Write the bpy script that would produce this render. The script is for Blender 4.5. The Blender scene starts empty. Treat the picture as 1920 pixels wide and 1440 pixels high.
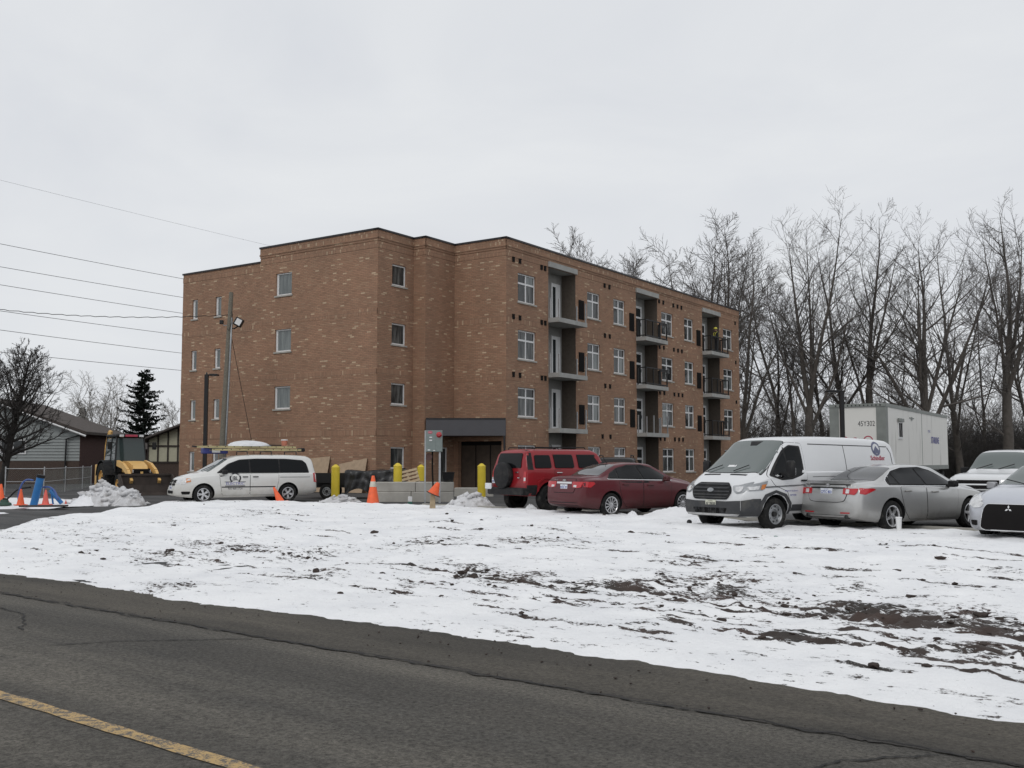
import bpy, bmesh, math, random
import numpy as np
from mathutils import Vector, Matrix
from mathutils.bvhtree import BVHTree

sc = bpy.context.scene
COL = sc.collection
rad = math.radians
random.seed(7)

# ---------------------------------------------------------------- camera
CAM_H = 1.75
cd = bpy.data.cameras.new('camera')
cam = bpy.data.objects.new('camera', cd)
COL.objects.link(cam)
cd.sensor_width = 36.0
cd.lens = 36.0 * 1917.0 / 1920.0
cd.clip_start = 0.1
cd.clip_end = 2000.0
cam.location = (0, 0, CAM_H)
cam.rotation_euler = (rad(90 + 4.3256), 0, 0)
sc.camera = cam

# ---------------------------------------------------------------- overcast sky
SUN_EL, SUN_AZ = 48.0, 200.0          # azimuth measured clockwise from +Y
world = bpy.data.worlds.new('World')
sc.world = world
world.use_nodes = True
wn, wl = world.node_tree.nodes, world.node_tree.links
wn.clear()
w_out = wn.new('ShaderNodeOutputWorld')
w_bg = wn.new('ShaderNodeBackground')
w_sky = wn.new('ShaderNodeTexSky')
w_sky.sky_type = 'NISHITA'
w_sky.sun_disc = False
w_sky.sun_elevation = rad(SUN_EL)
w_sky.sun_rotation = rad(SUN_AZ)
w_tc = wn.new('ShaderNodeTexCoord')
w_mp = wn.new('ShaderNodeMapping')
w_mp.inputs['Scale'].default_value = (1.2, 1.2, 3.2)
w_ns = wn.new('ShaderNodeTexNoise')
w_ns.inputs['Scale'].default_value = 1.9
w_ns.inputs['Detail'].default_value = 5.0
w_ns.inputs['Roughness'].default_value = 0.55
w_ns.inputs['Distortion'].default_value = 0.6
w_rp = wn.new('ShaderNodeValToRGB')
w_rp.color_ramp.elements[0].position = 0.30
w_rp.color_ramp.elements[0].color = (6.95, 7.18, 7.60, 1)
w_rp.color_ramp.elements[1].position = 0.72
w_rp.color_ramp.elements[1].color = (8.05, 8.22, 8.40, 1)
w_mx = wn.new('ShaderNodeMixRGB')
w_mx.inputs['Fac'].default_value = 0.97
wl.new(w_tc.outputs['Generated'], w_mp.inputs['Vector'])
wl.new(w_mp.outputs['Vector'], w_ns.inputs['Vector'])
wl.new(w_ns.outputs['Fac'], w_rp.inputs['Fac'])
wl.new(w_sky.outputs['Color'], w_mx.inputs['Color1'])
wl.new(w_rp.outputs['Color'], w_mx.inputs['Color2'])
wl.new(w_mx.outputs['Color'], w_bg.inputs['Color'])
w_bg.inputs['Strength'].default_value = 0.1
wl.new(w_bg.outputs['Background'], w_out.inputs['Surface'])

# ---------------------------------------------------------------- veiled sun
sl = bpy.data.lights.new('sun', 'SUN')
sl.energy = 0.75
sl.angle = rad(30)
sl.color = (1.0, 0.97, 0.93)
sun = bpy.data.objects.new('sun', sl)
COL.objects.link(sun)
_a, _e = rad(SUN_AZ), rad(SUN_EL)
_d = Vector((math.sin(_a) * math.cos(_e), math.cos(_a) * math.cos(_e), math.sin(_e)))
sun.rotation_euler = _d.to_track_quat('Z', 'Y').to_euler()

# ---------------------------------------------------------------- exposure and render settings
sc.view_settings.view_transform = 'Standard'
sc.view_settings.look = 'None'
sc.view_settings.exposure = 0.0
sc.view_settings.gamma = 1.0
sc.view_settings.use_curve_mapping = False
sc.render.engine = 'CYCLES'
sc.cycles.use_denoising = True
sc.cycles.max_bounces = 5
sc.cycles.diffuse_bounces = 3
sc.cycles.glossy_bounces = 3
sc.cycles.transparent_max_bounces = 6
sc.cycles.caustics_reflective = False
sc.cycles.caustics_refractive = False

# ---------------------------------------------------------------- helpers: objects
def tag(o, label, cat, group=None, kind=None):
    if label: o['label'] = label
    if cat: o['category'] = cat
    if group: o['group'] = group
    if kind: o['kind'] = kind
    return o

def empty(name, loc=(0, 0, 0), rz=0.0):
    o = bpy.data.objects.new(name, None)
    COL.objects.link(o)
    o.location = loc
    o.rotation_euler = (0, 0, rz)
    o.empty_display_size = 0.2
    return o

def link_mesh(name, me, parent=None, loc=None, rz=None):
    o = bpy.data.objects.new(name, me)
    COL.objects.link(o)
    if parent is not None: o.parent = parent
    if loc is not None: o.location = loc
    if rz is not None: o.rotation_euler = (0, 0, rz)
    return o

def np_mesh(name, V, F, mats, smooth=False, mi=None):
    """V (n,3) array, F list/array of equal-length faces"""
    me = bpy.data.meshes.new(name)
    V = np.asarray(V, dtype=np.float32)
    F = np.asarray(F, dtype=np.int32)
    k = F.shape[1]
    me.vertices.add(len(V)); me.vertices.foreach_set('co', V.ravel())
    me.loops.add(F.size); me.loops.foreach_set('vertex_index', F.ravel())
    me.polygons.add(len(F))
    me.polygons.foreach_set('loop_start', np.arange(0, F.size, k, dtype=np.int32))
    me.polygons.foreach_set('loop_total', np.full(len(F), k, dtype=np.int32))
    me.polygons.foreach_set('use_smooth', np.full(len(F), smooth, dtype=bool))
    if mi is not None: me.polygons.foreach_set('material_index', np.asarray(mi, dtype=np.int32))
    for m in (mats if isinstance(mats, (list, tuple)) else [mats]): me.materials.append(m)
    me.update(calc_edges=True)
    me.validate()
    return me

class MB:
    """collects simple shapes, builds one mesh"""
    def __init__(s):
        s.v, s.f, s.m = [], [], []
    def add(s, vs, fs, mi=0):
        n = len(s.v)
        s.v += [tuple(p) for p in vs]
        s.f += [tuple(i + n for i in f) for f in fs]
        s.m += [mi] * len(fs)
        return s
    def box(s, x0, x1, y0, y1, z0, z1, mi=0, M=None):
        vs = [(x0,y0,z0),(x1,y0,z0),(x1,y1,z0),(x0,y1,z0),(x0,y0,z1),(x1,y0,z1),(x1,y1,z1),(x0,y1,z1)]
        if M is not None: vs = [M @ Vector(p) for p in vs]
        return s.add(vs, [(0,3,2,1),(4,5,6,7),(0,1,5,4),(1,2,6,5),(2,3,7,6),(3,0,4,7)], mi)
    def rbox(s, x0, x1, y0, y1, z0, z1, b=0.02, mi=0, M=None):
        """box with chamfered edges"""
        vs, fs = [], []
        X, Y, Z = (x0, x1), (y0, y1), (z0, z1)
        idx = {}
        for i in (0,1):
            for j in (0,1):
                for k in (0,1):
                    p = (X[i], Y[j], Z[k]); sg = (1-2*i, 1-2*j, 1-2*k)
                    for a in range(3):
                        q = list(p)
                        for c in range(3):
                            if c != a: q[c] += sg[c]*b
                        idx[(i,j,k,a)] = len(vs); vs.append(tuple(q))
        def g(i,j,k,a): return idx[(i,j,k,a)]
        for i in (0,1): fs.append((g(i,0,0,0),g(i,1,0,0),g(i,1,1,0),g(i,0,1,0)))
        for j in (0,1): fs.append((g(0,j,0,1),g(1,j,0,1),g(1,j,1,1),g(0,j,1,1)))
        for k in (0,1): fs.append((g(0,0,k,2),g(1,0,k,2),g(1,1,k,2),g(0,1,k,2)))
        for i in (0,1):
            for j in (0,1): fs.append((g(i,j,0,0),g(i,j,1,0),g(i,j,1,1),g(i,j,0,1)))
            for k in (0,1): fs.append((g(i,0,k,0),g(i,1,k,0),g(i,1,k,2),g(i,0,k,2)))
        for j in (0,1):
            for k in (0,1): fs.append((g(0,j,k,1),g(1,j,k,1),g(1,j,k,2),g(0,j,k,2)))
        for i in (0,1):
            for j in (0,1):
                for k in (0,1): fs.append((g(i,j,k,0),g(i,j,k,1),g(i,j,k,2)))
        if M is not None: vs = [M @ Vector(p) for p in vs]
        return s.add(vs, fs, mi)
    def tube(s, pts, r, n=8, mi=0, caps=True):
        pts = [Vector(p) for p in pts]
        rs = r if isinstance(r, (list, tuple)) else [r] * len(pts)
        vs, fs = [], []
        up = None
        for i, p in enumerate(pts):
            d = (pts[min(i+1, len(pts)-1)] - pts[max(i-1, 0)]).normalized()
            if up is None:
                up = Vector((0,0,1)) if abs(d.z) < 0.9 else Vector((1,0,0))
            a = d.cross(up).normalized(); b = a.cross(d).normalized(); up = b
            for k in range(n):
                t = 2*math.pi*k/n
                vs.append(p + a*math.cos(t)*rs[i] + b*math.sin(t)*rs[i])
        for i in range(len(pts)-1):
            for k in range(n):
                k2 = (k+1) % n
                fs.append((i*n+k, i*n+k2, (i+1)*n+k2, (i+1)*n+k))
        if caps:
            fs.append(tuple(range(n-1, -1, -1)))
            fs.append(tuple((len(pts)-1)*n + k for k in range(n)))
        return s.add(vs, fs, mi)
    def lathe(s, prof, n=24, M=None, mi=0, cap=True):
        """prof: (r,z) pairs about local z"""
        vs, fs = [], []
        for (r, z) in prof:
            for k in range(n):
                t = 2*math.pi*k/n
                vs.append((r*math.cos(t), r*math.sin(t), z))
        for i in range(len(prof)-1):
            for k in range(n):
                k2 = (k+1) % n
                fs.append((i*n+k, i*n+k2, (i+1)*n+k2, (i+1)*n+k))
        if cap:
            if prof[0][0] > 1e-6: fs.append(tuple(range(n-1,-1,-1)))
            if prof[-1][0] > 1e-6: fs.append(tuple((len(prof)-1)*n+k for k in range(n)))
        if M is not None: vs = [M @ Vector(p) for p in vs]
        return s.add(vs, fs, mi)
    def prism(s, poly, h0, h1, M=None, mi=0):
        """poly (x,y) extruded along z"""
        n = len(poly)
        vs = [(p[0],p[1],h0) for p in poly] + [(p[0],p[1],h1) for p in poly]
        fs = [tuple(range(n-1,-1,-1)), tuple(range(n,2*n))] + [(i,(i+1)%n,n+(i+1)%n,n+i) for i in range(n)]
        if M is not None: vs = [M @ Vector(p) for p in vs]
        return s.add(vs, fs, mi)
    def mesh(s, name, mats, smooth=False):
        me = bpy.data.meshes.new(name)
        me.from_pydata([tuple(p) for p in s.v], [], s.f)
        for m in (mats if isinstance(mats, (list, tuple)) else [mats]): me.materials.append(m)
        for p, i in zip(me.polygons, s.m):
            p.material_index = i
            p.use_smooth = bool(smooth)
        bm = bmesh.new(); bm.from_mesh(me)
        bmesh.ops.recalc_face_normals(bm, faces=bm.faces)
        bm.to_mesh(me); bm.free()
        if smooth and smooth is not True:
            me.set_sharp_from_angle(angle=rad(smooth))
        me.update()
        return me
    def build(s, name, mats, parent=None, smooth=False, loc=None, rz=None):
        return link_mesh(name, s.mesh(name, mats, smooth), parent, loc, rz)

# YZ-plane -> x axis helper matrices
AX_X = Matrix(((0,0,1,0),(1,0,0,0),(0,1,0,0),(0,0,0,1)))     # local z -> world x
AX_Y = Matrix(((1,0,0,0),(0,0,1,0),(0,-1,0,0),(0,0,0,1)))    # local z -> world y

# ---------------------------------------------------------------- helpers: value noise in numpy
_rng = np.random.RandomState(11)
_LAT = _rng.rand(512, 512)
def vnoise(x, y):
    xi = np.floor(x).astype(int); yi = np.floor(y).astype(int)
    fx = x - xi; fy = y - yi
    fx = fx*fx*(3-2*fx); fy = fy*fy*(3-2*fy)
    a = _LAT[xi % 512, yi % 512]; b = _LAT[(xi+1) % 512, yi % 512]
    c = _LAT[xi % 512, (yi+1) % 512]; d = _LAT[(xi+1) % 512, (yi+1) % 512]
    return (a*(1-fx)+b*fx)*(1-fy) + (c*(1-fx)+d*fx)*fy
def fbm(x, y, octv=4, gain=0.5):
    s = 0.0; a = 1.0; t = 0.0; f = 1.0
    for i in range(octv):
        s = s + a*vnoise(x*f + 17.3*i, y*f + 41.7*i); t += a; a *= gain; f *= 2.03
    return s / t

# ---------------------------------------------------------------- helpers: materials
def new_mat(name):
    m = bpy.data.materials.new(name); m.use_nodes = True
    nt = m.node_tree
    return m, nt.nodes, nt.links, nt.nodes['Principled BSDF']

def pmat(name, col, rough=0.6, metal=0.0, var=0.12, scale=6.0, bump=0.0, bscale=40.0, coat=0.0, spec=None, dirt=None, dscale=1.5, ior=None):
    """principled with noise tint, optional bump and optional dirt colour patches"""
    m, N, L, b = new_mat(name)
    tc = N.new('ShaderNodeTexCoord')
    ns = N.new('ShaderNodeTexNoise'); ns.inputs['Scale'].default_value = scale; ns.inputs['Detail'].default_value = 4
    L.new(tc.outputs['Object'], ns.inputs['Vector'])
    rp = N.new('ShaderNodeValToRGB')
    rp.color_ramp.elements[0].position = 0.25; rp.color_ramp.elements[1].position = 0.75
    rp.color_ramp.elements[0].color = tuple(c*(1-var) for c in col) + (1,)
    rp.color_ramp.elements[1].color = tuple(min(1, c*(1+var)) for c in col) + (1,)
    L.new(ns.outputs['Fac'], rp.inputs['Fac'])
    src = rp.outputs['Color']
    if dirt is not None:
        n2 = N.new('ShaderNodeTexNoise'); n2.inputs['Scale'].default_value = dscale; n2.inputs['Detail'].default_value = 7; n2.inputs['Roughness'].default_value = 0.65
        L.new(tc.outputs['Object'], n2.inputs['Vector'])
        r2 = N.new('ShaderNodeValToRGB'); r2.color_ramp.elements[0].position = 0.5; r2.color_ramp.elements[1].position = 0.72
        r2.color_ramp.elements[0].color = (0,0,0,1); r2.color_ramp.elements[1].color = (dirt[3],)*3 + (1,)
        L.new(n2.outputs['Fac'], r2.inputs['Fac'])
        mx = N.new('ShaderNodeMixRGB'); mx.inputs['Color2'].default_value = tuple(dirt[:3]) + (1,)
        L.new(r2.outputs['Color'], mx.inputs['Fac']); L.new(src, mx.inputs['Color1'])
        src = mx.outputs['Color']
    L.new(src, b.inputs['Base Color'])
    b.inputs['Roughness'].default_value = rough
    b.inputs['Metallic'].default_value = metal
    if coat: b.inputs['Coat Weight'].default_value = coat; b.inputs['Coat Roughness'].default_value = 0.06
    if spec is not None: b.inputs['Specular IOR Level'].default_value = spec
    if ior is not None: b.inputs['IOR'].default_value = ior
    if bump:
        nb = N.new('ShaderNodeTexNoise'); nb.inputs['Scale'].default_value = bscale; nb.inputs['Detail'].default_value = 5
        L.new(tc.outputs['Object'], nb.inputs['Vector'])
        bp = N.new('ShaderNodeBump'); bp.inputs['Strength'].default_value = bump; bp.inputs['Distance'].default_value = 0.02
        L.new(nb.outputs['Fac'], bp.inputs['Height']); L.new(bp.outputs['Normal'], b.inputs['Normal'])
    return m

def road_paint(name, col, dirtcol=(0.16,0.145,0.125), low=0.2, high=0.85, rough=0.28, flake=0.0, coat=0.8, spec=0.5):
    """car paint: clear-coated colour with road grime thickening towards the sills"""
    m, N, L, b = new_mat(name)
    tc = N.new('ShaderNodeTexCoord')
    sx = N.new('ShaderNodeSeparateXYZ'); L.new(tc.outputs['Object'], sx.inputs[0])
    mr = N.new('ShaderNodeMapRange'); mr.inputs['From Min'].default_value = low; mr.inputs['From Max'].default_value = high
    mr.inputs['To Min'].default_value = 1.1; mr.inputs['To Max'].default_value = 0.10
    L.new(sx.outputs['Z'], mr.inputs['Value'])
    ns = N.new('ShaderNodeTexNoise'); ns.inputs['Scale'].default_value = 3.0; ns.inputs['Detail'].default_value = 8; ns.inputs['Roughness'].default_value = 0.7
    L.new(tc.outputs['Object'], ns.inputs['Vector'])
    mu = N.new('ShaderNodeMath'); mu.operation = 'MULTIPLY'
    L.new(mr.outputs[0], mu.inputs[0]); L.new(ns.outputs['Fac'], mu.inputs[1])
    mx = N.new('ShaderNodeMixRGB'); mx.inputs['Color1'].default_value = tuple(col)+(1,); mx.inputs['Color2'].default_value = tuple(dirtcol)+(1,)
    L.new(mu.outputs[0], mx.inputs['Fac']); L.new(mx.outputs[0], b.inputs['Base Color'])
    ra = N.new('ShaderNodeMath'); ra.operation = 'MULTIPLY_ADD'; ra.inputs[1].default_value = 0.6; ra.inputs[2].default_value = rough
    L.new(mu.outputs[0], ra.inputs[0]); L.new(ra.outputs[0], b.inputs['Roughness'])
    b.inputs['Metallic'].default_value = flake
    cw = N.new('ShaderNodeMath'); cw.operation = 'MULTIPLY_ADD'; cw.inputs[1].default_value = -1.3*coat; cw.inputs[2].default_value = coat
    b.inputs['Specular IOR Level'].default_value = spec
    cw.use_clamp = True
    L.new(mu.outputs[0], cw.inputs[0]); L.new(cw.outputs[0], b.inputs['Coat Weight'])
    b.inputs['Coat Roughness'].default_value = 0.08
    return m

def glass_mat(name, col=(0.02,0.022,0.024), rough=0.04, ior=1.6):
    m, N, L, b = new_mat(name)
    b.inputs['Base Color'].default_value = tuple(col) + (1,)
    b.inputs['Roughness'].default_value = rough
    b.inputs['IOR'].default_value = ior
    tc = N.new('ShaderNodeTexCoord'); ns = N.new('ShaderNodeTexNoise'); ns.inputs['Scale'].default_value = 1.3
    L.new(tc.outputs['Object'], ns.inputs['Vector'])
    bp = N.new('ShaderNodeBump'); bp.inputs['Strength'].default_value = 0.06; bp.inputs['Distance'].default_value = 0.02
    L.new(ns.outputs['Fac'], bp.inputs['Height']); L.new(bp.outputs['Normal'], b.inputs['Normal'])
    return m

M = {}
M['white_pvc'] = pmat('white_pvc', (0.72,0.72,0.72), 0.4, var=0.05)
M['window_glass'] = glass_mat('window_glass', (0.030,0.035,0.037), 0.03, 1.45)
M['concrete'] = pmat('concrete', (0.36,0.36,0.345), 0.85, var=0.18, scale=3, bump=0.25, bscale=60, dirt=(0.2,0.2,0.19,0.5))
M['concrete_light'] = pmat('concrete_light', (0.40,0.385,0.35), 0.85, var=0.14, scale=2, bump=0.2, dirt=(0.3,0.28,0.25,0.6))
M['stucco'] = pmat('stucco', (0.30,0.295,0.28), 0.9, var=0.12, scale=4, bump=0.2)
M['black_metal'] = pmat('black_metal', (0.012,0.012,0.013), 0.45, 0.2, var=0.2)
M['grey_steel'] = pmat('grey_steel', (0.33,0.34,0.35), 0.45, 0.7, var=0.15, scale=12)
M['dark_vent'] = pmat('dark_vent', (0.010,0.009,0.009), 0.8, spec=0.15)
M['flashing'] = pmat('flashing', (0.022,0.020,0.022), 0.4, 0.3)
M['charcoal'] = pmat('charcoal', (0.075,0.073,0.08), 0.5, 0.1, var=0.06, scale=2)
M['rubber'] = pmat('rubber', (0.014,0.014,0.014), 0.85, spec=0.2, var=0.3, scale=15, dirt=(0.10,0.095,0.085,0.5), dscale=6)
M['black_plastic'] = pmat('black_plastic', (0.016,0.016,0.017), 0.6, spec=0.22, var=0.2, dirt=(0.09,0.085,0.075,0.35), dscale=3)
M['grey_plastic'] = pmat('grey_plastic', (0.048,0.049,0.052), 0.6, spec=0.25, var=0.15, dirt=(0.12,0.115,0.10,0.5), dscale=3)
M['alloy'] = pmat('alloy', (0.55,0.55,0.56), 0.3, 0.8, var=0.12, scale=14, dirt=(0.2,0.19,0.17,0.4), dscale=5)
M['dark_wheel'] = pmat('dark_wheel', (0.03,0.03,0.03), 0.5, 0.3)
M['chrome'] = pmat('chrome', (0.75,0.75,0.75), 0.15, 1.0, var=0.05)
M['car_glass'] = glass_mat('car_glass', (0.006,0.007,0.008), 0.03, 1.26)
M['windscreen'] = glass_mat('windscreen', (0.10,0.12,0.115), 0.03, 1.75)  # grey base colour stands in for reflected sky and lit interior
M['rear_glass'] = glass_mat('rear_glass', (0.045,0.047,0.05), 0.04, 2.0)
M['red_lens'] = pmat('red_lens', (0.42,0.012,0.018), 0.12, var=0.15, coat=0.6)
M['clear_lens'] = pmat('clear_lens', (0.62,0.62,0.62), 0.1, 0.3, var=0.25, scale=18, coat=0.8)
M['amber_lens'] = pmat('amber_lens', (0.55,0.19,0.05), 0.15, coat=0.6)
M['plate_white'] = pmat('plate_white', (0.68,0.70,0.74), 0.4, var=0.06)
M['plate_blue'] = pmat('plate_blue', (0.06,0.09,0.32), 0.5)
M['plate_yellow'] = pmat('plate_yellow', (0.55,0.55,0.45), 0.5)
M['ink_black'] = pmat('ink_black', (0.02,0.02,0.025), 0.6)
M['ink_red'] = pmat('ink_red', (0.42,0.05,0.09), 0.6)
M['ink_blue'] = pmat('ink_blue', (0.10,0.10,0.34), 0.6)
M['orange_cone'] = pmat('orange_cone', (0.80,0.115,0.03), 0.55, var=0.15, dirt=(0.25,0.12,0.07,0.5), dscale=5)
M['pink_cone'] = pmat('pink_cone', (0.72,0.13,0.10), 0.6, var=0.15)
M['reflective_band'] = pmat('reflective_band', (0.55,0.53,0.45), 0.5, var=0.2)
M['yellow_paint'] = pmat('yellow_paint', (0.66,0.50,0.035), 0.45, var=0.08, scale=3, dirt=(0.4,0.3,0.06,0.4))
M['wood_grey'] = pmat('wood_grey', (0.17,0.155,0.125), 0.9, var=0.25, scale=18, bump=0.3)
M['wood_raw'] = pmat('wood_raw', (0.40,0.31,0.20), 0.85, var=0.2, scale=10)
M['plywood'] = pmat('plywood', (0.40,0.295,0.20), 0.8, var=0.14, scale=5)
M['tarp_black'] = pmat('tarp_black', (0.012,0.012,0.013), 0.35, var=0.3, bump=0.5, bscale=9)
M['galv'] = pmat('galv', (0.42,0.43,0.44), 0.4, 0.8, var=0.15)
M['blue_pipe'] = pmat('blue_pipe', (0.02,0.16,0.42), 0.4, var=0.12)
M['blue_hose'] = pmat('blue_hose', (0.05,0.10,0.30), 0.45)
M['bark'] = pmat('bark', (0.080,0.070,0.061), 0.95, var=0.3, scale=3, bump=0.5, bscale=12)
M['twig'] = pmat('twig', (0.105,0.094,0.086), 0.95, var=0.25, scale=1)
M['bark_dark'] = pmat('bark_dark', (0.055,0.050,0.046), 0.95, var=0.3, scale=3)
M['birch'] = pmat('birch', (0.25,0.235,0.215), 0.9, var=0.35, scale=2)
M['needles'] = pmat('needles', (0.018,0.028,0.020), 0.9, var=0.4, scale=2)
# ================================================================ GROUND
# road frame: local x runs along the road to the right, local y away from the camera
RD = rad(-38.6)
QX, QY = math.cos(RD), math.sin(RD)
def qn(q, n, z=0.0): return (q*QX - n*QY, q*QY + n*QX, z)
def to_qn(x, y): return (x*QX + y*QY, -x*QY + y*QX)
LOT = 0.25

def grid_mesh(name, qs, ns, zf, mat, smooth=True):
    Q, Nn = np.meshgrid(qs, ns, indexing='ij')
    Z = zf(Q, Nn)
    V = np.stack([Q.ravel(), Nn.ravel(), np.broadcast_to(Z, Q.shape).ravel()], 1)
    a, b = len(qs), len(ns)
    i = np.arange(a*b).reshape(a, b)
    F = np.stack([i[:-1,:-1].ravel(), i[1:,:-1].ravel(), i[1:,1:].ravel(), i[:-1,1:].ravel()], 1)
    return np_mesh(name, V, F, mat, smooth)

def asphalt(name, base, tint, speck=0.5, patch=0.25):
    m, N, L, b = new_mat(name)
    tc = N.new('ShaderNodeTexCoord')
    n1 = N.new('ShaderNodeTexNoise'); n1.inputs['Scale'].default_value = 26; n1.inputs['Detail'].default_value = 6; n1.inputs['Roughness'].default_value = 0.9
    n2 = N.new('ShaderNodeTexNoise'); n2.inputs['Scale'].default_value = 0.55; n2.inputs['Detail'].default_value = 6; n2.inputs['Roughness'].default_value = 0.6
    vo = N.new('ShaderNodeTexVoronoi'); vo.inputs['Scale'].default_value = 30
    mp = N.new('ShaderNodeMapping'); mp.inputs['Scale'].default_value = (0.35, 1.6, 1)
    L.new(tc.outputs['Object'], mp.inputs['Vector'])
    L.new(tc.outputs['Object'], n1.inputs['Vector']); L.new(mp.outputs[0], n2.inputs['Vector']); L.new(tc.outputs['Object'], vo.inputs['Vector'])
    r1 = N.new('ShaderNodeValToRGB')
    r1.color_ramp.elements[0].position = 0.34; r1.color_ramp.elements[0].color = tuple(c*(1-speck) for c in base)+(1,)
    r1.color_ramp.elements[1].position = 0.66; r1.color_ramp.elements[1].color = tuple(c*(1+speck*1.2) for c in base)+(1,)
    L.new(n1.outputs['Fac'], r1.inputs['Fac'])
    rv = N.new('ShaderNodeValToRGB')
    rv.color_ramp.elements[0].position = 0.0; rv.color_ramp.elements[0].color = (1.9,1.85,1.75,1)
    rv.color_ramp.elements[1].position = 0.16; rv.color_ramp.elements[1].color = (1,1,1,1)
    L.new(vo.outputs['Distance'], rv.inputs['Fac'])
    m0 = N.new('ShaderNodeMixRGB'); m0.blend_type = 'MULTIPLY'; m0.inputs['Fac'].default_value = 0.7
    L.new(r1.outputs[0], m0.inputs['Color1']); L.new(rv.outputs[0], m0.inputs['Color2'])
    r2 = N.new('ShaderNodeValToRGB')
    r2.color_ramp.elements[0].position = 0.32; r2.color_ramp.elements[0].color = (1-patch,1-patch,1-patch,1)
    r2.color_ramp.elements[1].position = 0.68; r2.color_ramp.elements[1].color = tuple(tint)+(1,)
    L.new(n2.outputs['Fac'], r2.inputs['Fac'])
    mx = N.new('ShaderNodeMixRGB'); mx.blend_type = 'MULTIPLY'; mx.inputs['Fac'].default_value = 1
    L.new(m0.outputs[0], mx.inputs['Color1']); L.new(r2.outputs[0], mx.inputs['Color2'])
    mp3 = N.new('ShaderNodeMapping'); mp3.inputs['Scale'].default_value = (0.03, 1.5, 1); L.new(tc.outputs['Object'], mp3.inputs['Vector'])
    n5 = N.new('ShaderNodeTexNoise'); n5.inputs['Scale'].default_value = 1.0; n5.inputs['Detail'].default_value = 3; L.new(mp3.outputs[0], n5.inputs['Vector'])
    r5 = N.new('ShaderNodeValToRGB'); r5.color_ramp.elements[0].position = .35; r5.color_ramp.elements[1].position = .65
    r5.color_ramp.elements[0].color = (.82,.82,.82,1); r5.color_ramp.elements[1].color = (1.22,1.21,1.18,1); L.new(n5.outputs['Fac'], r5.inputs['Fac'])
    m5 = N.new('ShaderNodeMixRGB'); m5.blend_type = 'MULTIPLY'; m5.inputs['Fac'].default_value = 1; L.new(mx.outputs[0], m5.inputs['Color1']); L.new(r5.outputs[0], m5.inputs['Color2'])
    L.new(m5.outputs[0], b.inputs['Base Color'])
    b.inputs['Roughness'].default_value = 0.9
    b.inputs['Specular IOR Level'].default_value = 0.25
    bp = N.new('ShaderNodeBump'); bp.inputs['Strength'].default_value = 1.0; bp.inputs['Distance'].default_value = 0.012
    L.new(n1.outputs['Fac'], bp.inputs['Height']); L.new(bp.outputs['Normal'], b.inputs['Normal'])
    return m

M['road'] = asphalt('road_asphalt', (0.090,0.086,0.079), (1.28,1.24,1.17), 0.75, 0.28)
M['shoulder'] = asphalt('shoulder_asphalt', (0.082,0.077,0.069), (1.28,1.23,1.15), 0.55, 0.42)
M['lot'] = asphalt('lot_asphalt', (0.060,0.060,0.061), (1.5,1.5,1.5), 0.4, 0.35)
M['crack'] = pmat('crack', (0.018,0.017,0.016), 0.95, var=0.3)
M['gravel'] = pmat('gravel', (0.038,0.034,0.030), 0.95, var=0.6, scale=60, bump=1.0, bscale=80)

def rd_obj(name, me, kind='structure', parent=None):
    o = link_mesh(name, me, parent)
    if parent is None:
        o.rotation_euler = (0, 0, RD)
        o['kind'] = kind
    return o

# --- one sheet of terrain to the horizon
def snow_grass(name):
    m, N, L, b = new_mat(name)
    tc = N.new('ShaderNodeTexCoord')
    n1 = N.new('ShaderNodeTexNoise'); n1.inputs['Scale'].default_value = 0.35; n1.inputs['Detail'].default_value = 9; n1.inputs['Roughness'].default_value = 0.7
    L.new(tc.outputs['Object'], n1.inputs['Vector'])
    rp = N.new('ShaderNodeValToRGB'); rp.color_ramp.elements[0].position = 0.50; rp.color_ramp.elements[0].color = (0.075,0.068,0.045,1)
    rp.color_ramp.elements[1].position = 0.58; rp.color_ramp.elements[1].color = (0.74,0.75,0.78,1)
    L.new(n1.outputs['Fac'], rp.inputs['Fac']); L.new(rp.outputs[0], b.inputs['Base Color'])
    b.inputs['Roughness'].default_value = 0.9
    return m
M['lawn'] = snow_grass('winter_lawn')
gq = np.concatenate([np.linspace(-700, -80, 30), np.linspace(-60, 60, 40), np.linspace(80, 700, 30)])
gn = np.concatenate([np.linspace(-300, -10, 10), np.linspace(-6, 40, 80), np.linspace(50, 900, 40)])
def gz(Q, Nn): return np.clip((Nn-15)/5, 0, 1)*0.27 - 0.08
rd_obj('ground', grid_mesh('ground', gq, gn, gz, M['lawn']))

# --- road, shoulder, driveway, parking lot
road = rd_obj('road', grid_mesh('road', np.linspace(-150, 80, 200), np.linspace(-7, 6.56, 40),
        lambda Q, Nn: -0.008*np.abs(Nn-3.68) + 0.02 + 0*Q, M['road']))
rd_obj('road_shoulder', grid_mesh('road_shoulder', np.linspace(-150, 80, 300), np.linspace(6.50, 11.0, 40),
        lambda Q, Nn: -0.022 - 0.012*(Nn-6.5) + 0.03*(fbm(Q*0.6, Nn*1.2, 4)-0.5), M['shoulder']))
def drive_z(Q, Nn): return np.clip((Nn-7.5)/13.0, 0, 1)*(LOT-0.02+0.03) - 0.03 + 0.02*(fbm(Q*0.4, Nn*0.4, 4)-0.5)
rd_obj('driveway', grid_mesh('driveway', np.linspace(-75, -14, 120), np.linspace(8.0, 25, 60), drive_z, M['lot']))
lot_me = grid_mesh('parking_lot', np.linspace(-72, 45, 120), np.linspace(19.0, 62, 60),
        lambda Q, Nn: LOT - np.clip((20.5-Nn)/1.5, 0, 1)*0.25 + 0.0*Q, M['lot'])
rd_obj('parking_lot', lot_me)

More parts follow.
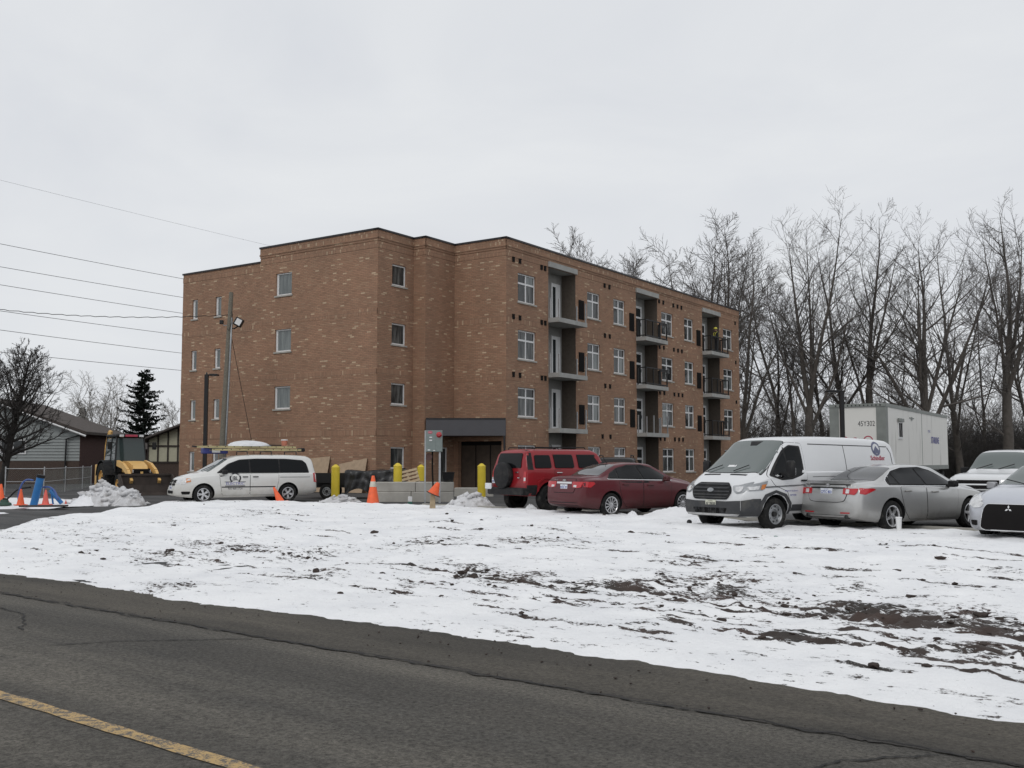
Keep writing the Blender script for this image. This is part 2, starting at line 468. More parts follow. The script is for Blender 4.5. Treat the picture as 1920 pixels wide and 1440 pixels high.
# --- worn yellow centre line
def line_mat():
    m, N, L, b = new_mat('worn_yellow_line')
    tc = N.new('ShaderNodeTexCoord')
    n1 = N.new('ShaderNodeTexNoise'); n1.inputs['Scale'].default_value = 14; n1.inputs['Detail'].default_value = 8; n1.inputs['Roughness'].default_value = 0.75
    n3 = N.new('ShaderNodeTexNoise'); n3.inputs['Scale'].default_value = 90; n3.inputs['Detail'].default_value = 2
    L.new(tc.outputs['Object'], n1.inputs['Vector']); L.new(tc.outputs['Object'], n3.inputs['Vector'])
    ad = N.new('ShaderNodeMath'); ad.operation = 'MULTIPLY_ADD'; ad.inputs[1].default_value = 0.45; L.new(n3.outputs['Fac'], ad.inputs[0]); L.new(n1.outputs['Fac'], ad.inputs[2])
    rp = N.new('ShaderNodeValToRGB')
    rp.color_ramp.elements[0].position = 0.66; rp.color_ramp.elements[0].color = (0.11,0.098,0.082,1)
    rp.color_ramp.elements[1].position = 0.76; rp.color_ramp.elements[1].color = (0.44,0.30,0.13,1)
    L.new(ad.outputs[0], rp.inputs['Fac']); L.new(rp.outputs[0], b.inputs['Base Color'])
    b.inputs['Roughness'].default_value = 0.8
    bp = N.new('ShaderNodeBump'); bp.inputs['Strength'].default_value = 0.5; bp.inputs['Distance'].default_value = 0.006
    L.new(ad.outputs[0], bp.inputs['Height']); L.new(bp.outputs['Normal'], b.inputs['Normal'])
    return m
M['line'] = line_mat()
lq = np.linspace(-150, 80, 900)
lw = 0.062
V = []
for q in lq:
    e0 = (vnoise(np.array([q*7.0]), np.array([3.0]))[0]-0.5)*0.025
    e1 = (vnoise(np.array([q*7.0]), np.array([9.0]))[0]-0.5)*0.025
    z = 0.025
    V += [(q, 3.68-lw+e0, z), (q, 3.68+lw+e1, z)]
F = [(2*i, 2*i+2, 2*i+3, 2*i+1) for i in range(len(lq)-1)]
rd_obj('centre_line', np_mesh('centre_line', V, F, M['line']), parent=road)

# --- cracks and the gravelly joint between lane and shoulder
def strip(pts, wf, z, name, mat, parent, seed=0, step=0.05, jit=0.03):
    rr = np.random.RandomState(seed)
    P = []
    for a, b in zip(pts[:-1], pts[1:]):
        k = max(2, int(math.dist(a, b)/step))
        for t in np.linspace(0, 1, k, endpoint=False): P.append((a[0]+(b[0]-a[0])*t, a[1]+(b[1]-a[1])*t))
    P = np.array(P)
    P = P + np.cumsum(rr.randn(len(P), 2), 0)*0.0 + np.stack([np.convolve(rr.randn(len(P)), np.ones(5)/5, 'same') for _ in (0,1)], 1)*jit
    d = np.gradient(P, axis=0); d /= np.linalg.norm(d, axis=1)[:, None] + 1e-9
    nn = np.stack([-d[:,1], d[:,0]], 1)
    w = wf*(0.35 + 1.1*rr.rand(len(P)))[:, None]
    A, B = P - nn*w/2, P + nn*w/2
    V = []
    for a, b in zip(A, B):
        zz = z(a[0], a[1]) if callable(z) else z
        V += [(a[0], a[1], zz), (b[0], b[1], zz)]
    F = [(2*i, 2*i+2, 2*i+3, 2*i+1) for i in range(len(P)-1)]
    return rd_obj(name, np_mesh(name, V, F, mat), parent=parent)
def road_z(q, n): return -0.008*abs(n-3.68) + 0.02
strip([(-70, 6.55), (12, 6.55)], 0.05, lambda q, n: 0.006, 'edge_crack', M['gravel'], road, 1, 0.04, 0.05)
strip([(-22, 6.48), (12, 6.6)], 0.025, lambda q, n: 0.008, 'edge_crack', M['crack'], road, 12, 0.06, 0.06)
for i, pts in enumerate([
        [(-4.35, 2.3), (-4.3, 3.2), (-4.1, 3.65), (-3.4, 4.2), (-2.9, 4.75)],
        [(-5.2, 2.4), (-4.4, 2.9), (-4.1, 3.62)],
        [(-4.0, 2.2), (-3.75, 2.9), (-3.45, 3.6)],
        [(-8.4, 6.4), (-9.2, 5.6), (-9.6, 4.9)],
        [(-1.2, 5.2), (-0.4, 5.5), (0.5, 5.9)],
        [(1.0, 6.5), (1.5, 6.1), (2.6, 6.0), (3.6, 5.5)],
        [(-4.9, 2.3), (-4.6, 2.75), (-4.35, 3.1)], [(-2.9, 4.75), (-2.4, 5.3), (-2.3, 6.0), (-1.9, 6.5)], [(-14, 6.5), (-13.2, 5.9), (-11.8, 5.8), (-10.6, 5.2)], [(-0.6, 4.2), (0.2, 4.4), (0.9, 4.9)]]):
    strip(pts, 0.022, lambda q, n: road_z(q, n)+0.009, 'crack', M['crack'], road, 20+i, 0.03, 0.03)
strip([(1.0, 6.7), (4.5, 6.9), (9, 7.1)], 0.02, lambda q, n: -0.015, 'crack', M['crack'], road, 40, 0.04, 0.05)

# --- snow covered verge with dirt showing through; fine flecks also paint in relief shadow
def snow_dirt_shade(name):
    m, N, L, b = new_mat(name)
    tc = N.new('ShaderNodeTexCoord')
    at = N.new('ShaderNodeAttribute'); at.attribute_name = 'dirt'
    mp = N.new('ShaderNodeMapping'); mp.inputs['Scale'].default_value = (0.42, 1.0, 1.0)
    L.new(tc.outputs['Object'], mp.inputs['Vector'])
    n1 = N.new('ShaderNodeTexNoise'); n1.inputs['Scale'].default_value = 4.2; n1.inputs['Detail'].default_value = 7; n1.inputs['Roughness'].default_value = 0.65
    nb_ = N.new('ShaderNodeTexNoise'); nb_.inputs['Scale'].default_value = 17; nb_.inputs['Detail'].default_value = 5; nb_.inputs['Roughness'].default_value = 0.75
    n2 = N.new('ShaderNodeTexNoise'); n2.inputs['Scale'].default_value = 1.1; n2.inputs['Detail'].default_value = 5
    mp2 = N.new('ShaderNodeMapping'); mp2.inputs['Scale'].default_value = (0.55, 1.0, 1.0); L.new(tc.outputs['Object'], mp2.inputs['Vector'])
    L.new(mp.outputs[0], n1.inputs['Vector']); L.new(mp2.outputs[0], nb_.inputs['Vector']); L.new(tc.outputs['Object'], n2.inputs['Vector'])
    a1 = N.new('ShaderNodeMath'); a1.operation = 'MULTIPLY_ADD'; a1.inputs[1].default_value = 1.15; L.new(n1.outputs['Fac'], a1.inputs[0]); L.new(at.outputs['Fac'], a1.inputs[2])
    ad = N.new('ShaderNodeMath'); ad.operation = 'MULTIPLY_ADD'; ad.inputs[1].default_value = 1.45; L.new(nb_.outputs['Fac'], ad.inputs[0]); L.new(a1.outputs[0], ad.inputs[2])
    mk = N.new('ShaderNodeMapRange'); mk.inputs['From Min'].default_value = 1.50; mk.inputs['From Max'].default_value = 1.58
    L.new(ad.outputs[0], mk.inputs['Value'])
    dr = N.new('ShaderNodeValToRGB')
    dr.color_ramp.elements[0].position = 0.35; dr.color_ramp.elements[0].color = (0.028,0.023,0.019,1)
    dr.color_ramp.elements[1].position = 0.65; dr.color_ramp.elements[1].color = (0.060,0.036,0.028,1)
    L.new(n2.outputs['Fac'], dr.inputs['Fac'])
    sr = N.new('ShaderNodeValToRGB')
    sr.color_ramp.elements[0].position = 0.30; sr.color_ramp.elements[0].color = (0.78,0.79,0.81,1)
    sr.color_ramp.elements[1].position = 0.60; sr.color_ramp.elements[1].color = (0.90,0.905,0.91,1)
    n4 = N.new('ShaderNodeTexNoise'); n4.inputs['Scale'].default_value = 0.8; n4.inputs['Detail'].default_value = 8; n4.inputs['Roughness'].default_value = 0.65
    L.new(tc.outputs['Object'], n4.inputs['Vector']); L.new(n4.outputs['Fac'], sr.inputs['Fac'])
    mx = N.new('ShaderNodeMixRGB'); L.new(mk.outputs[0], mx.inputs['Fac']); L.new(sr.outputs[0], mx.inputs['Color1']); L.new(dr.outputs[0], mx.inputs['Color2'])
    L.new(mx.outputs[0], b.inputs['Base Color'])
    b.inputs['Roughness'].default_value = 0.75
    n3 = N.new('ShaderNodeTexNoise'); n3.inputs['Scale'].default_value = 16; n3.inputs['Detail'].default_value = 7; n3.inputs['Roughness'].default_value = 0.65
    L.new(tc.outputs['Object'], n3.inputs['Vector'])
    hs = N.new('ShaderNodeMath'); hs.operation = 'MULTIPLY_ADD'; hs.inputs[1].default_value = 0.5
    L.new(mk.outputs[0], hs.inputs[0]); L.new(n3.outputs['Fac'], hs.inputs[2])
    bp = N.new('ShaderNodeBump'); bp.inputs['Strength'].default_value = 0.7; bp.inputs['Distance'].default_value = 0.05
    L.new(hs.outputs[0], bp.inputs['Height']); L.new(bp.outputs['Normal'], b.inputs['Normal'])
    return m
M['snow_dirt_shade'] = snow_dirt_shade('snow_over_dirt_shade')

# bare patches: along-road, across-road, width, depth, strength
DIRT_SPOTS = [(-23.21, 15.26, 0.82, 1.82, 0.5), (-23.07, 17.66, 0.88, 1.58, 0.5), (-18.01, 9.64, 0.58, 0.95, 0.5), (-16.43, 10.6, 0.57, 1.2, 0.7), (-20.23, 11.41, 0.5, 0.96, 0.35), (-17.42, 8.67, 0.13, 0.38, 0.6), (-16.1, 11.97, 0.5, 1.28, 0.6), (-17.75, 12.79, 0.44, 0.89, 0.4), (-13.99, 12.1, 0.42, 0.74, 0.95), (-12.55, 11.89, 0.44, 0.57, 0.45), (-12.1, 9.96, 0.48, 0.46, 0.5), (-11.61, 10.05, 0.23, 0.44, 0.7), (-12.6, 8.14, 0.37, 0.41, 0.75), (-13.35, 14.16, 0.6, 0.93, 0.7), (-13.32, 15.03, 0.41, 0.77, 0.7), (-10.16, 11.82, 0.36, 0.66, 1.0), (-10.88, 12.02, 0.33, 0.5, 0.5), (-8.97, 11.48, 0.45, 0.41, 0.85), (-11.41, 14.91, 0.78, 1.16, 0.7), (-10.79, 15.72, 0.59, 0.7, 0.45), (-7.65, 11.65, 0.57, 0.6, 0.85), (-7.27, 12.4, 0.26, 0.73, 1.05), (-6.75, 12.81, 0.44, 0.73, 0.9), (-6.2, 12.81, 0.5, 0.83, 0.95), (-7.66, 14.03, 0.49, 0.62, 0.6), (-5.17, 11.83, 0.45, 0.54, 0.65), (-5.55, 14.16, 0.45, 0.4, 0.45), (-4.14, 11.47, 0.36, 0.51, 1.05), (-4.76, 12.83, 0.33, 0.51, 0.8), (-3.51, 10.94, 0.33, 0.35, 0.95), (-3.49, 11.98, 0.24, 0.41, 0.8), (-3.05, 11.8, 0.29, 0.46, 0.9), (-2.64, 11.4, 0.27, 0.42, 1.0), (-4.02, 14.55, 0.29, 0.38, 0.6), (-3.36, 14.84, 0.21, 0.38, 0.8), (-2.76, 9.79, 0.43, 0.17, 1.05), (-2.3, 9.71, 0.23, 0.21, 0.95), (-3.89, 9.75, 0.41, 0.25, 0.6), (-6.33, 11.58, 0.8, 0.36, 0.5), (-9.51, 13.11, 0.5, 0.57, 0.5), (-11.22, 11.19, 0.49, 0.41, 0.4), (-4.07, 12.72, 0.77, 0.61, 0.5)]
# tyre ruts along the verge: distance across, width, strength, where they begin
RUTS = [(8.75,.05,.8,-7),(9.05,.06,.9,-10),(9.30,.05,.8,-12),(9.62,.07,1.0,-12),(9.86,.05,.9,-9),(10.15,.06,.9,-11),(10.42,.05,.8,-12),(10.75,.07,1.0,-10),(11.05,.06,.8,-13),(11.4,.06,.8,-18),(9.5,.05,.5,-26),(10.3,.05,.5,-26),(13.6,.07,.7,-24),(14.3,.07,.6,-22),(16.2,.09,.6,-26),(17.6,.10,.5,-28)]
FAR_Q = [-60, -33, -26.3, -15.2, -5.0, 10, 30]
FAR_N = [23.0, 23.2, 25.2, 24.6, 22.9, 21.0, 20]
def left_edge(n): return -(25.6 + (n-11.3)*0.75)
def verge_fields(Q, Nn):
    """height and dirt amount of the verge"""
    n_near = 7.80 + 0.5*(fbm(Q*0.45, Q*0+2.0, 3)-0.5)*2 + 0.46*(fbm(Q*2.6, Q*0+5.0, 5, 0.65)-0.5) + 0.18*np.exp(-((Q+7.8)/1.2)**2)
    n_far = np.interp(Q, FAR_Q, FAR_N) + 0.8*(fbm(Q*0.9, Q*0+8.0, 3)-0.5)
    base = np.interp(Nn, [7.0, 7.8, 8.4, 10, 11.6, 13.0, 14.2, 16.5, 22, 26], [-0.03, -0.02, 0.03, 0.06, 0.09, 0.19, 0.27, 0.32, 0.33, 0.30])
    lump = 0.11*(fbm(Q*0.35, Nn*0.5, 3)-0.5) + 0.10*(fbm(Q*1.1, Nn*1.5, 4)-0.5) + 0.075*(fbm(Q*2.6, Nn*3.6, 4)-0.5)
    low = np.exp(-((Nn-9.9)/1.4)**2) * np.clip((Q+11)/8, 0.0, 1)
    pat = fbm(Q*0.30+7, Nn*0.75, 3)
    track = np.clip((fbm((Nn + 0.05*Q)*4.2, Q*0.14, 3)-0.47)*5, 0, 1)
    band = np.exp(-((Nn-12.4)/1.5)**2)*np.clip((pat-0.40)*4, 0, 1)*(0.5+0.5*np.clip((Q+14)/9, 0, 1))
    X_ = Q*QX - Nn*QY; Y_ = Q*QY + Nn*QX
    wx, wy = 0.5*(fbm(Q*1.3, Nn*1.3, 3)-0.5), 0.9*(fbm(Q*1.3+9, Nn*1.3+4, 3)-0.5)
    blob = np.zeros_like(Q)
    for (bq, bn, bx, by, bs) in DIRT_SPOTS:
        ax_, ay_ = bq*QX - bn*QY, bq*QY + bn*QX
        blob = np.maximum(blob, bs*np.exp(-((X_+wx-ax_)/(bx*1.35))**2 - ((Y_+wy-ay_)/(by*1.2))**2))
    ruts = np.zeros_like(Q)
    for k, (c_, wd, st, q0) in enumerate(RUTS):
        ln_ = Nn + 0.035*(Q+6) + 0.10*(fbm(Q*0.35+k*5, Q*0+k, 2)-0.5)
        ruts = np.maximum(ruts, st*np.exp(-((ln_-c_)/wd)**2)*np.clip((fbm(Q*0.9+k*9, Q*0+k*3.3, 3)-0.36)*5, 0, 1)*np.clip((Q-q0)/4, 0, 1))
    dirt = 0.27*blob + 0.24*band + 0.35*low*(0.05+0.95*track)*np.clip((pat-0.30)*4, 0.25, 1) + 0.60*ruts*(1-0.4*blob)
    dirt = dirt - 0.05 + 0.18*(fbm(Q*0.6+3, Nn*0.6+9, 4)-0.5)
    clod = np.clip(dirt, 0, 1)*0.42*(fbm(Q*5.5, Nn*8.0, 4)-0.40)
    rut = -0.03*low*track - 0.035*ruts
    z = base + lump*np.clip((Nn-7.9)/2.0, 0.05, 1) + clod + rut
    ed = np.minimum(np.clip((Nn-n_near)/0.35, -1, 1)*0.05, 0.05) - 0.05
    z = z + ed
    ff = np.clip((n_far-Nn)/0.9, -1, 1)
    z = np.where(ff < 1, z*1.0 - (1-ff)**2*0.18, z)
    le = left_edge(Nn) + 1.2*(fbm(Nn*0.8, Nn*0+3.0, 3)-0.5)
    lf = np.clip((Q-le)/1.1, -1, 1)
    z = np.where(lf < 1, z - (1-lf)**2*0.16, z)
    edge = np.exp(-((Nn-n_near)/0.10)**2)*0.10
    return z, dirt + edge
vq = np.concatenate([np.arange(-42, -24, 0.085), np.arange(-24, 10, 0.055), np.arange(10, 30, 0.3)])
vn = np.concatenate([np.arange(7.1, 16.0, 0.05), np.arange(16.0, 26.2, 0.085)])
vQ, vN = np.meshgrid(vq, vn, indexing='ij')
vZ, vD = verge_fields(vQ, vN)
_i = np.arange(vQ.size).reshape(vQ.shape)
vF = np.stack([_i[:-1,:-1].ravel(), _i[1:,:-1].ravel(), _i[1:,1:].ravel(), _i[:-1,1:].ravel()], 1)
# drop cells that lie wholly under the other surfaces
_under = np.where(vN > 20, LOT-0.02, np.where(vN < 9, -0.14, -0.3)); _under = np.where(vQ < left_edge(vN)-0.5, np.maximum(_under, drive_z(vQ, vN)-0.01), _under)
keep = (vZ > _under).ravel()
vF = vF[keep[vF].any(1)]
vme = np_mesh('snow_verge', np.stack([vQ.ravel(), vN.ravel(), vZ.ravel()], 1), vF, M['snow_dirt_shade'], True)
_at = vme.attributes.new('dirt', 'FLOAT', 'POINT'); _at.data.foreach_set('value', vD.ravel().astype(np.float32))
rd_obj('snow_verge', vme)
def verge_z(x, y):
    q, n = to_qn(x, y)
    z, d = verge_fields(np.array([q]), np.array([n]))
    return float(z[0])

# --- loose dirt clods poking through the snow (far too many to count)
M['clod'] = pmat('dirt_clod', (0.040,0.029,0.024), 0.95, var=0.4, scale=9, bump=0.8, bscale=30)
def clod_arrays(c, s, rr, flat=0.6):
    ico = [(0,0,1),(.894,0,.447),(.276,.851,.447),(-.724,.526,.447),(-.724,-.526,.447),(.276,-.851,.447),
           (.724,.526,-.447),(-.276,.851,-.447),(-.894,0,-.447),(-.276,-.851,-.447),(.724,-.526,-.447),(0,0,-1)]
    v = np.array(ico) * (0.6+0.8*rr.rand(12, 1)) * np.array([s*(0.8+0.8*rr.rand()), s*(0.8+0.5*rr.rand()), s*flat])
    return v + np.array(c)
ICOF = [(0,1,2),(0,2,3),(0,3,4),(0,4,5),(0,5,1),(1,6,2),(2,7,3),(3,8,4),(4,9,5),(5,10,1),(2,6,7),(3,7,8),(4,8,9),(5,9,10),(1,10,6),(11,7,6),(11,8,7),(11,9,8),(11,10,9),(11,6,10)]
rr = np.random.RandomState(5)
cand = np.stack([rr.uniform(-34, 9, 90000), rr.uniform(8.0, 24.0, 90000)], 1)
cz, cdirt = verge_fields(cand[:,0], cand[:,1])
sel = rr.rand(len(cand)) < np.clip((cdirt-0.06)*0.9, 0, 0.16)
sel |= rr.rand(len(cand)) < 0.0012
sel &= (cz > 0.0) & (cand[:,0] > left_edge(cand[:,1])+1)
CV, CF = [], []
for (q, n), z in zip(cand[sel], cz[sel]):
    s = 0.012 + 0.035*rr.rand()**3 + (0.05*rr.rand() if rr.rand() < 0.02 else 0)
    k = len(CV)*12
    CV.append(clod_arrays((q, n, z + s*0.15), s, rr))
    CF.append(np.array(ICOF) + k)
for q in range(650):      # grit along the shoulder and the lane joint
    qq = rr.uniform(-32, 9); nn_ = rr.choice([rr.normal(6.62, 0.10), rr.normal(7.55, 0.30)], p=[0.35, 0.65])
    s = 0.004 + 0.010*rr.rand()**2
    CF.append(np.array(ICOF) + len(CV)*12); CV.append(clod_arrays((qq, nn_, -0.022-0.012*(nn_-6.5)+s*0.3+0.012), s, rr))
clods = rd_obj('dirt_clods', np_mesh('dirt_clods', np.concatenate(CV), np.concatenate(CF), M['clod'], False), 'stuff')
tag(clods, 'small dark dirt clods scattered through the roadside snow', 'dirt', kind='stuff')
# ================================================================ APARTMENT BUILDING
TH = math.atan(1315/1922.4)
U = Vector((math.sin(TH), math.cos(TH), 0)); Vv = Vector((-math.cos(TH), math.sin(TH), 0))
CC = Vector((-0.292, 50.189, 0))
def B(a, b, z=0.0): return CC + U*a + Vv*b + Vector((0, 0, z))
A_U = math.atan2(U.y, U.x)           # facade running along U
A_V = math.atan2(-Vv.y, -Vv.x)       # facade running along -V

def brick_mat(name, soldier=False):
    m, N, L, b = new_mat(name)
    uv = N.new('ShaderNodeUVMap')
    mp = N.new('ShaderNodeMapping')
    if soldier: mp.inputs['Rotation'].default_value = (0, 0, rad(90))
    L.new(uv.outputs[0], mp.inputs['Vector'])
    bt = N.new('ShaderNodeTexBrick')
    bt.inputs['Color1'].default_value = (0,0,0,1); bt.inputs['Color2'].default_value = (1,1,1,1); bt.inputs['Mortar'].default_value = (0.5,0.5,0.5,1)
    bt.inputs['Scale'].default_value = 1.0
    bt.inputs['Brick Width'].default_value = 0.27; bt.inputs['Row Height'].default_value = 0.083
    bt.inputs['Mortar Size'].default_value = 0.007; bt.inputs['Mortar Smooth'].default_value = 0.2
    if soldier: bt.offset = 0.0
    L.new(mp.outputs[0], bt.inputs['Vector'])
    rp = N.new('ShaderNodeValToRGB')
    e = rp.color_ramp.elements
    e[0].position = 0.0; e[0].color = (0.282,0.165,0.106,1)
    e[1].position = 1.0; e[1].color = (0.543,0.409,0.279,1)
    for p, c in ((0.25,(0.328,0.190,0.122,1)),(0.45,(0.365,0.212,0.136,1)),(0.70,(0.313,0.185,0.117,1)),(0.945,(0.365,0.229,0.149,1)),(0.965,(0.480,0.343,0.231,1))):
        x = e.new(p); x.color = c
    L.new(bt.outputs['Color'], rp.inputs['Fac'])
    n1 = N.new('ShaderNodeTexNoise'); n1.inputs['Scale'].default_value = 0.35; n1.inputs['Detail'].default_value = 6; n1.inputs['Roughness'].default_value = 0.6
    tc = N.new('ShaderNodeTexCoord'); L.new(tc.outputs['Object'], n1.inputs['Vector'])
    r1 = N.new('ShaderNodeValToRGB'); r1.color_ramp.elements[0].position = 0.3; r1.color_ramp.elements[0].color = (0.80,0.80,0.80,1)
    r1.color_ramp.elements[1].position = 0.7; r1.color_ramp.elements[1].color = (1.12,1.08,1.06,1)
    L.new(n1.outputs['Fac'], r1.inputs['Fac'])
    mu = N.new('ShaderNodeMixRGB'); mu.blend_type = 'MULTIPLY'; mu.inputs['Fac'].default_value = 1
    L.new(rp.outputs[0], mu.inputs['Color1']); L.new(r1.outputs[0], mu.inputs['Color2'])
    mo = N.new('ShaderNodeMixRGB'); mo.inputs['Color2'].default_value = (0.22,0.155,0.11,1)
    L.new(bt.outputs['Fac'], mo.inputs['Fac']); L.new(mu.outputs[0], mo.inputs['Color1'])
    L.new(mo.outputs[0], b.inputs['Base Color'])
    b.inputs['Roughness'].default_value = 0.88
    bp = N.new('ShaderNodeBump'); bp.invert = True; bp.inputs['Strength'].default_value = 0.8; bp.inputs['Distance'].default_value = 0.012
    L.new(bt.outputs['Fac'], bp.inputs['Height']); L.new(bp.outputs['Normal'], b.inputs['Normal'])
    return m
M['brick'] = brick_mat('brown_brick'); M['brick_soldier'] = brick_mat('brown_brick_soldier', True)

bld = empty('apartment_building', B(0, 0, LOT))
tag(bld, 'four storey brown brick apartment building with concrete balconies and flat roof', 'building')
BZ = LOT      # children are placed in world space by subtracting the root's location
def bchild(name, me, P, rz):
    o = link_mesh(name, me, bld)
    o.location = Vector(P) - bld.location
    o.rotation_euler = (0, 0, rz)
    return o

def facade(name, P, rz, segs, openings, z0, depth=0.11):
    """segs: (s0,s1,top). openings: (s0,s1,za,zb,depth or 0 for no reveal). Local x along wall, y inward."""
    bm = bmesh.new(); uvl = bm.loops.layers.uv.new('UVMap')
    def quad(pts, uvs, mi=0):
        f = bm.faces.new([bm.verts.new(p) for p in pts]); f.material_index = mi
        for l, t in zip(f.loops, uvs): l[uvl].uv = t
    ss = sorted({s for sg in segs for s in sg[:2]} | {s for o in openings for s in o[:2]})
    zs = sorted({z0} | {sg[2] for sg in segs} | {z for o in openings for z in o[2:4]})
    for a, b in zip(ss[:-1], ss[1:]):
        top = max(sg[2] for sg in segs if sg[0] <= (a+b)/2 <= sg[1])
        for c, d in zip(zs[:-1], zs[1:]):
            sm, zm = (a+b)/2, (c+d)/2
            if zm > top: continue
            if any(o[0] < sm < o[1] and o[2] < zm < o[3] for o in openings): continue
            quad([(a,0,c),(b,0,c),(b,0,d),(a,0,d)], [(a,c),(b,c),(b,d),(a,d)])
    for (a, b, c, d, dp) in openings:
        if not dp: continue
        quad([(a,0,c),(a,0,d),(a,dp,d),(a,dp,c)], [(0,c),(0,d),(dp,d),(dp,c)])
        quad([(b,0,c),(b,dp,c),(b,dp,d),(b,0,d)], [(0,c),(dp,c),(dp,d),(0,d)])
        quad([(a,0,d),(b,0,d),(b,dp,d),(a,dp,d)], [(a,0),(b,0),(b,dp),(a,dp)])
        quad([(a,0,c),(a,dp,c),(b,dp,c),(b,0,c)], [(a,0),(a,dp),(b,dp),(b,0)])
    bmesh.ops.remove_doubles(bm, verts=bm.verts, dist=0.0005)
    me = bpy.data.meshes.new(name); bm.to_mesh(me); bm.free(); me.materials.append(M['brick'])
    return bchild(name, me, P, rz)

def band(name, P, rz, s0, s1, za, zb, out, mat, e0=0.0, e1=0.0):
    """projecting band with UVs"""
    bm = bmesh.new(); uvl = bm.loops.layers.uv.new('UVMap')
    x0, x1 = s0-e0, s1+e1
    def quad(pts, uvs):
        f = bm.faces.new([bm.verts.new(p) for p in pts])
        for l, t in zip(f.loops, uvs): l[uvl].uv = t
    y = -out
    quad([(x0,y,za),(x1,y,za),(x1,y,zb),(x0,y,zb)], [(x0,za),(x1,za),(x1,zb),(x0,zb)])
    quad([(x0,0.02,zb),(x0,y,zb),(x1,y,zb),(x1,0.02,zb)], [(x0,0),(x0,.1),(x1,.1),(x1,0)])
    quad([(x0,0.02,za),(x1,0.02,za),(x1,y,za),(x0,y,za)], [(x0,0),(x1,0),(x1,.1),(x0,.1)])
    quad([(x0,0.02,za),(x0,y,za),(x0,y,zb),(x0,0.02,zb)], [(0,za),(.1,za),(.1,zb),(0,zb)])
    quad([(x1,0.02,za),(x1,0.02,zb),(x1,y,zb),(x1,y,za)], [(0,za),(0,zb),(.1,zb),(.1,za)])
    bmesh.ops.remove_doubles(bm, verts=bm.verts, dist=0.0005)
    me = bpy.data.meshes.new(name); bm.to_mesh(me); bm.free(); me.materials.append(mat)
    return bchild(name, me, P, rz)

Z0 = LOT - 0.02
TOP, LOWTOP = 12.88, 12.14
HEADS = [11.26, 8.36, 5.46, 2.56]
FLOORS = [9.27, 6.37, 3.47]
# window shapes shared between alike windows
WCACHE = {}
wrng = random.Random(4)
def pane_glass(name, dark, pale, ior):  # streaks in the base colour imitate tree reflections and curtains
    m, N, L, b = new_mat(name)
    tc = N.new('ShaderNodeTexCoord'); mp = N.new('ShaderNodeMapping'); mp.inputs['Scale'].default_value = (5.0, 1.0, 0.7)
    oi = N.new('ShaderNodeObjectInfo'); L.new(tc.outputs['Object'], mp.inputs[0])
    ad = N.new('ShaderNodeVectorMath'); ad.operation = 'ADD'; L.new(mp.outputs[0], ad.inputs[0]); L.new(oi.outputs['Random'], ad.inputs[1])
    sc_ = N.new('ShaderNodeVectorMath'); sc_.operation = 'SCALE'; sc_.inputs['Scale'].default_value = 1.0; L.new(ad.outputs[0], sc_.inputs[0])
    ns = N.new('ShaderNodeTexNoise'); ns.noise_dimensions = '4D'; ns.inputs['Scale'].default_value = 1.2; ns.inputs['Detail'].default_value = 3
    ml = N.new('ShaderNodeMath'); ml.operation = 'MULTIPLY'; ml.inputs[1].default_value = 40; L.new(oi.outputs['Random'], ml.inputs[0]); L.new(ml.outputs[0], ns.inputs['W'])
    L.new(sc_.outputs[0], ns.inputs['Vector'])
    rp = N.new('ShaderNodeValToRGB'); rp.color_ramp.elements[0].position = .42; rp.color_ramp.elements[1].position = .62
    rp.color_ramp.elements[0].color = tuple(dark)+(1,); rp.color_ramp.elements[1].color = tuple(pale)+(1,)
    L.new(ns.outputs['Fac'], rp.inputs['Fac']); L.new(rp.outputs[0], b.inputs['Base Color'])
    b.inputs['Roughness'].default_value = .03; b.inputs['IOR'].default_value = ior
    return m
M['window_glass0'] = pane_glass('window_glass_dark', (.012,.014,.015), (.06,.065,.065), 1.45)
M['window_glass1'] = pane_glass('window_glass_curtain_reflection', (.03,.033,.034), (.13,.135,.13), 1.45)
M['window_glass2'] = pane_glass('window_glass_sky_reflection', (.10,.115,.115), (.17,.19,.185), 1.6)  # paler base colour paints in the reflected sky
